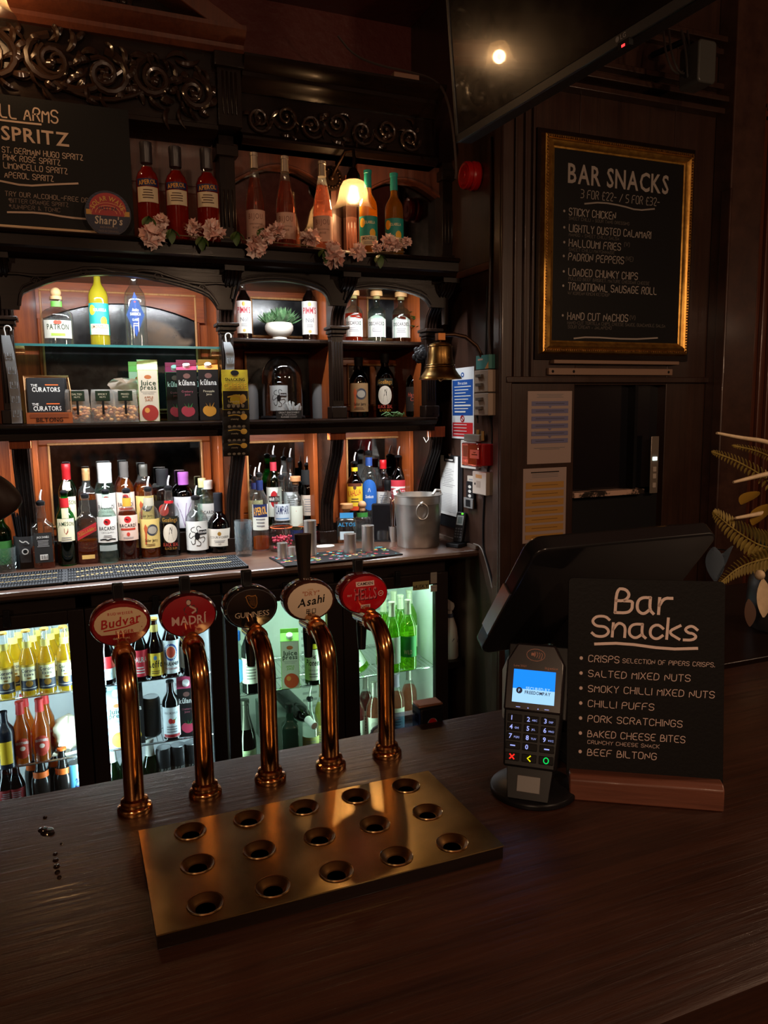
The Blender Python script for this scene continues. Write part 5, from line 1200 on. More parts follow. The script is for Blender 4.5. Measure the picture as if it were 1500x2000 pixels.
# spray bottle on a ledge beyond the fridge, soda gun in its holder
p = at(878, 1283, Y=3.05)
sb = thing('spray_bottle', 'white trigger spray bottle in the dark gap beside the wine fridge', 'spray bottle', (p.x, 3.05, p.z), R_(20))
WPL = P((.50, .44, .40), .5)
m = MB(); m.sweep([(0, 0), (.038, 0), (.041, .006), (.040, .09), (.034, .14), (.020, .185), (.016, .192)], WPL, seg=24); m.build('bottle_body', sb)
m = MB(); m.sweep([(.018, .186), (.018, .206)], P((.05, .06, .10), .5), seg=20); m.build('collar', sb)
m = MB(); m.sweep([(.013, .204), (.012, .222)], WPL, seg=14); m.prism([(-.030, .255), (-.022, .232), (-.012, .222), (.014, .218), (.026, .236), (.020, .252), (-.020, .278), (-.036, .268)], -.011, .011, WPL, 'xz'); m.build('trigger_head', sb, bevel=.003)
A = Art(); A.poly([(-.022, .085), (.012, .075), (.016, .088), (-.014, .098)], P((.03, .04, .07), .5)); m = MB(); A.emit(m, on_round(.0406), .0008, .0001)
m.build('print', sb, fix=False)
m = MB(); m.box(1.478, SX - .003, 2.98, 3.40, p.z - .03, p.z, DARK); tag(m.build('ledge', off=(1.54, 3.1, p.z - .03)), 'dark ledge between fridge and wall under the spray bottle', 'ledge')
c = at(835, 1398, Y=1.20)
sg_ = thing('soda_gun', 'clear soda gun in a black holder with round logo at the counter edge', 'soda gun', (c.x, 1.19, c.z))
so = (c.x, 1.19, c.z)
m = MB(); m.box(-.022, .022, -.010, .03, -.030, .022, BLACK); m.box(-.024, .024, -.006, .026, .022, .027, P((.35, .17, .10), .35, .6)); m.build('holder', sg_, bevel=.004)
A = Art(); A.oval(0, -.006, .0095, .0095, P('8a8f98', .5)); A.poly([(-.0088, -.004), (-.0045, .0022), (0, .0032), (.0045, .0022), (.0088, -.004), (0, -.0055)], RED); A.poly([(-.0088, -.008), (0, -.0065), (.0088, -.008), (.0045, -.0142), (0, -.0152), (-.0045, -.0142)], NAVY); A.text('pepsi', 0, -.0075, .003, K, .012, True)
m = MB(); A.emit(m, lambda u, v, k: (u, -.0102 - k, v), .0003, .0001); m.build('emblem', sg_, fix=False)
m = MB(); m.box(-.085, -.022, -.004, .022, -.012, .012, G('a8bcd8', 2.0, .1)); m.tube([(-.075, .008, 0), (-.10, .01, -.012), (-.115, .012, -.04), (-.12, .012, -.08)], .009, P('3a4450', .4), 10); m.build('gun_body', sg_, bevel=.004)
m = MB(); m.box(c.x - .03, c.x + .03, CB - .004, CB + .012, BT - .05, c.z - .026, BLACK)
m.build('clip', sg_, so)
# ---------------------------------------------------------------- bottles on the worktop, front row
def wb(name, label, px, yb, yt, w, kind='std', **k):
    p, h, r = by_px(px, yb, yt, w, ZC); return make_bottle(name, label, 'bottle', p, h, r, kind, **k)
wb('whiskey_bottle', 'square whiskey bottle turned backwards, black label and barcode, amber below', 88, 1111, 982, 46, 'square', n=6, liq=(L_AMB, .34), cap=('pourer', K), labels=[lab((.10, .56), P((.02, .02, .02), .5), art_jd, .78)])
wb('whiskey_bottle', 'green glass whiskey bottle with cream label and red neck, front row', 134, 1106, 962, 40, glass=GGRN, liq=(L_DGRN, .5), cap=('pourer', K), labels=[lab((.30, .66), None, art_jameson), lab((.80, .93), RED), lab((.66, .80), P('d9cfa8', .5), None, .3)])
wb('whiskey_bottle', 'square whisky bottle with slanting red label, half full, front row', 174, 1102, 968, 42, 'square', n=6, liq=(L_AMB, .34), cap=('pourer', K), labels=[lab((.36, .62), None, art_jwred, .95), lab((.08, .14), P('d8b468', .5), None, .6)])
wb('rum_bottle', 'clear white rum bottle with white label and red emblem, front row', 214, 1101, 960, 40, glass=GAQUA, liq=(L_CLR, .25), cap=('pourer', K), labels=[lab((.30, .66), P('d9d8d2', .6), art_bacardi), lab((.78, .92), P('cfd2d0', .5)), lab((.18, .26), P('9aa4a0', .5), None, .8)])
wb('rum_bottle', 'spiced rum bottle with pale pink label and red strip, front row', 254, 1096, 958, 41, liq=(L_DAMB, .7), cap=('pourer', K), labels=[lab((.30, .66), P('d9bdae', .6), art_bacspice), lab((.78, .90), P('b8862a', .5), None, .8)])
wb('rum_bottle', 'clear rum bottle with yellow pin-up label, nearly empty, front row', 296, 1092, 955, 40, liq=(L_AMB, .14), cap=('pourer', K), labels=[lab((.16, .58), P('d0b46a', .6), art_sailor), lab((.76, .88), P('9a9484', .5), None, .9)])
wb('rum_bottle', 'dark rum bottle with a seal on its oval label, front row', 335, 1088, 953, 40, glass=GCLR, liq=(L_DRK, .56), cap=('pourer', K), labels=[lab((.10, .60), None, art_gos), lab((.78, .82), RED, None, .9)])
def loops(root, h, r):
    m = MB()
    for s in (-1, 1): m.tube([(s * (r * .45 + .010 * math.sin(t * PI / 8)), 0, h * (.64 + .13 * t / 8)) for t in range(9)], .0035, GCLR, 8)
    m.build('loop_handle', root)
wb('rum_bottle', 'clear rum bottle with black octopus label and two loop handles, front row', 387, 1084, 972, 45, liq=(L_DRK, .12), cap=('pourer', K), labels=[lab((.08, .60), P('d3d4cf', .6), art_kraken)], extra=loops)
wb('cognac_bottle', 'dark round-bodied cognac bottle with cream label and tall black cap', 430, 1081, 964, 46, 'cognac', glass=GBRN, liq=(L_DRK, .5), cap=('screw', P((.02, .02, .025), .4), .70), labels=[lab((.12, .42), P('cfc8ba', .6), art_cog, 1.15)])
# second row on the ledge
def rb(name, label, px, yt, w, kind='std', h=None, **k):
    p, hh, r = by_px(px, None, yt, w, 1.14, 3.40); return make_bottle(name, label, 'bottle', p, hh, r, kind, **k)
rb('whiskey_bottle', 'green whiskey bottle with red cap and cream label in the back row', 128, 908, 38, glass=GGRN, liq=(L_DGRN, .7), cap=('screw', P('a81820', .4), .80), labels=[lab((.20, .58), None, art_jameson), lab((.66, .78), P('d9cfa8', .5), None, .3)])
rb('whiskey_bottle', 'square amber whisky bottle with gold and red cap, back row', 167, 917, 36, 'square', n=6, liq=(L_AMB, .62), cap=('screw', P('b88a5a', .4), .84), labels=[lab((.30, .56), P('1c1816', .5), None, .95)])
rb('rum_bottle', 'clear rum bottle with tall white cap, back row', 203, 906, 40, glass=GAQUA, liq=(L_CLR, .6), cap=('screw', P('d4d8d8', .4), .74), labels=[lab((.18, .60), P('d9d8d2', .6), art_bacardi)])
rb('rum_bottle', 'amber spiced rum bottle with black and cream cap, back row', 241, 904, 38, liq=(L_AMB, .78), cap=('screw', P((.10, .09, .085), .4), .80), labels=[lab((.18, .60), P('d9bdae', .6), art_bacspice)])
rb('rum_bottle', 'amber rum bottle with patterned black cap and yellow label, back row', 279, 909, 37, liq=(L_AMB, .72), cap=('screw', P((.07, .065, .055), .4), .84), labels=[lab((.16, .56), P('d0b46a', .6), art_sailor)])
rb('rum_bottle', 'black-capped dark rum bottle with red crest label, back row', 316, 918, 40, 'squat', liq=(L_DRK, .68), cap=('screw', P((.02, .02, .022), .4), .76), labels=[lab((.14, .52), P('1c1614', .5), lambda A, w, h: (A.oval(0, h * .1, w * .5, h * .25, P('b8342a', .5)), A.rect(0, -h * .3, 1.5 * w, h * .14, GOLD)))])
rb('gin_bottle', 'dark bottle with lilac cap and white label with purple branches, back row', 357, 924, 42, 'squat', glass=GDRK, liq=(L_DRK, .7), cap=('screw', P('a05aa8', .4), .80), labels=[lab((.06, .60), P('c9c6cf', .6), lambda A, w, h: [A.line([(0, -h * .45), (w * .3 * s, 0), (w * .7 * s, h * .3)], w * .05, P('6a3a80', .5)) for s in (-1, .3, 1)])])
rb('vermouth_bottle', 'clear spirit bottle with white and wooden cap, back row by the cheese strip', 404, 940, 42, 'squat', glass=GAQUA, liq=(L_CLR, .6), cap=('screw', P('c9c6c0', .4), .84), labels=[lab((.10, .55), P('cfcdc8', .6), art_disc)])
rb('vodka_bottle', 'clear bottle with small yellow seal, just behind the white capped bottle', 394, 936, 34, 'std', glass=GAQUA, liq=(L_CLR, .6), cap=('screw', P('d0c890', .4), .84))
for px, l in ((5, 'green glass bottle at the left end of the worktop behind the tumbler'),):
    make_bottle('gin_bottle', l, 'bottle', (fx(px, 1040, 3.36), 3.3, ZC), .23, .036, glass=GGRN, liq=(L_DGRN, .7), cap=('screw', K), labels=[lab((.1, .5), P('2f6a2c', .5))])
# straws and tumbler
p = at(52, 1112, Z=ZC); p.y += .04
st = thing('straw_holder', 'black plastic straw holder full of black straws beside the whiskey bottles', 'straws', p)
GP = G('8f8f94', 1.5, .1)
m = MB(); m.sweep([(0, .002), (.036, 0), (.042, .128), (.040, .128), (.034, .004)], P((.03, .03, .032), .3), seg=6, cap=False); m.build('cup', st)
rnd = random.Random(11); m = MB()
for k in range(70):
    a = rnd.uniform(0, 6.3); q = .034 * math.sqrt(rnd.random()); x, y = q * math.cos(a), q * math.sin(a); m.tube([(x * .6, y * .6, .02), (x * 1.35, y * 1.35, .215 + rnd.uniform(-.012, .012))], .0022, BLACK, 5)
tag(m.build('straws', st), kind='stuff')
A = Art(); A.oval(0, .07, .012, .012, P('b9b9b6', .5), 16); A.oval(0, .07, .008, .008, K, 16); A.line([(-.018, .115), (-.006, .105), (.004, .112), (.014, .10)], .004, P('b9b9b6', .5)); m = MB(); A.emit(m, on_round(.0385), .0015, .0001); m.build('print', st, fix=False)
def tumbler(name, label, px, yb, yt, w, faces=True, Y=None, **k):
    p, h, r = by_px(px, yb, yt, w, ZC); t = thing(name, label, 'glass', p)
    m = MB(); m.sweep([(0, 0), (r * .86, 0), (r * .9, .004), (r, h), (r * .955, h), (r * .86, h * .18), (0, h * .13)], G('f2fbff', 1.8, .04, .12), seg=24, cap=False); m.build('glass_body', t)
    m = MB()
    for q in range(14):
        a = 2 * PI * q / 14
        for j in range(3):
            z = h * (.10 + .17 * j); rr_ = r * (.905 + .09 * z / h) + .0006
            for s in (-1, 1): m.tube([(rr_ * math.cos(a), rr_ * math.sin(a), z), (rr_ * math.cos(a + s * .225), rr_ * math.sin(a + s * .225), z + h * .085), (rr_ * math.cos(a), rr_ * math.sin(a), z + h * .17)], .0008, G('dff0f5', 3.5), 4)
        if name == 'highball_glass':
            rr_ = r * .985
            m.tube([(r * .955 * math.cos(a), r * .955 * math.sin(a), h * .62), (rr_ * math.cos(a), rr_ * math.sin(a), h * .86)], .0009, G('dff0f5', 3.5), 4)
    m.build('cut_pattern', t); return t
tumbler('tumbler', 'cut crystal tumbler at the left end of the bar mat', 13, 1119, 1068, 46)
tumbler('highball_glass', 'tall cut crystal highball glass standing beside the bar mat', 477, 1088, 1016, 36)
# bar mats
RUB = P((.030, .034, .040), .55, name='rubber')
def barmat(label, xa, xb, art):
    t = thing('bar_mat', label, 'bar mat', ((xa + xb) / 2, 3.02, ZC), 0, 'rubber bar mats'); w = xb - xa; d = .255
    m = MB(); m.box(-w / 2, w / 2, -d / 2, d / 2, 0, .004, P((.018, .020, .024), .6)); m.box(-w / 2, w / 2, -d / 2, -d / 2 + .006, 0, .010, RUB); m.box(-w / 2, w / 2, d / 2 - .006, d / 2, 0, .010, RUB); m.box(-w / 2, -w / 2 + .006, -d / 2, d / 2, 0, .010, RUB); m.box(w / 2 - .006, w / 2, -d / 2, d / 2, 0, .010, RUB)
    m.build('base', t)
    m = MB()
    for j in range(5):
        y = -d / 2 + .028 + j * .050
        for i in range(int(w / .0095)):
            x = -w / 2 + .010 + i * .0095; m.box(x, x + .0052, y - .019, y + .019, .003, .0095, RUB)
    m.build('nibs', t)
    A = Art(); art(A, w, d); m = MB(); A.emit(m, on_plane((0, 0, .0097), (1, 0, 0), (0, 1, 0)), .0004, .00003); m.build('print', t, fix=False); return t
WHEAT = P('c9ad74', .6)
def wheat(A, cx, w, y, up=1):
    n = 16
    for i in range(n):
        f = i / (n - 1) * 2 - 1; x = cx + f * w; yy = y + .028 * (1 - f * f)
        for s in (-1, 1): A.line([(x, yy), (x + .008 * (1 if f > 0 else -1), yy + s * .008)], .0042, WHEAT, 0)
def art_m2(A, w, d):
    cx = -w / 2 + .17
    wheat(A, cx, .125, .045); wheat(A, cx, .125, -.055)
    for y in (.060, -.038):
        for i in range(24): x = -w / 2 + .31 + i * (w - .36) / 24; A.line([(x, y), (x + .012, y + .005)], .006, WHEAT, 0)
def art_m1(A, w, d):
    for y in (.050, -.045):
        for i in range(30): x = -w / 2 + .02 + i * (w - .04) / 30; A.line([(x, y), (x + .012, y + .004)], .005, WHEAT, 0)
xm = at(128, 1120, Z=ZC).x
barmat('long ribbed black rubber bar mat with gold wheat pattern, under the rum bottles', xm + .002, at(480, 1105, Z=ZC).x, art_m2)
barmat('ribbed black rubber bar mat with gold dashes, at the tumbler end', xm - .62, xm - .002, art_m1)
# ------------------------------------------------ right part of the worktop
wb('aperitif_bottle', 'bottle with navy and orange label and long pourer, orange at its foot', 511, 1077, 927, 32, liq=(LIQ('d9742a', .4, 'e8a050'), .18), cap=('pourer', K), labels=[lab((.28, .62), P('cfd0c4', .6), art_ap2, .95), lab((.80, .93), NAVY)])
def wbz(name, label, px, yt, w, Y, kind='std', z=ZC, **k):
    p, h, r = by_px(px, None, yt, w, z, Y); return make_bottle(name, label, 'bottle', p, h, r, kind, **k)
wbz('aperitif_bottle', 'clear bottle with pale blue lettered label behind the berry jar', 549, 932, 32, 3.33, liq=(LIQ('d9c9a8', .1), .2), cap=('pourer', K), labels=[lab((.38, .62), P('c3cdd4', .6), art_campari, .95)])
wbz('liqueur_bottle', 'clear round bottle with wooden stopper and pale green liquid', 577, 940, 31, 3.34, 'squat', liq=(L_WHT, .35), cap=('cork', P('a8744a', .6)), labels=[lab((.30, .62), P('c9cfc0', .6), lambda A, w, h: A.poly([(-w * .4, -h * .3), (0, h * .3), (w * .4, -h * .3)], RED), .7), lab((.08, .24), NAVY, None, .7)])
wb('liqueur_bottle', 'tall clear bottle with white label in red capitals and pourer, beside steel shaker', 613, 1053, 934, 32, 'slope', liq=(LIQ('e0d0c0', .1), .12), cap=('pourer', K), labels=[lab((.10, .50), P('d0cfca', .6), art_pimm), lab((.50, .60), P('c9622a', .5), None, .5)])
rbz = lambda name, label, px, yt, w, kind='std', Y=3.40, **k: wbz(name, label, px, yt, w, Y, kind, 1.14, **k)
rbz('vermouth_bottle', 'green vermouth bottle with red neck and round red label', 533, 893, 30, glass=GGRN, liq=(L_DGRN, .6), cap=('pourer', K), labels=[lab((.12, .56), P('c9ccc0', .6), art_martini), lab((.80, .93), P('a82838', .5))])
rbz('gin_bottle', 'clear slim bottle with long pourer behind the wooden stoppered one', 566, 898, 28, liq=(L_CLR, .4), cap=('pourer', K), labels=[lab((.2, .5), P('b9bec0', .6), art_plain)])
rbz('vermouth_bottle', 'dark bottle with black neck and pourer, last before the scroll bracket', 600, 908, 28, 'wine', glass=GDRK, liq=(L_DRK, .7), cap=('pourer', K), labels=[lab((.12, .48), P('b8a898', .6), art_plain), lab((.66, .92), P((.015, .015, .015), .5))])
rbz('gin_bottle', 'small dark blue necked bottle behind the orange footed one', 497, 935, 30, liq=(L_WHT, .5), cap=('pourer', K), labels=[lab((.1, .55), P('a8a878', .6), art_plain), lab((.78, .92), NAVY)])
rbz('coffee_liqueur_bottle', 'dark brown bottle with yellow and red label behind blue topped bottle', 692, 905, 30, glass=GBRN, liq=(L_DRK, .6), cap=('pourer', K), labels=[lab((.16, .64), P('d9b42a', .5), art_kahlua), lab((.86, .93), YEL)])
rbz('sambuca_bottle', 'clear bottle with blue arched label and white pourer', 720, 884, 30, liq=(L_CLR, .5), cap=('pourer', K), labels=[lab((.12, .60), P('1f5aa8', .5), art_blue, .9, 'oval'), lab((.80, .93), P('1c3f80', .5))])
rbz('schnapps_bottle', 'clear bottle with bright red cap behind the tablet', 748, 900, 28, liq=(LIQ('8a3a2a', .3, 'c08a7a'), .5), cap=('screw', P('b8141c', .4), .86), labels=[lab((.12, .46), P('c9c4c0', .6), art_plain)])
rbz('aperitif_bottle', 'dark green wine shaped bottle with crimson label and pourer', 778, 893, 34, 'wine', glass=GDGRN, liq=(L_DGRN, .6), cap=('pourer', K), labels=[lab((.12, .62), P('b8303c', .5), art_contr)])
wbz('liqueur_bottle', 'small bottle with black cap and white label in front of red capped bottle', 757, 940, 26, 3.33, liq=(LIQ('6a3a2a', .3), .4), cap=('screw', K, .84), labels=[lab((.2, .55), P('c4beb8', .6), art_plain)])
make_bottle('tequila_bottle', 'short tequila bottle with thick wooden stopper and blue neck', 'bottle', by_px(678, 1062, None, 37, ZC)[0], .155, by_px(678, 1062, None, 37, ZC)[2], 'squat', n=4, liq=(LIQ('c9822a', .3, 'dca050'), .14), cap=('cork', P('b98250', .6)), labels=[lab((.38, .62), None, art_altos), lab((.12, .36), P('bcd0da', .5), art_altos2, .7), lab((.74, .90), P('3a90c8', .5))])
make_bottle('tequila_bottle', 'small round tequila bottle with cork ball and green neck ribbon beside tablet', 'bottle', by_px(716, 1062, None, 36, ZC)[0] + Vector((0, .05, 0)), .150, .039, 'squat', ky=.8, liq=(L_CLR, .5), cap=('ball', P('b98a62', .6)), labels=[lab((.74, .88), P('3a8a3a', .5))])
make_bottle('wine_bottle', 'bottle with orange cap mostly hidden behind the ice bucket', 'bottle', (fx(817, 965, 3.36), 3.36, ZC), at(817, 962, Y=3.36).z - ZC, .036, 'wine', glass=GBRN, liq=(L_DRK, .6), cap=('screw', P('c0562a', .4), .80))
# colourful spill mat
pts = [at(515, 1080, Z=ZC), at(640, 1060, Z=ZC), at(786, 1084, Z=ZC), at(560, 1108, Z=ZC)]
c = (pts[0] + pts[2] + pts[3]) / 3
a0, a1, a2 = at(516, 1079, Z=ZC), at(557, 1108, Z=ZC), at(787, 1084, Z=ZC)
mt = thing('spill_mat', 'black mat printed with coloured lips and sweets under the steel jiggers', 'bar mat', (a1 + a2) / 2, 0)
ux = (a2 - a1).normalized(); uy = Vector((-ux.y, ux.x, 0)); L1 = (a2 - a1).length; D1 = .21
mo = (a1 + a2) / 2
m = MB(); f = on_plane(a1, ux, uy); q = [f(0, 0, 0), f(L1, 0, 0), f(L1, D1, 0), f(0, D1, 0)]
m.prism([(p.x, p.y) for p in q], ZC, ZC + .005, P((.012, .012, .013), .5), 'xy'); m.build('mat', mt, mo, bevel=.001)
A = Art(); rnd = random.Random(8); cols = [P(c_, .5) for c_ in ('c9485a', 'd8c84a', '3aa0a8', 'd87a9a', '4a9a4a', 'd9622a', 'b82a3a', '6ac0c8')]
for k in range(130):
    x, y = rnd.uniform(.012, L1 - .012), rnd.uniform(.012, D1 - .012); s = rnd.uniform(.005, .010); co = rnd.choice(cols); an = rnd.uniform(-.5, .5)
    if k % 3: A.oval(x, y, s, s * .6, co, 10)
    else: A.line([(x - s, y + s * .4), (x - s * .4, y - s * .5), (x + s * .4, y - s * .5), (x + s, y + s * .4)], s * .6, co)
f2 = on_plane(a1 + Vector((0, 0, .0052)), ux, uy); m = MB(); A.emit(m, f2, .0002, .000004); 
m.v = [(x - mo.x, y - mo.y, z - mo.z) for x, y, z in m.v]; m.build('print', mt, fix=False)
ZMAT = ZC + .0055
def jigger(label, px, yb, yt, w, z=ZMAT):
    p, h, r = by_px(px, yb, yt, w, z); t = thing('spirit_measure', label, 'measure', p, 0, 'steel spirit measures')
    m = MB(); m.sweep([(0, .001), (r, 0), (r, h), (r * .93, h), (r * .93, h * .25), (0, h * .25)], STEEL, seg=28, cap=False); m.build('cup', t)
    m = MB(); m.sweep([(r * 1.005, h - .003), (r * 1.02, h - .0015), (r * 1.005, h)], STEEL, seg=28, cap=False); m.build('rim', t)
jigger('tallest brushed steel spirit measure beside the lettered clear bottle', 607, 1086, 1016, 24)
jigger('short wide steel spirit measure on the coloured mat, in front of the wooden stoppered bottle', 684, 1081, 1042, 23)
jigger('medium steel spirit measure on the coloured mat, closest to the tablet', 719, 1078, 1026, 23)
jigger('small steel spirit measure at the near corner of the coloured mat', 552, 1092, 1060, 20)
jigger('very small steel measure tucked behind the small one at the tap lever', 570, 1086, 1068, 14)
def jar(label, px, yb, yt, w):
    p, h, r = by_px(px, yb, yt, w, ZC); t = thing('preserving_jar', label, 'jar', p, 0, 'clip-top jars of berries')
    m = MB(); m.sweep([(0, 0), (r * .9, 0), (r, .008), (r, h * .68), (r * .82, h * .82), (r * .82, h * .86)], G(), seg=24, cap=False); m.build('glass_body', t)
    m = MB(); m.sweep([(r * .88, h * .86), (r * .92, h * .88), (r * .92, h * .92), (r * .7, h * .99), (0, h)], G('f6e8e0', 1.5), seg=24, cap=False); l_ = m.build('lid', t)
    m = MB(); m.sweep([(r * .86, h * .84), (r * .93, h * .86), (r * .86, h * .88)], P('c9622a', .5), seg=24, cap=False); m.build('rubber_seal', t)
    m = MB(); m.tube([(0, -r * .86, h * .93), (.006, -r * 1.02, h * .82), (.004, -r * 1.03, h * .66)], .0012, CHROME, 6); m.tube([(-.008, -r * .86, h * .9), (-.008, -r * 1.02, h * .7), (.012, -r * 1.02, h * .7), (.012, -r * .86, h * .9)], .0012, CHROME, 6); m.build('clip', t)
    m = MB(); rnd = random.Random(3)
    for k in range(60):
        a = rnd.uniform(0, 6.3); q = r * .84 * math.sqrt(rnd.random()); m.ball((q * math.cos(a), q * math.sin(a), .012 + h * .42 * rnd.random()), .0055, P('b0304a', .4), 8)
    tag(m.build('berries', t), kind='stuff')
jar('glass clip-top jar of red berries behind the small steel measures', 551, 1079, 1022, 48)
jar('second glass clip-top jar of red berries, behind the tallest steel measure', 600, 1066, 1020, 46)
m = MB(); p = at(640, 1071, Z=ZC); m.sweep([(0, .001), (.04, 0), (.045, .003), (.043, .006), (0, .005)], P('c9c4bc', .4), (p.x, p.y + .04, ZC), 24, ky=.7)
tag(m.build('small_dish', off=(p.x, p.y + .04, ZC)), 'small pale oval dish lying between jar and coloured mat', 'dish')
# tablet leaning on the bucket side
p = at(750, 1060, Z=ZC)
tb_ = thing('tablet', 'dark tablet standing upright against the bar spoons and ice bucket', 'tablet', (p.x, p.y + .03, ZC), face_cam(p) - .12)
TM = Matrix.Rotation(R_(-12), 4, 'X')
m = MB(); m.prism(rr(-.048, .048, 0, .176, .010), -.004, .006, P((.012, .012, .014), .35), 'xz', TM); m.build('case', tb_, bevel=.001)
m = MB(); m.prism(rr(-.043, .043, .008, .168, .004), -.0048, -.004, P((.006, .006, .007), .06, coat=1), 'xz', TM); m.build('screen', tb_)
p = at(774, 1060, Z=ZC); 
bs = thing('bar_spoons', 'bundle of upright steel and copper bar spoons between tablet and bucket', 'bar spoons', (p.x, p.y + .04, ZC))
m = MB(); m.sweep([(0, 0), (.016, 0), (.018, .07), (.0165, .07), (.015, .005)], STEEL, seg=18, cap=False); m.build('cup', bs)
for k, (dx, dy, hh, mm2) in enumerate(((-.006, 0, .20, CHROME), (.006, .003, .19, P('b0785a', .25, 1)), (0, -.006, .185, P('b0785a', .25, 1)))):
    m = MB(); m.tube([(dx * .5, dy, .005), (dx * 1.6, dy, hh)], .0032, mm2, 8); m.ball((dx * 1.6, dy, hh), .006, mm2, 8); m.build('spoon', bs)
# ice bucket
p, h, r = by_px(817, 1073, 966, 78, ZC)
ib = thing('ice_bucket', 'brushed aluminium ice bucket with ring handles and folded cloth rim', 'ice bucket', p, face_cam(p) + .15)
ALU = P((.62, .60, .57), .38, 1, vary=.1, bscale=25, name='aluminium')
m = MB(); rt = r * 1.14
m.sweep([(0, .003), (r * .97, 0), (r, .004), (r * 1.02, h * .3), (rt * .985, h * .82), (rt * .99, h * .84), (rt, h * .845), (rt * 1.0, h * .99), (rt * 1.03, h), (rt * 1.03, h + .003), (rt * .96, h + .002), (r * .95, .02), (0, .02)], ALU, seg=40, cap=False); m.build('bucket', ib)
for a in (-PI / 2 + .02, PI / 2, ):
    d = Vector((math.cos(a), math.sin(a), 0)); c0 = d * (rt + .004) + Vector((0, 0, h * .88)); s_ = Vector((-d.y, d.x, 0))
    m = MB(); m.ball(c0, .010, ALU, 10); e_ = m.build('handle_lug', ib)
    m = MB(); m.tube([c0 + d * .006 + s_ * .026 * math.sin(t * PI / 12) + Vector((0, 0, -.034 + .034 * math.cos(t * PI / 12))) for t in range(25)], .0028, ALU, 8); m.build('ring_handle', e_)
m = MB(); m.tube([(-rt * .95, -.02, h), (-rt * .98, 0, h + .018), (-rt * .8, .02, h + .024), (-rt * .7, .03, h + .004)], .007, P((.62, .6, .56), .35), 8); m.tube([(rt * .6, -.02, h), (rt * .75, 0, h + .018), (rt * .95, .02, h + .014), (rt * 1.0, .02, h)], .006, P((.62, .6, .56), .35), 8); m.build('cloth_rim', ib)
# clip-top: cordless phone
p = at(905, 1068, Z=ZC)
ph = thing('cordless_phone', 'black cordless phone with lit green key in its charging cradle', 'phone', (p.x - .02, p.y + .02, ZC), R_(-62))
PM = Matrix.Translation((0, .01, .016)) @ Matrix.Rotation(R_(-14), 4, 'X')
m = MB(); m.prism([(-.034, -.04), (.034, -.04), (.030, .045), (-.030, .045)], 0, .018, BLACK, 'xy'); m.build('cradle', ph, bevel=.004)
m = MB(); m.prism(rr(-.024, .024, 0, .135, .010), -.011, .011, BLACK, 'xz', PM); hs = m.build('handset', ph, bevel=.003)
A = Art(); A.rect(0, .098, .034, .042, P('8f9694', .35)); A.rect(0, .098, .024, .030, P('5d6866', .4)); A.oval(.008, .127, .006, .004, EM('5dff3a', 2.0), 12)
for r_ in range(4):
    for c_ in range(3): A.rect(-.013 + c_ * .013, .060 - r_ * .012, .009, .007, P('3a3b3e', .4))
m = MB(); A.emit(m, lambda u, v, k: PM @ Vector((u, -.0112 - k, v)), .0003, .0001); m.build('keypad', hs, fix=False)
# ---------------------------------------------------------------- top shelf
def ts(name, label, px, yt, w, Y=2.92, kind='std', z=ZT, **k):
    p, h, r = by_px(px, None, yt, w, z, Y); return make_bottle(name, label, 'bottle', p, h, r, kind, **k)
apl = [lab((.36, .62), None, art_aperol, 1.0)]
for px, yt, l in ((284, 281, 'red orange aperitif bottle with black cap, beside the spritz chalkboard'), (341, 290, 'red orange aperitif bottle with black cap, middle of the three'), (402, 294, 'red orange aperitif bottle with black cap, beside the pilaster')):
    ts('aperitif_bottle', l, px, yt, 46, kind='short', liq=(L_RED, .76), cap=('screw', P((.03, .025, .03), .35), .80), labels=apl, group='red aperitif bottles on the top shelf')
for px, yt, l in ((495, 299, 'tall slim rosé bottle with grey capsule, first from the pilaster'), (555, 306, 'tall slim rosé bottle with grey capsule, middle of the three'), (628, 316, 'tall slim rosé bottle with grey capsule, beside the lit lamp')):
    ts('rose_bottle', l, px, yt, 38, 2.95, 'hock', liq=(L_ROSE, .74), cap=('foil', P('b8a894', .35, .4), .84), labels=[lab((.12, .40), P('cfa794', .6), art_bijou)], group='rosé bottles on the top shelf')
for px, yt, l in ((718, 333, 'yellow limoncello bottle with teal label, partly behind the lamp shade'), (769, 339, 'yellow limoncello bottle with teal label, standing clear of the lamp')):
    ts('limoncello_bottle', l, px, yt, 35, 2.95, 'round', liq=(L_LEM2, .80), cap=('foil', P('178e86', .5), .80), labels=[lab((.12, .46), P('178e86', .5), art_limon)], group='limoncello bottles on the top shelf')
# ---------------------------------------------------------------- first bay: glass shelf and what stands on it
ZG = 1.905; g0, g1 = CX[0] + .02, CX[1] - .02
gs = thing('glass_shelf', 'thick green-edged glass shelf across the first arched bay', 'shelf', ((g0 + g1) / 2, 3.28, ZG)); go = ((g0 + g1) / 2, 3.28, ZG)
m = MB(); m.box(g0, g1, 3.12, BP - .03, ZG - .009, ZG, G('b8dcd6', 1.6)); m.build('pane', gs, go)
m = MB(); m.box(g0, g1, 3.1185, 3.12, ZG - .009, ZG, P('2c605e', .15, coat=1)); m.build('edge', gs, go)
for x in (g0 + .018, g1 - .018): m = MB(); m.box(x - .016, x + .016, 3.13, 3.15, ZG - .036, ZG - .0092, STRIP); m.build('support', gs, go, bevel=.002)
def gb(name, label, px, yt, w, kind, Y=3.26, **k): return ts(name, label, px, yt, w, Y, kind, ZG + .0006, **k)
gb('tequila_bottle', 'squat clear tequila bottle with cork ball stopper on the glass shelf', 109, 580, 64, 'squat', ky=.62, liq=(L_CLR, .55), cap=('ball', P('c9a070', .6)), labels=[lab((.16, .52), P('a8a89c', .5), art_patron, .8), lab((.80, .91), P('5a9a3a', .5))])
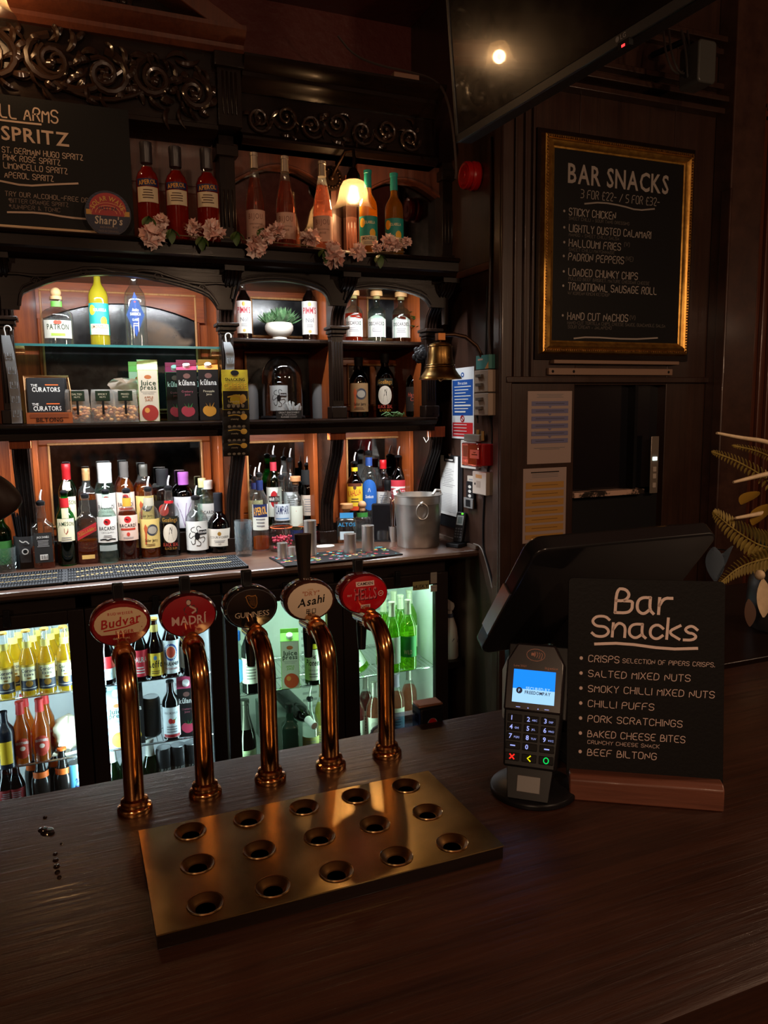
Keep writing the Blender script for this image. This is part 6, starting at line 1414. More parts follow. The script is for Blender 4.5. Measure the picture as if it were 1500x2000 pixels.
ts('limoncello_bottle', 'bright yellow limoncello bottle with teal label on the glass shelf', 187, 508, 41, 3.26, 'round', ZG + .0006, liq=(L_LEM, .86), cap=('foil', P('178e86', .5), .88), labels=[lab((.14, .50), P('178e86', .5), art_limon)])
ts('sambuca_bottle', 'clear faceted bottle with blue diamond label on the glass shelf', 259, 512, 44, 3.26, 'round', ZG + .0006, n=2.6, liq=(L_CLR, .6), cap=('screw', P('3a5a9a', .4), .90), labels=[lab((.12, .64), P('1c3f86', .5), art_samb, .74, 'diamond')])
# shelf below: biltong box, nut bags, cartons
ZMs = ZM + .0006
p = Vector((fx(95, 800, 3.14), 3.14, ZMs))
bx = thing('snack_box', 'open cardboard display box of black biltong packets on the middle shelf', 'box', p, face_cam(p) * .6 + .05)
KR = P('b88a5c', .7); w = .078
m = MB(); m.box(-w, w, -.045, .045, 0, .004, KR); m.box(-w, w, -.047, -.044, 0, .040, P('a8521c', .6)); m.box(-w, -w + .003, -.045, .045, 0, .12, KR); m.box(w - .003, w, -.045, .045, 0, .12, KR); m.box(-w, w, .042, .045, 0, .178, KR)
m.prism([(-.045, .12), (.045, .12), (.045, .178)], -w, -w + .003, KR, 'yz'); m.prism([(-.045, .12), (.045, .12), (.045, .178)], w - .003, w, KR, 'yz'); m.build('box', bx, smooth=0)
A = Art(); A.rect(0, .028, .13, .014, P('8a3f14', .6)); A.text('BILTONG', 0, .006, .015, P('1c0f08', .6), .09, True); m = MB(); A.emit(m, lambda u, v, k: (u, -.0475 - k, v), .0003, .0001); m.build('print', bx, fix=False)
for k, (dx, dy) in enumerate(((-.004, -.020), (.004, .004))):
    XM = Matrix.Translation((dx, dy, .006)) @ Matrix.Rotation(R_(-14 + 3 * k), 4, 'X')
    m = MB(); m.prism(rr(-.066, .066, 0, .165 - .0 * k, .004, 3), -.006, .006, P((.014, .014, .015), .45, bump=.3, bscale=30), 'xz', XM); pk = m.build('packet', bx, bevel=.003)
    if k == 0:
        A = Art()
        for z in (.118, .046): A.text('THE', -.040, z + .014, .009, WH, .022, True); A.rect(.02, z + .020, .045, .004, ORG); A.text('CURATORS', 0, z - .006, .017, WH, .095, True)
        m = MB(); A.emit(m, lambda u, v, kk: XM @ Vector((u, -.0062 - kk, v)), .0003, .0001); m.build('print', pk, fix=False)
def nutbag(label, px, Y, tx):
    p = Vector((fx(px, 800, Y), Y, ZMs)); t = thing('nut_bag', label, 'bag', p, face_cam(p), 'bags of nuts on the middle shelf')
    m = MB(); vs = []; nx, nz = 20, 10; rnd = random.Random(px)
    for j in range(nz + 1):
        f = j / nz
        for i in range(nx):
            a = 2 * PI * i / nx; q = cross(a, 4); rx = .046 * (1 - .12 * f) + rnd.uniform(-.0015, .0015); ry = .030 * (1 - .86 * f ** 2.2)
            vs.append((rx * q * math.cos(a), ry * q * math.sin(a), f * .118 + (.006 * math.sin(a * 2) * f)))
    fs = [(j * nx + i, j * nx + (i + 1) % nx, (j + 1) * nx + (i + 1) % nx, (j + 1) * nx + i) for j in range(nz) for i in range(nx)] + [tuple(range(nx)), tuple(nz * nx + i for i in range(nx))]
    m.add(vs, fs, LIQ('f2efe8', .26, 'fbf9f6')); m.build('bag', t, smooth=60)
    m = MB()
    for k in range(70):
        a = rnd.uniform(0, 6.3); q = math.sqrt(rnd.random()); m.ball((.039 * q * math.cos(a), .0245 * q * math.sin(a), .008 + .050 * rnd.random()), .0075, P(rnd.choice(('c98a48', 'd9a058', 'a8642c')), .6), 8, (1.2, 1, .9))
    tag(m.build('nuts', t), kind='stuff')
    m = MB(); m.prism([(-.026, .080), (.026, .080), (.026, .118), (-.026, .118)], -.026, -.0235, P('22301f', .6), 'xz'); m.prism([(-.004, .03), (.004, .03), (.004, .082), (-.004, .082)], -.0325, -.0305, P('14120f', .6), 'xz'); l_ = m.build('label', t)
    A = Art(); A.rect(0, .099, .050, .034, P('22301f', .6)); A.text(tx, 0, .102, .007, CR, .040); A.text('NUTS', 0, .092, .006, CR, .03); m = MB(); A.emit(m, lambda u, v, k: (u, -.0262 - k, v), .0002, .0001); m.build('lettering', l_, fix=False)
nutbag('clear bag of nuts with dark green label beside the biltong box', 152, 3.13, 'SALTED')
nutbag('clear bag of nuts with dark green label, middle of the three standing', 202, 3.13, 'SMOKY')
nutbag('clear bag of nuts with dark green label beside the apple juice carton', 246, 3.12, 'MIXED')
p = Vector((fx(243, 765, 3.20), 3.20, ZM + .118 + .0))
nb = thing('nut_bag', 'crumpled tied nut bag lying on top of the standing nut bags', 'bag', p, .2, 'bags of nuts on the middle shelf')
m = MB(); rnd = random.Random(1)
vs = []; nx, nz = 18, 8
for j in range(nz + 1):
    f = j / nz * PI
    for i in range(nx):
        a = 2 * PI * i / nx; s = math.sin(f) * (1 + .12 * math.sin(a * 5 + j)); vs.append((.058 * s * math.cos(a), .035 * s * math.sin(a), .024 - .024 * math.cos(f) + .006 * math.sin(a * 3)))
m.add(vs, [(j * nx + i, j * nx + (i + 1) % nx, (j + 1) * nx + (i + 1) % nx, (j + 1) * nx + i) for j in range(nz) for i in range(nx)], LIQ('ecdccc', .55, 'f4ece2')); m.build('bag', nb, smooth=50)
m = MB(); m.prism([(0, .03), (.018, .05), (.05, .046), (.02, .036), (0, .03), (-.02, .036), (-.05, .048), (-.016, .052)], -.036, -.033, LIQ('e0d0c0', .5, 'f4ece4'), 'xz'); m.build('tied_end', nb)
AJ = a_juice(P('a8302a', .5), P('a85a2a', .5), P('d9cdb6', .6))
carton('juice_carton', 'cream and green apple juice carton on the middle shelf beside nut bags', 290, 765, 3.15, ZMs, .076, .076, .238, P('8fae5c', .5), AJ, topm=P('c3cf9a', .5), cap=False)
carton('juice_carton', 'green juice carton standing just behind the cream apple carton', 272, 765, 3.28, ZMs, .074, .074, .238, P('8fae5c', .5), AJ, cap=False)
KB = P((.012, .011, .011), .4)
carton('juice_carton', 'black cranberry juice carton with pink gable top on the middle shelf', 366, 765, 3.17, ZMs, .078, .078, .240, KB, a_kul(P('9a2a3a', .5), GRN), topm=P('b83a5c', .5))
carton('juice_carton', 'black pineapple juice carton with orange gable top, next to the cheese strip', 408, 765, 3.16, ZMs, .078, .078, .242, KB, a_kul(P('c98a2a', .5), GOLD), topm=P('d98a3a', .5))
carton('juice_carton', 'black and green carton behind the pink topped cranberry carton', 343, 765, 3.26, ZMs, .074, .074, .235, P('5a7a4a', .5), a_kul(P('9a2a3a', .5), GRN), topm=P('b8345c', .5))
carton('juice_carton', 'black carton behind the orange topped pineapple carton', 392, 765, 3.29, ZMs, .074, .074, .238, KB, a_kul(P('c98a2a', .5), GOLD), topm=P('d98a3a', .5))
# clear hanging strips and the cheese snack strip
PLA = LIQ('dfe4e8', .7, 'e6ecf0')
def strip(label, px, y0, y1, hangbags=0, Y=3.03, lean=.0, w=.034):
    a = at(px, y0, Y=Y); b = at(px + lean, y1, Y=Y); t = thing('clip_strip', label, 'hanging strip', (a.x, Y, a.z), 0, None); o = (a.x, Y, a.z); Ln = a.z - b.z; dx = b.x - a.x
    m = MB(); m.tube([(0, .004, -.01)] + [(.007 - .011 * math.cos(q * PI / 6), .002, .022 + .011 * math.sin(q * PI / 6)) for q in range(8)], .0028, P('c9c9c6', .4), 8); m.build('hook', t)
    m = MB(); n = 16
    vs = []; 
    for i in range(n + 1):
        f = i / n; x = dx * f + .006 * math.sin(f * 3); ww = w / 2 * (.75 + .25 * min(1, f * 6)); yy = -.006 * math.sin(f * 5)
        vs += [(x - ww, yy, -Ln * f), (x + ww, yy, -Ln * f), (x + ww, yy + .0012, -Ln * f), (x - ww, yy + .0012, -Ln * f)]
    fs = []
    for i in range(n):
        for q in range(4): fs.append((i * 4 + q, i * 4 + (q + 1) % 4, i * 4 + 4 + (q + 1) % 4, i * 4 + 4 + q))
    m.add(vs, fs + [(0, 1, 2, 3), tuple(n * 4 + q for q in range(4))], PLA); s_ = m.build('strip', t, smooth=60)
    m = MB(); WT_ = P('9aa0a6', .4)
    for i in range(int(Ln / .05)):
        z = -.06 - i * .05; f = -z / Ln; x = dx * f + .006 * math.sin(f * 3); yy = -.006 * math.sin(f * 5) - .001
        if -z > Ln - .02: break
        m.tube([(x - .011, yy, z), (x - .011, yy, z - .022), (x + .011, yy, z - .022), (x + .011, yy, z)], .0011, WT_, 5); m.tube([(x - .005, yy, z), (x - .005, yy, z - .012), (x + .005, yy, z - .012), (x + .005, yy, z)], .0009, WT_, 5)
    m.build('tabs', s_)
    return t
strip('long clear plastic hanging strip with empty tabs on the first column', 11, 655, 827, lean=22)
strip('short clear plastic hanging strip above the yellow cheese snack packets', 443, 668, 722, lean=6)
YB = P('c9b41c', .4, bump=.3, bscale=40); BB = P((.016, .015, .014), .35, bump=.4, bscale=40)
Y = 3.015
for k, (y0, y1, px, hd) in enumerate(((722, 800, 459, 1), (748, 812, 460, 0), (782, 838, 461, 0), (814, 864, 461, 0), (844, 890, 461, 0))):
    a = at(px - 27, y0, Y=Y - .004 * (4 - k)); b = at(px + 27, y1, Y=Y - .004 * (4 - k)); yk = Y - .004 * (4 - k) 
    lbl = ('yellow topped cheese snack packet, uppermost on the hanging strip', 'black and yellow cheese snack packet, second down the hanging strip', 'black and yellow cheese snack packet, third down the hanging strip', 'black and yellow cheese snack packet, fourth down the hanging strip', 'black and yellow cheese snack packet, lowest on the hanging strip')[k]
    t = thing('cheese_snack_packet', lbl, 'snack packet', ((a.x + b.x) / 2, yk, b.z), 0, 'cheese snack packets on the strip'); w = (b.x - a.x) / 2; h = a.z - b.z
    m = MB(); n = 8; vs = []
    for j in range(n + 1):
        for i in range(n + 1):
            u, v = i / n * 2 - 1, j / n; d = .008 * (1 - u * u) * math.sin(PI * v) + .001; vs.append((u * w * (1 - .02 * math.sin(j * 9)), -d, v * h))
    vs += [(x, .002, z) for x, y, z in vs]; N1 = (n + 1) ** 2
    fs = [(j * (n + 1) + i, j * (n + 1) + i + 1, (j + 1) * (n + 1) + i + 1, (j + 1) * (n + 1) + i) for j in range(n) for i in range(n)]
    fs += [tuple(q + N1 for q in f_)[::-1] for f_ in fs]
    edge = list(range(n + 1)) + [(j + 1) * (n + 1) - 1 for j in range(1, n + 1)] + [n * (n + 1) + i for i in range(n - 1, -1, -1)] + [j * (n + 1) for j in range(n - 1, 0, -1)]
    for p_, q_ in zip(edge, edge[1:] + edge[:1]): fs.append((p_, q_, q_ + N1, p_ + N1))
    m.add(vs, fs, YB if hd else BB); m.build('bag', t, smooth=50)
    A = Art()
    if hd:
        A.rect(0, h * .24, 1.92 * w, h * .46, P((.016, .015, .014), .4)); A.oval(0, h * .92, w * .32, h * .07, K, 14); A.text('SNACKING', 0, h * .72, h * .075, K, 1.5 * w, True); A.text('CHEESE', 0, h * .53, h * .13, P('7a2a12', .5), 1.8 * w, True); A.text('CHEESE', -.001, h * .535, h * .13, YEL, 1.8 * w, True)
    zz = .30 if hd else .45
    A.line([(-w * .6, h * (zz + .02)), (-w * .1, h * (zz + .06)), (w * .4, h * zz)], h * .035, P('c9a42a', .5)); A.text('crunchy', -w * .15, h * (zz - .12), h * .06, CR, w * 1.2); A.oval(w * .55, h * (zz - .02), w * .26, h * .11, P('d9a83a', .5), 12)
    for q in range(4): A.oval(-w * .55 + q * w * .36, h * .10, w * .13, h * .05, P('8f8a7c', .5), 10)
    m = MB(); A.emit(m, lambda u, v, k_: (u, -.0012 - .008 * (1 - min(1, (u / w) ** 2)) * math.sin(PI * max(0, min(1, v / h))) - k_, v), .0006, .0001, .01); m.build('print', t, fix=False)
# ---------------------------------------------------------------- second bay
ZSs = ZS + .0004
def pimms(px, label):
    ts('fruit_cup_bottle', label, px, 545, 30, 3.30, 'std', ZSs, liq=(L_DRK, .82), cap=('foil', P('b8b0a4', .35, .4), .90), labels=[lab((.12, .64), P('cfccc6', .6), art_pimm)], group='dark fruit cup bottles with white labels')
pimms(474, 'dark fruit cup bottle with white label at the column end of the bay'); pimms(603, 'dark fruit cup bottle with white label beside the succulent')
p = Vector((fx(546, 665, 3.28), 3.28, ZSs))
pt = thing('succulent', 'green succulent in a white footed bowl on the short shelf', 'potted plant', p)
m = MB(); POTW = P('c9c3b8', .6, bump=.15, bscale=120)
m.sweep([(.0, .0), (.034, 0), (.034, .010), (.030, .018), (.050, .030), (.060, .048), (.060, .064), (.054, .076), (.050, .077), (.048, .070), (0, .066)], POTW, seg=36, cap=False); m.build('bowl', pt)
SUC = speckled('2c5a34', '86a878', 40, .35, .8, .45)
rnd = random.Random(6)
def sleaf(m, o, az, el, L, w):
    d = Vector((math.cos(az) * math.cos(el), math.sin(az) * math.cos(el), math.sin(el))); s = Vector((-math.sin(az), math.cos(az), 0)); nrm = d.cross(s)
    vs = []; n = 8
    for i in range(n + 1):
        f = i / n; ww = w * (math.sin(PI * min(1, f * .9 + .12)) ** .8) * (1 if f < .98 else .2); c = o + d * (L * f) + Vector((0, 0, .18 * L * f * f))
        vs += [c + s * ww - nrm * ww * .35, c + nrm * -.0006, c - s * ww - nrm * ww * .35, c + nrm * ww * .45]
    fs = [(i * 4 + q, i * 4 + (q + 1) % 4, i * 4 + 4 + (q + 1) % 4, i * 4 + 4 + q) for i in range(n) for q in range(4)] + [(n * 4, n * 4 + 1, n * 4 + 2, n * 4 + 3)]
    m.add(vs, fs, SUC)
m = MB()
for (ox, oy, s, cnt) in ((.012, -.004, 1.0, 34), (-.045, .0, .72, 20), (-.018, .01, .8, 18), (.042, .0, .75, 18)):
    for k in range(cnt):
        f = k / cnt; sleaf(m, Vector((ox, oy, .072)), k * 2.4, .25 + f * 1.1, .085 * s * (1 - .3 * f), .010 * s)
tag(m.build('leaves', pt, smooth=60), kind='stuff')
# bell jar with bottle, coral and plaque
p = Vector((fx(553, 815, 3.24), 3.24, ZMs)); po = tuple(p)
dm = thing('bell_jar', 'glass dome on a dark base on the middle shelf, covering a bottle display', 'bell jar', p)
m = MB(); m.sweep([(0, 0), (.094, 0), (.096, .006), (.092, .014), (0, .014)], BLACK, seg=36); m.build('base', dm)
m = MB(); m.sweep([(.086, .0145), (.086, .17)] + [(.086 * math.cos(t * PI / 20), .17 + .096 * math.sin(t * PI / 20)) for t in range(1, 10)] + [(.001, .266)], G('f4faff', 2.2), seg=40, cap=False); m.build('glass_dome', dm)
m = MB(); m.box(-.055, .055, -.098, -.092, .002, .036, P((.01, .01, .01), .4)); pq = m.build('plaque', dm)
A = Art(); A.text('GREAT DISCOVERY', 0, .024, .007, P('8f8a84', .5), .09, True); A.text('BY THE SEAFARERS', 0, .0155, .005, P('8f8a84', .5), .08); A.text('RUGGED COAST', 0, .006, .006, P('8f8a84', .5), .085, True); m = MB(); A.emit(m, lambda u, v, k: (u, -.0982 - k, v), .0002, .0001); m.build('lettering', pq, fix=False)
kb_ = make_bottle('rum_bottle', 'dark rum bottle with octopus label shut under the glass dome', 'bottle', p + Vector((-.012, .015, .0146)), .205, .040, glass=GDRK, liq=(L_DRK, .7), cap=('screw', K), labels=[lab((.10, .62), P('bdb9b2', .6), art_kraken, .95)])
COR = P('b8b2aa', .6)
co = thing('coral', 'pale grey branching coral piece under the glass dome', 'coral', p + Vector((.035, -.04, .0146)))
m = MB(); rnd = random.Random(12)
for k in range(16):
    a = rnd.uniform(0, 6.3); x, y = .028 * math.cos(a) * rnd.random(), .018 * math.sin(a); hh = rnd.uniform(.03, .062)
    m.tube([(x * .4, y * .4, 0), (x, y, hh * .5), (x * 1.3 + rnd.uniform(-.006, .006), y, hh), (x * 1.4, y, hh + .004)], [.006, .006, .0055, .002], COR, 8)
m.build('coral', co, smooth=60)
for px, l in ((489, 'dark grey pillar candle behind the cheese strip'), (625, 'dark grey pillar candle beside the glass dome')):
    q = Vector((fx(px, 790, 3.30), 3.30, ZMs)); t = thing('pillar_candle', l, 'candle', q, 0, 'dark pillar candles')
    m = MB(); m.sweep([(0, 0), (.034, 0), (.035, .15), (.030, .152), (.024, .146), (0, .145)], P((.10, .095, .095), .5), seg=24); m.build('wax', t); m = MB(); m.tube([(0, 0, .145), (.001, 0, .158)], .001, BLACK, 5); m.build('wick', t)
# ---------------------------------------------------------------- third bay
for px, yt, l, li in ((690, 571, 'vermouth bottle with red drink and white house shaped label, nearest the divider', L_RED), (735, 572, 'clear bottle with white house shaped label between two red ones', L_CLR), (783, 574, 'vermouth bottle with red drink and white house shaped label, beside the green leaves', L_DAMB)):
    p, h, r = by_px(px, None, yt, 34, ZSs, 3.27)
    make_bottle('vermouth_bottle', l, 'bottle', p, h * .93, r, 'squat', n=2.2, liq=(li, .62), cap=('cork', P('c99a62', .6)), labels=[lab((.12, .60), P('d2cdc8', .6), art_disc, 1.0, 'house')], group='white house-label bottles', glass=GAQUA)
p = Vector((fx(826, 660, 3.2), 3.22, ZSs))
lp = thing('leafy_sprig', 'small green leafy sprig in a black pot at the end of the short shelf', 'plant', p)
m = MB(); m.sweep([(0, 0), (.022, 0), (.026, .03), (.024, .03), (0, .026)], BLACK, seg=18); m.build('pot', lp)
LEAF = speckled('1f4a22', '4f8a3a', 30, .3, .8, .4)
def leaf2(m, o, d, L, w, mt=None, curl=.3):
    d = Vector(d).normalized(); s = d.cross(Vector((0, 0, 1))); s = s.normalized() if s.length > .05 else Vector((1, 0, 0)); n_ = s.cross(d); vs = []; n = 8
    for i in range(n + 1):
        f = i / n; ww = w * math.sin(PI * min(1, f * .96 + .02)) ** .75; c = Vector(o) + d * (L * f) - n_ * (curl * L * f * f)
        vs += [c + s * ww + n_ * ww * .25, c, c - s * ww + n_ * ww * .25, c - n_ * .0012]
    m.add(vs, [(i * 4 + q, i * 4 + (q + 1) % 4, i * 4 + 4 + (q + 1) % 4, i * 4 + 4 + q) for i in range(n) for q in range(4)], mt or LEAF)
m = MB(); rnd = random.Random(21)
for k in range(12):
    a = rnd.uniform(0, 6.3); z = .03 + k * .008; m.tube([(0, 0, .02), (.004 * math.cos(a), .004 * math.sin(a), z)], .0014, LEAF, 5); leaf2(m, (.004 * math.cos(a), .004 * math.sin(a), z), (math.cos(a), math.sin(a), .9), .055, .014)
m.build('leaves', lp, smooth=60)
p = Vector((fx(824, 680, 3.10), 3.10, 1.885))
rs = thing('black_rose', 'black artificial rose fixed to the end column under the leafy sprig', 'flower', p)
m = MB(); rnd = random.Random(5)
for k in range(26):
    a = k * 2.4; q = .006 + .030 * k / 26
    c = Vector((q * math.cos(a), -.022 + .02 * k / 26, q * math.sin(a))); m.ball(c, .016, BLACK, 8, (1, .35, 1))
m.build('petals', rs, smooth=60)
m = MB(); m.tube([(0, .0, -.02), (.004, .012, -.06), (.0, .018, -.10)], .003, BLACK, 6); m.build('stem', rs)
def mb_(name, label, px, yt, w, **k): p, h, r = by_px(px, None, yt, w, ZMs, 3.27); return make_bottle(name, label, 'bottle', p, h, r, glass=GDRK, **k)
mb_('rum_bottle', 'dark rum bottle with tan pin-up label in the third bay', 700, 700, 35, liq=(L_DRK, .75), cap=('screw', K), labels=[lab((.10, .58), P('8a6842', .6), art_sailor)])
mb_('rum_bottle', 'dark rum bottle with seal label, middle of the third bay', 751, 693, 35, liq=(L_DRK, .75), cap=('screw', K), labels=[lab((.08, .62), None, art_gos)])
mb_('rum_bottle', 'dark rum bottle with faint red lettered label in the corner of the third bay', 809, 708, 32, liq=(L_DRK, .75), cap=('screw', K), labels=[lab((.10, .55), P('2a211c', .5), art_havana)])
m = MB(); rnd = random.Random(14); p = Vector((fx(765, 805, 3.2), 3.17, ZMs))
tt = thing('twig_sprig', 'pale green trailing sprig lying on the shelf before the dark rum bottles', 'sprig', p)
for k in range(16):
    a = rnd.uniform(-1, 1); x0_ = rnd.uniform(-.05, .05); m.tube([(x0_, 0, .004), (x0_ + .02 * a, -.012, .012 + .012 * rnd.random()), (x0_ + .05 * a, -.008, .020 * rnd.random() + .003)], [.003, .0035, .0015], P('5f8a58', .5), 6)
m.build('stems', tt)
# ---------------------------------------------------------------- blossom garland along the top shelf
PET = [P(c_, .7) for c_ in ('f0d0c6', 'e6b8ac', 'f5dfd8')]; LF2 = P('3c5a20', .5)
def blossom(px, py, Y, s, label):
    c = at(px, py, Y=Y); t = thing('blossom', label, 'flower', c, 0, 'pale pink blossoms of the garland'); rnd = random.Random(px * 7 + py)
    m = MB(); R0 = s * .5
    for k in range(46):
        d = Vector((rnd.gauss(0, 1), rnd.gauss(0, 1) - .4, rnd.gauss(0, 1))).normalized(); L_ = rnd.uniform(.45, .7) * R0; o = d * R0 * rnd.uniform(.35, .62)
        s1 = d.orthogonal().normalized(); s2 = d.cross(s1); an = rnd.uniform(0, 6.3); u = s1 * math.cos(an) + s2 * math.sin(an); w_ = d.cross(u); vs = []
        for j in range(4):
            f = j / 3; ww = L_ * (.25 + .55 * f) if f < .9 else L_ * .62; b_ = o + (d * .55 + u * .75) * (L_ * f) + d * (L_ * .25 * f * f)
            vs += [b_ + w_ * ww + d * .003 * math.sin(j * 5), b_ + d * (-.003), b_ - w_ * ww + d * .003 * math.cos(j * 4), b_ - d * .0045]
        m.add(vs, [(j * 4 + q, j * 4 + (q + 1) % 4, j * 4 + 4 + (q + 1) % 4, j * 4 + 4 + q) for j in range(3) for q in range(4)] + [(12, 13, 14, 15)], PET[k % 3])
    m.build('petals', t, smooth=60)
    m = MB(); m.ball((0, 0, 0), R0 * .3, PET[1], 8); m.build('flower_core', t)
    return t
def vleaf(px, py, Y, label, s=.05):
    c = at(px, py, Y=Y); t = thing('garland_leaf', label, 'leaf', c, 0, 'green leaves of the garland'); m = MB(); rnd = random.Random(px)
    for k in range(3):
        a = -PI / 2 + (k - 1) * .9 + rnd.uniform(-.2, .2); leaf2(m, (0, 0, .005), (math.cos(a) * .9, -.4, math.sin(a)), s * (1 if k == 1 else .8), s * .28, LF2)
    m.build('leaf', t, smooth=60)
YF = 2.825
for px, py, Y, s, l in ((300, 462, YF, .085, 'pink blossom drooping in front of the first red aperitif bottle'), (315, 432, 2.86, .055, 'small pink blossom between the first two red aperitif bottles'), (378, 447, 2.86, .058, 'pink blossom before the third red aperitif bottle'), (418, 452, YF, .070, 'pink blossom hanging over the shelf edge beside the pilaster'),
                        (500, 482, YF, .075, 'large pink blossom hanging below the first rosé bottle'), (520, 463, YF, .055, 'pink blossom tucked above the large one by the first rosé bottle'), (541, 452, 2.87, .062, 'peach blossom between the first two rosé bottles'), (607, 463, 2.87, .070, 'peach blossom at the foot of the third rosé bottle'),
                        (653, 502, YF, .080, 'pale blossom hanging lowest, under the lamp'), (650, 484, YF, .05, 'small blossom just above the lowest hanging one'), (699, 493, YF, .058, 'peach blossom on the shelf edge under the limoncello bottle'), (735, 482, YF, .04, 'small peach blossom beside the green leaves near the limoncello'),
                        (757, 474, YF, .058, 'peach blossom in front of the clear standing limoncello bottle'), (772, 481, YF, .050, 'outermost blossom pair member at the limoncello foot'), (793, 474, 2.9, .04, 'last small blossom at the end of the garland')):
    blossom(px, py, Y, s, l)
for px, py, l in ((290, 425, 'green garland leaf on the first red aperitif bottle'), (395, 465, 'green garland leaf hanging under the third aperitif bottle'), (462, 455, 'green garland leaf just past the pilaster'), (514, 448, 'green garland leaf between the first two rosé bottles'), (634, 490, 'green garland leaf beside the lowest hanging blossom'), (742, 500, 'long green garland leaf hanging below the limoncello bottles'), (334, 450, 'dark green garland leaf under the middle aperitif bottle')):
    vleaf(px, py, YF, l)
m = MB(); pts = [at(px, py, Y=2.832) for px, py in ((270, 450), (330, 458), (380, 462), (430, 462), (480, 468), (540, 474), (600, 480), (660, 492), (700, 496), (740, 492), (790, 492))]
m.tube(pts, .0018, P('6a5a3a', .6), 6); tag(m.build('garland'), 'thin twisted stem of the blossom garland along the shelf nosing', 'garland')
# ---------------------------------------------------------------- spritz chalkboard and round beer badge on the top shelf
YB_ = 2.925
c0 = at(250, 216, Y=YB_); c1 = at(247, 447, Y=YB_ - .02); xl = -.72
cbd = thing('spritz_chalkboard', 'large black chalkboard of spritz drinks standing on the top shelf', 'chalkboard', ((xl + c0.x) / 2, YB_, ZT)); co_ = ((xl + c0.x) / 2, YB_, ZT)
zt = c0.z; zb = at(100, 440, Y=YB_).z
m = MB(); m.box(xl, c0.x, YB_ - .004, YB_ + .008, ZT, zt, CHK); bo2 = m.build('board', cbd, co_)
m = MB(); xr = at(195, 450, Y=YB_).x; m.box(xl, xr, YB_ - .012, YB_ - .004, ZT + .004, ZT + .022, P('c9a880', .35)); m.build('ledge_strip', bo2, co_, bevel=.002)
A = Art(); CH3 = P('c9b09c', .8); CH4 = P('7d6c62', .8)
def place(t, px0, px1, py, hpx, f, **k):
    a = at(px0, py, Y=YB_ - .005); b = at(px1, py, Y=YB_ - .005); h = at(px0, py - hpx, Y=YB_ - .005).z - a.z; f(t, a.x, a.z, h, b.x - a.x, **k)
ch = lambda mt_, wt: (lambda t, x, z, h, w, **k: A.chalk(t, x, z, h, mt_, w, wt))
tx = lambda mt_: (lambda t, x, z, h, w, **k: A.text(t, x, z, h, mt_, w, True, align='l'))
place('LL ARMS', 0, 112, 228, 25, ch(CH3, .12)); place('SPRITZ', 3, 135, 272, 27, tx(CH3))
for t, a_, b_, y_ in (('ST. GERMAIN HUGO SPRITZ', 4, 161, 297), ('PINK ROSÉ SPRITZ', 6, 117, 312), ('LIMONCELLO SPRITZ', 7, 131, 328), ('APEROL SPRITZ', 9, 104, 346)): place(t, a_, b_, y_, 11, ch(CH3, .12))
place('TRY OUR ALCOHOL-FREE DRINKS', 10, 195, 382, 9, ch(P('a08c7e', .8), .12)); place('BITTER ORANGE SPRITZ', 20, 133, 395, 8, ch(CH4, .12)); place('JUNIPER & TONIC', 22, 117, 407, 8, ch(CH4, .12))
def und(pts, w=.006): A.line([(at(x, y, Y=YB_).x, at(x, y, Y=YB_).z) for x, y in pts], w, CH3)
und([(0, 235), (40, 240), (80, 244)]); und([(0, 354), (50, 364), (100, 361), (152, 359)]); und([(15, 415), (80, 416), (130, 425), (178, 429)]); 
for x, y in ((19, 390), (20, 402)): q = at(x, y, Y=YB_); A.oval(q.x, q.z, .004, .004, CH4, 8)
m = MB(); A.emit(m, lambda u, v, k: (u - co_[0], -.0042 - k, v - co_[2]), .0003, .00001); m.build('lettering', bo2, fix=False, smooth=0)
Yr = 2.885; c = at(210, 402, Y=Yr); r = abs(at(255, 402, Y=Yr).x - at(165, 402, Y=Yr).x) / 2
bg_ = thing('beer_badge', 'round navy and red beer badge leaning before the spritz chalkboard', 'badge', (c.x, Yr, ZT), 0); zc = r + .0005
m = MB(); m.tube([(0, -.004, zc), (0, .006, zc)], r, P((.02, .022, .05), .4), 40); m.build('disc', bg_)
A = Art(); nv = P('121838', .5); A.oval(0, zc, r * .98, r * .98, P('1b2138', .5), 40)
for k in range(7): A.rect(0, zc + r * (.12 + .12 * k), 2 * r * math.sqrt(max(0, 1 - (.12 + .12 * k) ** 2)) * .95, r * .04, P('30385c', .5))
A.oval(0, zc + r * .18, r * .80, r * .72, P('b23030', .5), 36); A.rect(0, zc + r * .02, r * 1.88, r * .22, P('c9963c', .5)); A.oval(0, zc + r * .12, r * .74, r * .62, P('a82a2c', .5), 30)
for q in range(3): A.line([(r * (.70 - .16 * q) * math.cos(a * PI / 12), zc + r * .0 + r * (.46 - .12 * q) * math.sin(a * PI / 12)) for a in range(13)], r * .03, P('d98a5c', .5), 0)
A.poly([(-r * .86, zc - r * .10), (r * .86, zc - r * .10), (r * .93, zc - r * .3), (r * .6, zc - r * .76), (0, zc - r * .96), (-r * .6, zc - r * .76), (-r * .93, zc - r * .3)], nv)
A.text('SOLAR WAVE', 0, zc + r * .56, r * .20, P('d9a84a', .5), r * 1.5, True, arc=r * .62); A.text('HAZY IPA', 0, zc + r * .14, r * .15, nv, r * .8, True); A.text("Sharp's", 0, zc - r * .48, r * .34, P('c9b8a0', .5), r * 1.2, True, .12); A.text('BREWING CO', 0, zc - r * .66, r * .08, CH4, r * .8, True); A.text('MADE IN CORNWALL', 0, zc - r * .84, r * .10, CH4, r * .9)
m = MB(); A.emit(m, lambda u, v, k: (u, -.0042 - k, v), .0003, .0001); m.build('print', bg_, fix=False)
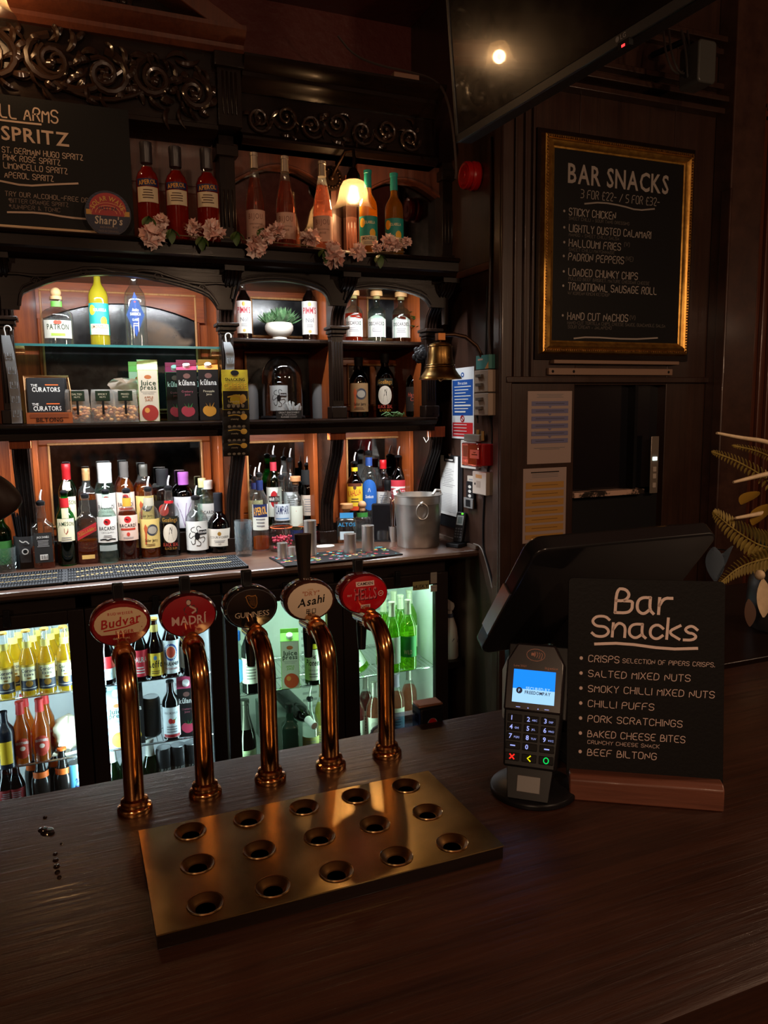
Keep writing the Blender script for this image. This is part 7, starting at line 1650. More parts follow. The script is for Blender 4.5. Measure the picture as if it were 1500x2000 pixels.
# ---------------------------------------------------------------- wall lamps
SHADE = None
def lamp(label, px, pyt, pyb, Y, wall_y, power):
    a = at(px, pyt, Y=Y); b = at(px, pyb, Y=Y); h = a.z - b.z; r = h * .64
    t = thing('wall_lamp', label, 'lamp', (a.x, wall_y, a.z + .05), 0, 'bell shaded wall lamps'); o = (a.x, wall_y, a.z + .05)
    x, y, z1 = a.x, Y, a.z
    AGED = P('2a1a0e', .35, .8)
    m = MB(); m.tube([(x - .05, wall_y, z1 + .035), (x - .05, wall_y - .014, z1 + .035)], .048, AGED, 24)
    for k in range(16): q = 2 * PI * k / 16; m.ball((x - .05 + .036 * math.cos(q), wall_y - .014, z1 + .035 + .036 * math.sin(q)), .007, AGED, 8)
    m.ball((x - .05, wall_y - .014, z1 + .035), .014, AGED, 10); m.build('rosette', t, o)
    m = MB(); m.tube([(x - .05, wall_y - .01, z1 + .035), (x - .045, wall_y - .05, z1 + .06), (x - .02, y + .03, z1 + .115), (x + .006, y + .01, z1 + .115), (x + .006, y, z1 + .08), (x, y, z1 + .03)], .007, AGED, 10); m.tube([(x, y, z1 + .045), (x, y, z1 + .02), (x, y, z1 - .004)], [.012, .026, .030], AGED, 18); m.build('arm', t, o)
    m = MB(); n = 48; prof = [(.028, 0), (.042, -.006), (.053, -.022), (.060, -.045), (.065, -.065), (.071, -.080), (.083, -.096), (.094, -.106)]; s = r / .088; sz = h / .118
    vs = []
    for i, (q, z) in enumerate(prof):
        for k in range(n):
            an = 2 * PI * k / n; rp = 1 + (.025 * math.cos(an * 7) if i >= 5 else 0) * (i - 4) / 3; zz = z - (.0035 * math.cos(an * 7) if i >= 6 else 0)
            vs.append((x + q * s * rp * math.cos(an), y + q * s * rp * math.sin(an), z1 + zz * sz))
    m.add(vs, [(i * n + k, i * n + (k + 1) % n, (i + 1) * n + (k + 1) % n, (i + 1) * n + k) for i in range(len(prof) - 1) for k in range(n)], FROST); m.build('shade', t, o, smooth=80)
    m = MB(); m.ball((x, y, z1 - h * .50), .011, EM((1, .74, .42), 50), 14, (1, 1, 1.25)); m.build('bulb', t, o)
    l = light('lamp_bulb', 'POINT', (x, y, z1 - h * .50), power, (1, .55, .24), .024)
    return t
m_, nt_, out_, N_ = new('frosted_glass')
tr = N_('ShaderNodeBsdfTranslucent'); tr.inputs[0].default_value = (.13, .105, .07, 1); tp = N_('ShaderNodeBsdfTransparent'); gl = N_('ShaderNodeBsdfGlossy'); gl.inputs['Roughness'].default_value = .25; gl.inputs[0].default_value = (.8, .8, .8, 1)
mx1 = N_('ShaderNodeMixShader'); mx1.inputs[0].default_value = .45; mx2 = N_('ShaderNodeMixShader'); mx2.inputs[0].default_value = .06
nt_.links.new(tr.outputs[0], mx1.inputs[1]); nt_.links.new(tp.outputs[0], mx1.inputs[2]); nt_.links.new(mx1.outputs[0], mx2.inputs[1]); nt_.links.new(gl.outputs[0], mx2.inputs[2]); nt_.links.new(mx2.outputs[0], out_.inputs[0])
FROST = m_
lamp('lit bell shaped frosted glass wall lamp over the blossom garland', 690, 352, 421, 2.97, 3.10, 7.5)
lamp('lit wall lamp at the top corner before the carved frieze', -24, -38, 36, 2.83, 3.0, 5.0)
m = MB(); x_ = at(686, 440, Y=3.1).x
m.box(x_ - .024, x_ + .024, 3.095, 3.13, ZT + .03, 2.60, PANEL); m.box(x_ - .038, x_ + .038, 3.08, 3.13, ZT, ZT + .03, PANEL)
for k in range(3): m.tube([(x_ - .014 + k * .014, 3.094, ZT + .06), (x_ - .014 + k * .014, 3.094, 2.42)], .0035, PANEL, 6)
bpart(m, 'pilaster', .003)
# ---------------------------------------------------------------- television hanging from the ceiling
Zt = 2.30; fa = at(893, 280, Z=Zt); ne = at(1225, 80, Z=Zt); dr = (ne - fa).normalized(); wtv = 1.16; htv = .66
far2 = fa
tv = thing('television', 'large black television hung from the ceiling, its face towards the bar', 'tv', (fa + dr * wtv / 2), 0); to = fa + dr * wtv / 2
nface = Vector((dr.y, -dr.x, 0)) ; nface = nface if nface.x < 0 else -nface
tl = R_(5.0); upv = (Vector((0, 0, 1)) * math.cos(tl) + nface * math.sin(tl)); nf = (nface * math.cos(tl) - Vector((0, 0, 1)) * math.sin(tl))
TVM = Matrix(((dr.x, nf.x, upv.x, fa.x), (dr.y, nf.y, upv.y, fa.y), (dr.z, nf.z, upv.z, fa.z), (0, 0, 0, 1)))
m = MB(); m.box(0, wtv, -.042, 0, 0, htv, P((.018, .018, .019), .38), TVM); b_ = m.build('housing', tv, to, bevel=.004)
m = MB(); m.box(.012, wtv - .012, .0, .0012, .020, htv - .012, speckled((.006, .005, .004), (.012, .009, .006), 6, .3, .8, .16, 0, 0, 1), TVM); m.build('screen', tv, to)
m = MB(); m.box(0, wtv, .0, .004, 0, .018, P((.05, .05, .05), .3), TVM); m.box(0, .010, 0, .004, 0, htv, P((.05, .05, .05), .3), TVM); bz_ = m.build('bezel', tv, to, bevel=.001)
m = MB(); m.box(wtv * .5 - .014, wtv * .5 + .014, -.004, .006, -.010, .002, BLACK, TVM); m.box(wtv * .5 - .004, wtv * .5 + .004, .004, .0068, -.0085, -.0045, EM('ff3030', 3), TVM); m.build('standby_light', tv, to)
A = Art(); A.oval(wtv * .5 - .016, .010, .0048, .0048, P('8a8a8a', .4), 14); A.text('LG', wtv * .5 - .008, .0065, .008, P('9a9a9a', .4), .016, True, align='l'); m = MB(); A.emit(m, lambda u, v, k: TVM @ Vector((u, .0042 + k, v)), .0003, .0001); m.build('emblem', tv, to, fix=False)
m = MB(); m.box(wtv * .4, wtv * .6, -.075, -.042, htv * .3, htv * .7, BLACK, TVM); q = TVM @ Vector((wtv * .5, -.06, htv * .5)); m.tube([q, (q.x + .02, q.y, 3.42)], .025, BLACK, 10); m.build('ceiling_mount', tv, to)
# ---------------------------------------------------------------- snack menu board in gilt frame
YW = WY; bx0, bx1 = at(1067, 255, Y=YW - .03), at(1359, 300, Y=YW - .03); bz0 = at(1052, 690, Y=YW - .03).z; xa, xb = at(1060, 480, Y=YW - .03).x, at(1351, 480, Y=YW - .03).x; za, zb = bz0, (bx0.z + bx1.z) / 2
mbd = thing('menu_board', 'tall chalkboard of bar snacks in a gilt moulded frame on the wall', 'menu board', ((xa + xb) / 2, YW - .02, za)); mo_ = ((xa + xb) / 2, YW - .02, za)
GILT = speckled((.36, .17, .03), (.78, .45, .10), 30, .3, .75, .30, .85, bump=.1); GILTD = speckled((.08, .03, .008), (.45, .22, .045), 90, .35, .75, .4, .7, bump=.4)
m = MB(); fwd = .052
m.box(xa - .018, xb + .018, YW - .012, YW - .001, za - .022, zb + .018, DARK)
for side in range(4):
    pr_ = [(0, 0), (.006, .020), (.012, .024), (.018, .018), (.030, .030), (.038, .026), (.046, .014), (.052, .012), (.052, 0)]
    horiz = side < 2
    vs = []; 
    for (d, hgt) in pr_:
        for e in (0, 1):
            if side == 0: vs.append((xa + d if e == 0 else xb - d, YW - .012 - hgt, za + d))
            if side == 1: vs.append((xa + d if e == 0 else xb - d, YW - .012 - hgt, zb - d))
            if side == 2: vs.append((xa + d, YW - .012 - hgt, za + d if e == 0 else zb - d))
            if side == 3: vs.append((xb - d, YW - .012 - hgt, za + d if e == 0 else zb - d))
    n = len(pr_); m.add(vs, [(2 * i, 2 * i + 1, 2 * i + 3, 2 * i + 2) for i in range(n - 1)], GILT)
for k in range(70):
    f = (k + .5) / 70
    for (x, z) in ((xa + .014 + (xb - xa - .028) * f, za + .014), (xa + .014 + (xb - xa - .028) * f, zb - .014), (xa + .014, za + .014 + (zb - za - .028) * f), (xb - .014, za + .014 + (zb - za - .028) * f)):
        m.box(x - .003, x + .003, YW - .0385, YW - .032, z - .003, z + .003, GILTD)
m.build('gilt_frame', mbd, mo_, smooth=30)
m = MB(); m.box(xa + .045, xb - .045, YW - .022, YW - .012, za + .045, zb - .045, P((.008, .008, .0085), .5)); bo3 = m.build('chalk_panel', mbd, mo_)
A = Art(); C5 = P('8f867e', .8); C6 = P('9c928a', .8); C7 = P('5c554f', .8); yb_ = YW - .022
def onb(px, py): q = at(px, py, Y=yb_); return q.x, q.z
def pl2(t, x0, y0, x1, hpx, mt_, wt=.12, plain=False, squeeze=None):
    a = onb(x0, y0); b = onb(x1, y0); h = onb(x0, y0 - hpx)[1] - a[1]
    if plain: A.text(t, a[0], a[1], h, mt_, b[0] - a[0], True, align='l')
    else: A.chalk(t, a[0], a[1], h, mt_, b[0] - a[0], wt, jit=.1)
pl2('BAR SNACKS', 1109, 356, 1306, 38, C6, plain=True)
pl2('3 FOR £22- / 5 FOR £32-', 1134, 386, 1288, 16, C5, .09)
A.line([onb(1142, 398), onb(1175, 395), onb(1215, 402), onb(1245, 411), onb(1278, 408)], .006, C5)
for t, x0, y, x1, sub, sx in (('STICKY CHICKEN', 1111, 420, 1202, 'SWEET CHILLI + SOUR TANG DRESSING', 1229), ('LIGHTLY DUSTED CALAMARI', 1111, 452, 1271, 'MANGO + SWEET CHILLI SALSA', 1209), ('HALLOUMI FRIES', 1111, 481, 1212, 'SWEET CHILLI MAYONNAISE', 1200), ('PADRON PEPPERS', 1110, 508, 1218, None, 0), ('LOADED CHUNKY CHIPS', 1110, 538, 1245, 'PULLED BEEF BRISKET, MATURE CHEDDAR CHEESE', 1268), ('TRADITIONAL SAUSAGE ROLL', 1109, 566, 1282, 'W/ KOREAN KIMCHI KETCHUP', 1190), ('HAND CUT NACHOS', 1108, 624, 1226, 'HAND-CUT TORTILLA CHIPS, CHEESE SAUCE, GUACAMOLE, SALSA', 1299)):
    pl2(t, x0, y, x1, 14, C6, .12); q = onb(x0 - 9, y - 8); A.oval(q[0], q[1], .005, .005, C6, 8)
    if sub: pl2(sub, x0, y + 9, sx, 6, C7, .13)
pl2('SOUR CREAM + JALAPENO', 1109, 641, 1194, 6, C7, .13); pl2('(V)', 1219, 482, 1229, 9, C7); pl2('(VE)', 1222, 510, 1236, 9, C7); pl2('(V)', 1230, 625, 1240, 9, C7)
A.line([onb(1121, 661), onb(1150, 658), onb(1230, 663), onb(1284, 660)], .006, C6)
m = MB(); A.emit(m, lambda u, v, k: (u - mo_[0], yb_ - mo_[1] - k, v - mo_[2]), .0004, .000004); m.build('lettering', bo3, fix=False, smooth=0)
# pale rails under the board
def wallbox(name, label, cat, x0, y0, x1, y1, d, mt_, Y=None, bevel=.002, **k):
    Yq = (Y or WY); a = at(x0, (y0 + y1) / 2, Y=Yq); b = at(x1, (y0 + y1) / 2, Y=Yq); za_ = at((x0 + x1) / 2, y1, Y=Yq).z; zb_ = at((x0 + x1) / 2, y0, Y=Yq).z
    t = thing(name, label, cat, ((a.x + b.x) / 2, Yq, za_)); m = MB(); w = (b.x - a.x) / 2
    m.box(-w, w, -d, -.0005, 0, zb_ - za_, mt_); m.build('body', t, bevel=bevel); return t, w, zb_ - za_
PR = P('8a6e5c', .5)
t, w, h = wallbox('wall_rail', 'pale painted rail just under the gilt menu board', 'rail', 1074, 705, 1317, 712, .03, PR)
t, w, h = wallbox('wall_rail', 'wider pale painted batten with screws, lower of the two under the board', 'rail', 1067, 720, 1308, 733, .018, PR)
m = MB()
for x in (-w * .94, -w * .62, w * .93): m.ball((x, -.018, h * .5), .006, K, 8, (1, .3, 1))
m.build('screws', t)
# laminated notices
def paper(name, label, pts, Y, mt_, art, d=.0015):
    (x0, y0), (x1, y1) = pts; a = at(x0, y1, Y=Y); b = at(x1, y0, Y=Y); za_, zb_ = a.z, at(x0, y0, Y=Y).z
    t = thing(name, label, 'notice', ((a.x + b.x) / 2, Y, za_)); w, h = (b.x - a.x) / 2, zb_ - za_
    m = MB(); m.box(-w, w, -d, -.0003, 0, h, mt_); m.build('sheet', t); A = Art(); art(A, w, h); m = MB(); A.emit(m, lambda u, v, k: (u, -d - k, v), .0003, .0001); m.build('print', t, fix=False); return t
PAP = P('a8948c', .35, coat=.5, name='laminated_paper')
def n1(A, w, h):
    for k in range(3): A.rect(0, h * (.955 - .02 * k), w * (1.2 - .15 * (k % 2)), h * .007, GRY)
    for k in range(6):
        y = h * (.83 - .103 * k); A.rect(0, y, 1.66 * w, h * .062, P('6c6c90', .6)); A.rect(0, y, 1.3 * w, h * .01, P('4a4a60', .6))
        if k < 5: A.poly([(-w * .08, y - h * .036), (w * .08, y - h * .036), (0, y - h * .062)], P('6c6c90', .6))
    for k in range(2): A.rect(0, h * (.22 - .018 * k), w * (1.4 - .5 * k), h * .006, GRY)
paper('laminated_notice', 'white laminated notice with a column of lilac boxes beside the dark hatch', ((1029, 764), (1117, 907)), WY, PAP, n1)
def n2(A, w, h):
    A.rect(0, h * .945, 1.3 * w, h * .014, K)
    for k in range(3): A.rect(0, h * (.92 - .02 * k), 1.2 * w, h * .006, GRY)
    for k in range(7): A.rect(0, h * (.77 - .115 * k), 1.76 * w, h * (.085 if k != 6 else .06), P('b0823c', .6)); A.rect(0, h * (.77 - .115 * k), 1.2 * w, h * .008, P('6a4a20', .6))
paper('laminated_notice', 'white laminated notice with orange table rows below the lilac one', ((1020, 916), (1106, 1062)), WY, PAP, n2)
# dark hatch doors with ledge and switch plate
hx = (DX0 + DX1) / 2; hz = at(1200, 962, Y=WY).z
ht = thing('service_hatch', 'black glazed service hatch in the wall below the menu board', 'hatch', (hx, WY + .05, .9)); ho = (hx, WY + .05, .9)
m = MB(); m.box(DX0, DX1, WY + .05, WY + .07, hz + .01, DZT, P((.006, .006, .008), .12, coat=1)); m.build('upper_pane', ht, ho)
m = MB(); m.box(DX0, DX1, WY + .035, WY + .055, .9, hz - .012, BLACKM); m.build('lower_door', ht, ho)
m = MB(); m.box(DX0, at(1255, 960, Y=WY).x, WY - .012, WY + .05, hz - .012, hz + .010, speckled((.02, .015, .012), (.55, .36, .27), 12, .45, .5, .4)); m.build('worn_sill', ht, ho, bevel=.002)
x = at(1243, 850, Y=WY).x; m = MB(); m.box(x - .008, x + .008, WY + .005, WY + .05, hz, DZT, BLACK); m.build('stile', ht, ho)
t, w, h = wallbox('switch_plate', 'narrow steel control plate with a lit white button beside the hatch', 'switch plate', 1269, 852, 1284, 963, .006, P('8f8478', .35, .5))
m = MB(); m.box(-.011, .011, -.009, -.006, h * .58, h * .64, EM((.75, .95, .9), 3)); m.build('lit_button', t)
m = MB()
for f in (.30, .42, .14): m.box(-.009, .009, -.009, -.006, h * f - .01, h * f + .012, P('b0a498', .4))
m.build('buttons', t, bevel=.001)
# ---------------------------------------------------------------- things on the return wall (faces -x)
def sidebox(name, label, cat, x0, y0, x1, y1, d, mt_, bevel=.003, art=None, col=None, dside=None):
    """x0 = far edge, x1 = near edge as seen"""
    a = at(x0, (y0 + y1) / 2, X=SX); b = at(x1, (y0 + y1) / 2, X=SX); c_ = (a.y + b.y) / 2; ym = (x0 + x1) / 2; zt_ = at(ym, y0, X=SX).z; zb_ = at(ym, y1, X=SX).z
    w = abs(a.y - b.y) / 2; h = zt_ - zb_; t = thing(name, label, cat, (SX - .0006, c_, zb_), -PI / 2)   # local -y looks to -x
    m = MB(); m.box(-w, w, -d, 0, 0, h, mt_); m.build('body', t, bevel=bevel)
    if art: A = Art(); art(A, w, h); m = MB(); A.emit(m, lambda u, v, k: (u, -d - k, v), .0003, .0001); m.build('print', t, fix=False)
    return t, w, h
def a_fire(A, w, h):
    A.rect(0, h * .58, 1.84 * w, h * .50, P('1c4a94', .5)); A.rect(0, h * .13, 1.84 * w, h * .20, P('c02026', .5)); A.text('Fire action', 0, h * .765, h * .04, WH, 1.1 * w, True); A.oval(0, h * .90, w * .14, h * .035, P('1c4a94', .5), 14); A.oval(0, h * .90, w * .06, h * .016, WH, 12)
    for k in range(9): A.rect(-w * .1 * (k % 3), h * (.735 - .044 * k), w * (1.5 - .25 * (k % 3)), h * (.012 if k not in (6, 8) else .02), WH)
    A.line([(w * .16 * math.cos(q * PI / 8), h * .285 + h * .04 * math.sin(q * PI / 8)) for q in range(17)], w * .05, RED, 0); A.line([(-w * .1, h * .31), (w * .1, h * .26)], w * .05, RED, 0)
    for k in range(4): A.rect(-w * .2, h * (.20 - .045 * k), w * 1.2, h * .010, WH)
sidebox('fire_action_sign', 'white, blue and red fire instruction sign behind the bell', 'sign', 884, 718, 927, 857, .003, P('d5d6d8', .4), .0005, a_fire)
# fire sounder
c = at(930, 345, X=SX)
fs_ = thing('fire_sounder', 'round red fire alarm sounder high on the wall by the back bar', 'alarm', (SX - .0005, c.y, c.z), -PI / 2)
FRED = P('b80f14', .35)
XR = Matrix.Rotation(PI / 2, 4, 'X')
m = MB(); m.sweep([(.056, .001), (.056, .02), (.050, .024), (.047, .034), (0, .034)], FRED, seg=36, xf=XR); m.build('base', fs_)
m = MB(); m.sweep([(.050, .034), (.054, .040), (.052, .054), (.047, .058), (.040, .054), (.036, .058), (.016, .058), (.014, .061), (0, .061)], FRED, seg=36, xf=XR); m.sweep([(.039, .0545), (.0375, .0565), (.036, .0545)], P('3a0608', .5), seg=30, xf=XR, cap=False); m.build('sounder_head', fs_)
# brass bell on bracket
c = at(867, 652, X=1.37)
SXb = 1.37; b0 = at(860, 668, X=SXb); by_, bz_ = b0.y, b0.z
BRB = speckled((.20, .10, .025), (.50, .30, .10), 12, .3, .75, .28, 1)
bl = thing('brass_bell', 'aged brass bell hanging from an iron wall bracket', 'bell', (SXb, by_, bz_))
hb = b0.z - at(866, 740, X=SXb).z; rb_ = abs(at(904, 738, Y=by_).x - at(829, 738, Y=by_).x) / 2
m = MB(); s = hb; R0 = rb_
m.sweep([(0, 0), (R0 * .30, -.01 * s), (R0 * .48, -.06 * s), (R0 * .54, -.14 * s), (R0 * .56, -.35 * s), (R0 * .62, -.58 * s), (R0 * .72, -.76 * s), (R0 * .86, -.88 * s), (R0 * .98, -.95 * s), (R0, -1.0 * s), (R0 * .94, -1.0 * s), (R0 * .7, -.86 * s), (R0 * .5, -.4 * s), (0, -.08 * s)], BRB, seg=44, cap=False)
for z in (-.12, -.62, -.68): m.sweep([(R0 * (.57 if z > -.3 else .665 + (-.62 - z) * .7), z * s - .002), (R0 * (.585 if z > -.3 else .69 + (-.62 - z) * .7), z * s), (R0 * (.57 if z > -.3 else .665 + (-.62 - z) * .7), z * s + .002)], BRB, seg=40, cap=False)
m.build('bell', bl)
m = MB(); m.tube([(0, 0, -.1 * s), (0, 0, -.92 * s)], .003, BRB, 8); m.ball((0, 0, -.98 * s), .011, BRB, 10); m.tube([(0, 0, -1.0 * s), (.002, 0, -1.08 * s)], .002, P('a8784a', .7), 6); m.build('clapper', bl)
IRON = P('3a2412', .4, .7)
m = MB(); m.tube([(0, 0, -.005), (0, 0, .008)], .005, IRON, 8); m.box(-.016, .016, -.014, .014, .006, .034, P('7a4a22', .35, .8))
m.tube([(.01, 0, .028), (.06, 0, .030), (.11, 0, .022), (.16, 0, -.012), (.19, -.0, -.06), (.222, -.0, -.085)], .0085, IRON, 10); m.box(SX - SXb - .012, SX - SXb - .001, -.02, .02, -.14, -.04, IRON); m.build('bracket', bl, bevel=.001)
# switch boxes, call point, thermostat, remote, clipboard
IV = P('9c8877', .45)
for y0, y1, l in ((722, 766, 'upper cream double switch box near the corner of the return wall'), (767, 811, 'lower cream double switch box near the corner of the return wall')):
    t, w, h = sidebox('switch_box', l, 'switch', 949, y0 + 1, 977, y1, .055, IV)
    for f in (.34, .74): m = MB(); m.box(-.024, .020, -.068, -.055, h * f - .006, h * f + .006, P('5a5048', .4)); m.build('rocker', t, bevel=.001)
t, w, h = sidebox('leaflet', 'teal leaflet tucked behind the switch boxes', 'leaflet', 951, 694, 976, 721, .05, P('3a7a74', .6), .0005, lambda A, w, h: (A.rect(-w * .3, h * .7, w * .8, h * .12, P('c9a08a', .5)), A.poly([(w * .4, 0), (w, 0), (w, h * .5)], P('c98a4a', .5))))
t, w, h = sidebox('thermostat', 'white thermostat panel with grey display beside the red call point', 'thermostat', 907, 860, 937, 915, .018, P('b9b4ad', .4), .003, lambda A, w, h: (A.rect(-w * .1, h * .62, w * 1.2, h * .40, P('5a625e', .3)), A.rect(-w * .1, h * .36, w * 1.2, h * .05, P('8a857e', .5)), [A.rect(-w * .6 + q * w * .45, h * .17, w * .25, h * .10, P('8a857e', .5)) for q in range(3)]))
t, w, h = sidebox('fire_call_point', 'red break glass fire alarm call point with clear cover', 'call point', 938, 866, 966, 908, .06, P('9a0d14', .3, coat=.5), .004, lambda A, w, h: (A.rect(0, h * .52, w * 1.3, h * .40, P('c9b8b4', .4)), A.rect(0, h * .5, w * .8, h * .06, K), A.poly([(-w * .3, h * .62), (w * .3, h * .62), (0, h * .56)], K)))
m = MB(); m.box(-w * 1.15, w * 1.15, -.085, -.060, -.004, h + .004, G('ffb0a8', 2.5, .1)); m.build('clear_cover', t, bevel=.006)
t, w, h = sidebox('fused_spur', 'white fused switch plate with orange sticker, below the call point', 'switch', 937, 921, 964, 965, .035, P('b5a79a', .45), .003, lambda A, w, h: (A.rect(-w * .05, h * .80, w * .9, h * .16, P('b07a3a', .6)), A.rect(-w * .1, h * .45, w * .6, h * .3, P('9a8a7c', .5)), A.oval(-w * .6, h * .45, w * .1, w * .1, K, 8)))
t, w, h = sidebox('wall_plate', 'small cream label plate above the wall remote control', 'plate', 916, 930, 935, 953, .008, P('a89c90', .5), .001, lambda A, w, h: A.rect(0, h * .7, w * 1.3, h * .12, GRY))
t, w, h = sidebox('remote_control', 'black remote control in a grey wall holder', 'remote', 915, 940, 930, 992, .012, BLACK, .003, lambda A, w, h: [A.oval(0, h * (.80 - .17 * q), w * .4, h * .06, P('b9b6b0', .5), 10) for q in range(3)])
m = MB(); m.prism([(-w * 1.15, 0), (w * 1.15, 0), (w * 1.2, h * .38), (-w * 1.2, h * .38)], -.020, -.013, P('6a6866', .4), 'xz'); m.prism([(-w * .6, h * .06), (w * .6, h * .06), (w * .6, h * .32), (-w * .6, h * .32)], -.0215, -.019, BLACK, 'xz'); m.build('holder', t, bevel=.002)
t, w, h = sidebox('clipboard', 'black clipboard with a printed white sheet hung beside the ice bucket', 'clipboard', 861, 889, 905, 1030, .005, BLACK, .001)
t.rotation_euler = (0, 0, -PI / 2)
def a_clip(A, w, h):
    A.rect(-w * .1, h * .58, 1.56 * w, h * .82, P('c3c2bf', .6)); A.rect(-w * .1, h * .50, 1.56 * w, h * .025, P('3f4a44', .5))
    for k in range(14): A.rect(-w * .1 - w * .1 * (k % 3), h * (.88 - .024 * k), w * (1.1 - .2 * (k % 4)), h * .006, P('6a6a6a', .6))
    for k in range(12): A.rect(-w * .1, h * (.465 - .022 * k), 1.4 * w, h * .004, P('8f8f98', .6))
A = Art(); a_clip(A, w, h); m = MB(); A.emit(m, lambda u, v, k: (u, -.0075 - k - .012 * max(0, .35 - v / h), v), .0003, .0001); m.build('sheet', t, fix=False)
m = MB(); m.box(-w * .45, w * .45, -.014, -.006, h * .95, h * .99, CHROME); m.tube([(-w * .4, -.013, h * .95), (-w * .4, -.014, h * .92), (w * .4, -.014, h * .92), (w * .4, -.013, h * .95)], .003, BLACK, 6); m.tube([(0, -.008, h * .985), (0, -.010, h * 1.02)], .006, CHROME, 8); m.build('clip', t)
# cables and keys on the return wall
def cable(label, pts, r=.0035, mt_=BLACK, name='wall_cable', cat='cable'):
    m = MB(); q = [at(x, y, X=SX - r - .0008) for x, y in pts]
    for _ in range(2): q = [q[0]] + [v for a, b in zip(q, q[1:]) for v in (a * .75 + b * .25, a * .25 + b * .75)] + [q[-1]]
    m.tube(q, r, mt_, 7); return tag(m.build(name, off=q[-1]), label, cat)
cable('black cable running from under the switch boxes down past the worktop end', [(957, 812), (962, 850), (958, 890), (948, 940), (944, 1000), (943, 1050), (944, 1075), (955, 1110), (965, 1150)])
cable('dark conduit running down the return wall to the switch boxes', [(958, 268), (960, 400), (957, 560), (955, 640), (958, 692)], .007, P((.04, .017, .010), .4), 'conduit', 'conduit')
cable('thin black cable clipped beside the conduit', [(951, 560), (950, 640), (948, 700), (949, 720)])
cable('pale cable trailing from the cordless phone over the worktop end', [(925, 1062), (938, 1066), (946, 1085), (953, 1110), (962, 1150)], .003, P('6a6058', .5))
c = at(934, 800, X=SX - .02)
ky = thing('key_bunch', 'bunch of keys hanging from a hook beside the fire sign', 'keys', (SX - .004, c.y, c.z), -PI / 2)
m = MB(); m.tube([(0, 0, .05), (0, -.02, .05), (0, -.022, .06)], .003, CHROME, 6); m.build('hook', ky)
m = MB(); rnd = random.Random(3); KM = P('6a5a42', .35, .9)
for k in range(5):
    a_ = -.3 + .15 * k; x, z = .02 * math.sin(a_), .03; m.tube([(x + .011 * math.cos(q * PI / 6), -.014 - .004 * k, z - .02 + .011 * math.sin(q * PI / 6)) for q in range(13)], .0025, KM, 5); m.box(x - .004, x + .004, -.016 - .004 * k, -.014 - .004 * k, z - .085 + .01 * k, z - .03, KM if k % 2 else BLACK)
m.tube([(.022 * math.cos(q * PI / 8), -.020, .035 + .018 * math.sin(q * PI / 8)) for q in range(17)], .0016, CHROME, 5); m.build('keys', ky)
t, w, h = sidebox('junction_box', 'small grey junction box with cable glands over the call point', 'junction box', 918, 848, 948, 862, .03, P('6a6055', .5), .003)
m = MB(); m.tube([(w * .5, -.015, h), (w * .5, -.015, h + .02)], .008, P('8a6a3a', .4, .6), 8); m.tube([(w * 1.1, -.015, h * .2), (w * 1.1, -.015, h + .015)], .008, P('8a6a3a', .4, .6), 8); m.build('gland', t)
# skirting strip along worktop
m = MB(); m.box(SX - .014, SX - .001, 2.86, BP, ZC, ZC + .014, P('5a4a40', .5)); tag(m.build('trim_3'), kind='structure')
# coat hook at the bay end
p = at(832, 858, Y=3.12); m = MB(); m.tube([p + Vector((.012, 0, .035)), p + Vector((.008, -.01, 0)), p + Vector((-.006, -.015, -.012)), p + Vector((-.016, -.01, .01))], .0022, P('c9c4bc', .4), 6); tag(m.build('hook', off=p), 'small white wire hook under the end of the middle shelf', 'hook')
# speaker or box by the ceiling and cables behind the television
p0 = at(1360, 110, Y=2.4); 
sp_ = thing('wall_speaker', 'grey box hanging near the ceiling beside the pillar', 'speaker', (p0.x, 2.4, p0.z - .06))
m = MB(); m.prism(rr(-.035, .05, -.05, .10, .015), -.05, .05, P((.055, .055, .05), .4), 'xz'); m.build('case', sp_, bevel=.006)
m = MB(); m.tube([(.0, .0, .09), (.0, .06, .14), (0, .24, .16)], .012, BLACK, 8); m.build('bracket', sp_)
rnd = random.Random(4); m = MB()
for k in range(5):
    q = [at(1300 + 12 * k + rnd.uniform(-8, 8), 60, Y=2.45), at(1310 + 12 * k + rnd.uniform(-12, 12), 110, Y=2.4), at(1322 + 10 * k, 150 + rnd.uniform(-10, 20), Y=2.4), at(1350 + 6 * k, 120, Y=2.45)]
    for _ in range(2): q = [q[0]] + [v for a, b in zip(q, q[1:]) for v in (a * .75 + b * .25, a * .25 + b * .75)] + [q[-1]]
    m.tube(q, .004, P((.03, .025, .022), .4), 6)
tag(m.build('hanging_cables'), 'tangle of dark cables hanging between television and pillar', 'cables', kind='stuff')
m = MB(); q = [at(660, 70, Y=3.2), at(690, 108, Y=3.2), at(740, 128, Y=3.15), at(800, 140, Y=3.1), at(850, 155, Y=3.0), at(872, 185, Y=2.9), at(885, 250, Y=2.85), at(892, 335, Y=2.85), at(889, 350, Y=2.85)]
for _ in range(2): q = [q[0]] + [v for a, b in zip(q, q[1:]) for v in (a * .75 + b * .25, a * .25 + b * .75)] + [q[-1]]
m.tube(q, .005, P((.05, .035, .03), .4), 6); tag(m.build('ceiling_cable'), 'sagging cable strung from the ceiling to the fire sounder', 'cable')
p = at(795, 181, Y=2.97); m = MB(); m.box(-.055, .055, -.02, .02, 0, .022, P('7a5a48', .5)); o_ = m.build('trunking', bevel=.003); o_.location = (p.x, 2.99, 2.951); tag(o_, 'short pale trunking piece lying on the cornice', 'trunking')
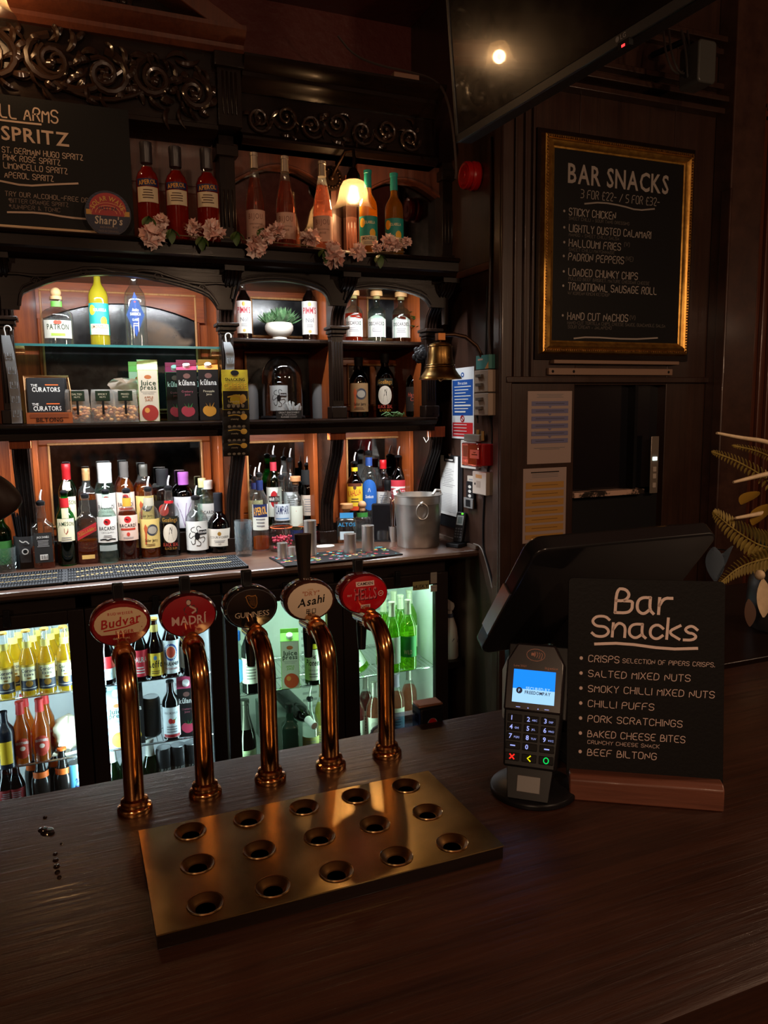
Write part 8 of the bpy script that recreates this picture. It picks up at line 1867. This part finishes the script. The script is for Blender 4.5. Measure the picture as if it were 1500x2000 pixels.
# ---------------------------------------------------------------- dried fern arrangement at the right
PX0, PY0 = at(1500, 1330, Y=1.35).x + .02, 1.35
fv = thing('fern_arrangement', 'vase of olive ferns and pale drooping leaves at the right edge', 'plant', (PX0, PY0, BT + .0)); fo = Vector((PX0, PY0, BT))
sd = thing('side_cabinet', 'dark cabinet top in the shadow behind the snack menu', 'cabinet', (1.6, 1.45, 0))
m = MB(); m.box(1.0, 2.1, 1.20, 1.75, BT - .03, BT - .001, DARK); m.build('top', sd, (1.6, 1.45, 0), bevel=.003)
m = MB(); m.box(1.05, 2.1, 1.24, 1.73, 0, BT - .031, DARK); m.build('carcass', sd, (1.6, 1.45, 0))
m = MB(); m.sweep([(0, 0), (.06, 0), (.075, .03), (.07, .12), (.045, .19), (.05, .22), (.046, .22), (.04, .19), (0, .03)], P((.03, .028, .028), .3), seg=30, cap=False); m.build('vase', fv)
FERN = speckled('6a5a1c', 'a8924a', 30, .3, .8, .6); PALE = speckled('b09a7a', 'd9c4a0', 40, .3, .8, .6)
def frond(pts, Lw, mt_, n=46, pin=True):
    """stem with paired leaflets; pts seen pixels on the plant's own depth"""
    q = [at(x, y, Y=d) for x, y, d in pts]
    for _ in range(3): q = [q[0]] + [v for a, b in zip(q, q[1:]) for v in (a * .75 + b * .25, a * .25 + b * .75)] + [q[-1]]
    m = MB(); m.tube([p_ - fo for p_ in q], .0018, mt_, 5)
    if pin:
        for i in range(2, n):
            f = i / n; j = min(len(q) - 2, int(f * (len(q) - 1))); o = q[j] - fo; d = (q[j + 1] - q[j]).normalized(); s = d.cross(Vector((0, -1, .15))).normalized(); L = Lw * (1 - f) ** .7 * min(1, f * 6)
            for sg in (-1, 1): leaf2(m, o, s * sg + d * .55, L * 1.15, max(.0022, L * .17), mt_, .12)
    return m
for k, (pts, L, mt_, nm) in enumerate((
    ([(1560, 1010, 1.35), (1500, 935, 1.33), (1440, 900, 1.3), (1390, 882, 1.28)], .030, FERN, 'fern_frond'), ([(1560, 1060, 1.35), (1500, 1075, 1.3), (1440, 1040, 1.27), (1393, 1000, 1.25)], .058, FERN, 'fern_frond'),
    ([(1560, 1080, 1.35), (1500, 1090, 1.28), (1445, 1105, 1.25), (1405, 1140, 1.24)], .040, FERN, 'fern_frond'), ([(1560, 960, 1.4), (1520, 900, 1.4), (1480, 880, 1.4), (1430, 870, 1.38)], .022, FERN, 'fern_frond'))):
    frond(pts, L, mt_).build(nm, fv, smooth=60)
for pts in ([(1560, 890, 1.33), (1500, 862, 1.3), (1450, 856, 1.28), (1400, 846, 1.26)], [(1560, 915, 1.3), (1500, 925, 1.28), (1460, 935, 1.26), (1432, 942, 1.26)], [(1560, 1000, 1.3), (1500, 1000, 1.28), (1460, 1008, 1.26), (1436, 1012, 1.25)]):
    q = [at(x, y, Y=d) - fo for x, y, d in pts]
    for _ in range(3): q = [q[0]] + [v for a, b in zip(q, q[1:]) for v in (a * .75 + b * .25, a * .25 + b * .75)] + [q[-1]]
    m = MB(); n_ = len(q); m.tube(q, [.0065 * (1 - .75 * i / n_) + .001 for i in range(n_)], PALE, 8); m.build('plume', fv, smooth=60)
def hangleaf(px, py, Y, L, w, mt_, d=(0, -.1, -1), nm='leaf'):
    m = MB(); leaf2(m, at(px, py, Y=Y) - fo, d, L, w, mt_, .05); m.build(nm, fv, smooth=60)
hangleaf(1490, 1130, 1.22, .085, .016, PALE, (-.1, -.2, -1)); hangleaf(1462, 1170, 1.22, .06, .014, P('4a3020', .6), (-.05, -.2, -1)); hangleaf(1480, 960, 1.3, .07, .020, P('8a6a1c', .6), (-.9, -.2, -.3)); hangleaf(1500, 985, 1.28, .075, .02, P('8a6a1c', .6), (-.8, -.2, -.5))
BG = P('5f6f80', .5)
hangleaf(1396, 1135, 1.27, .085, .020, BG, (-.22, -.15, 1)); hangleaf(1400, 1135, 1.27, .085, .022, BG, (.30, -.15, 1))
hangleaf(1420, 1075, 1.28, .06, .009, P('2a2426', .5), (-1, -.1, .2)); hangleaf(1422, 1080, 1.28, .058, .008, BG, (-1, -.1, -.15))
m = MB(); m.ball(at(1484, 1123, Y=1.2) - fo, .011, PALE, 12); m.build('seed_pod', fv)
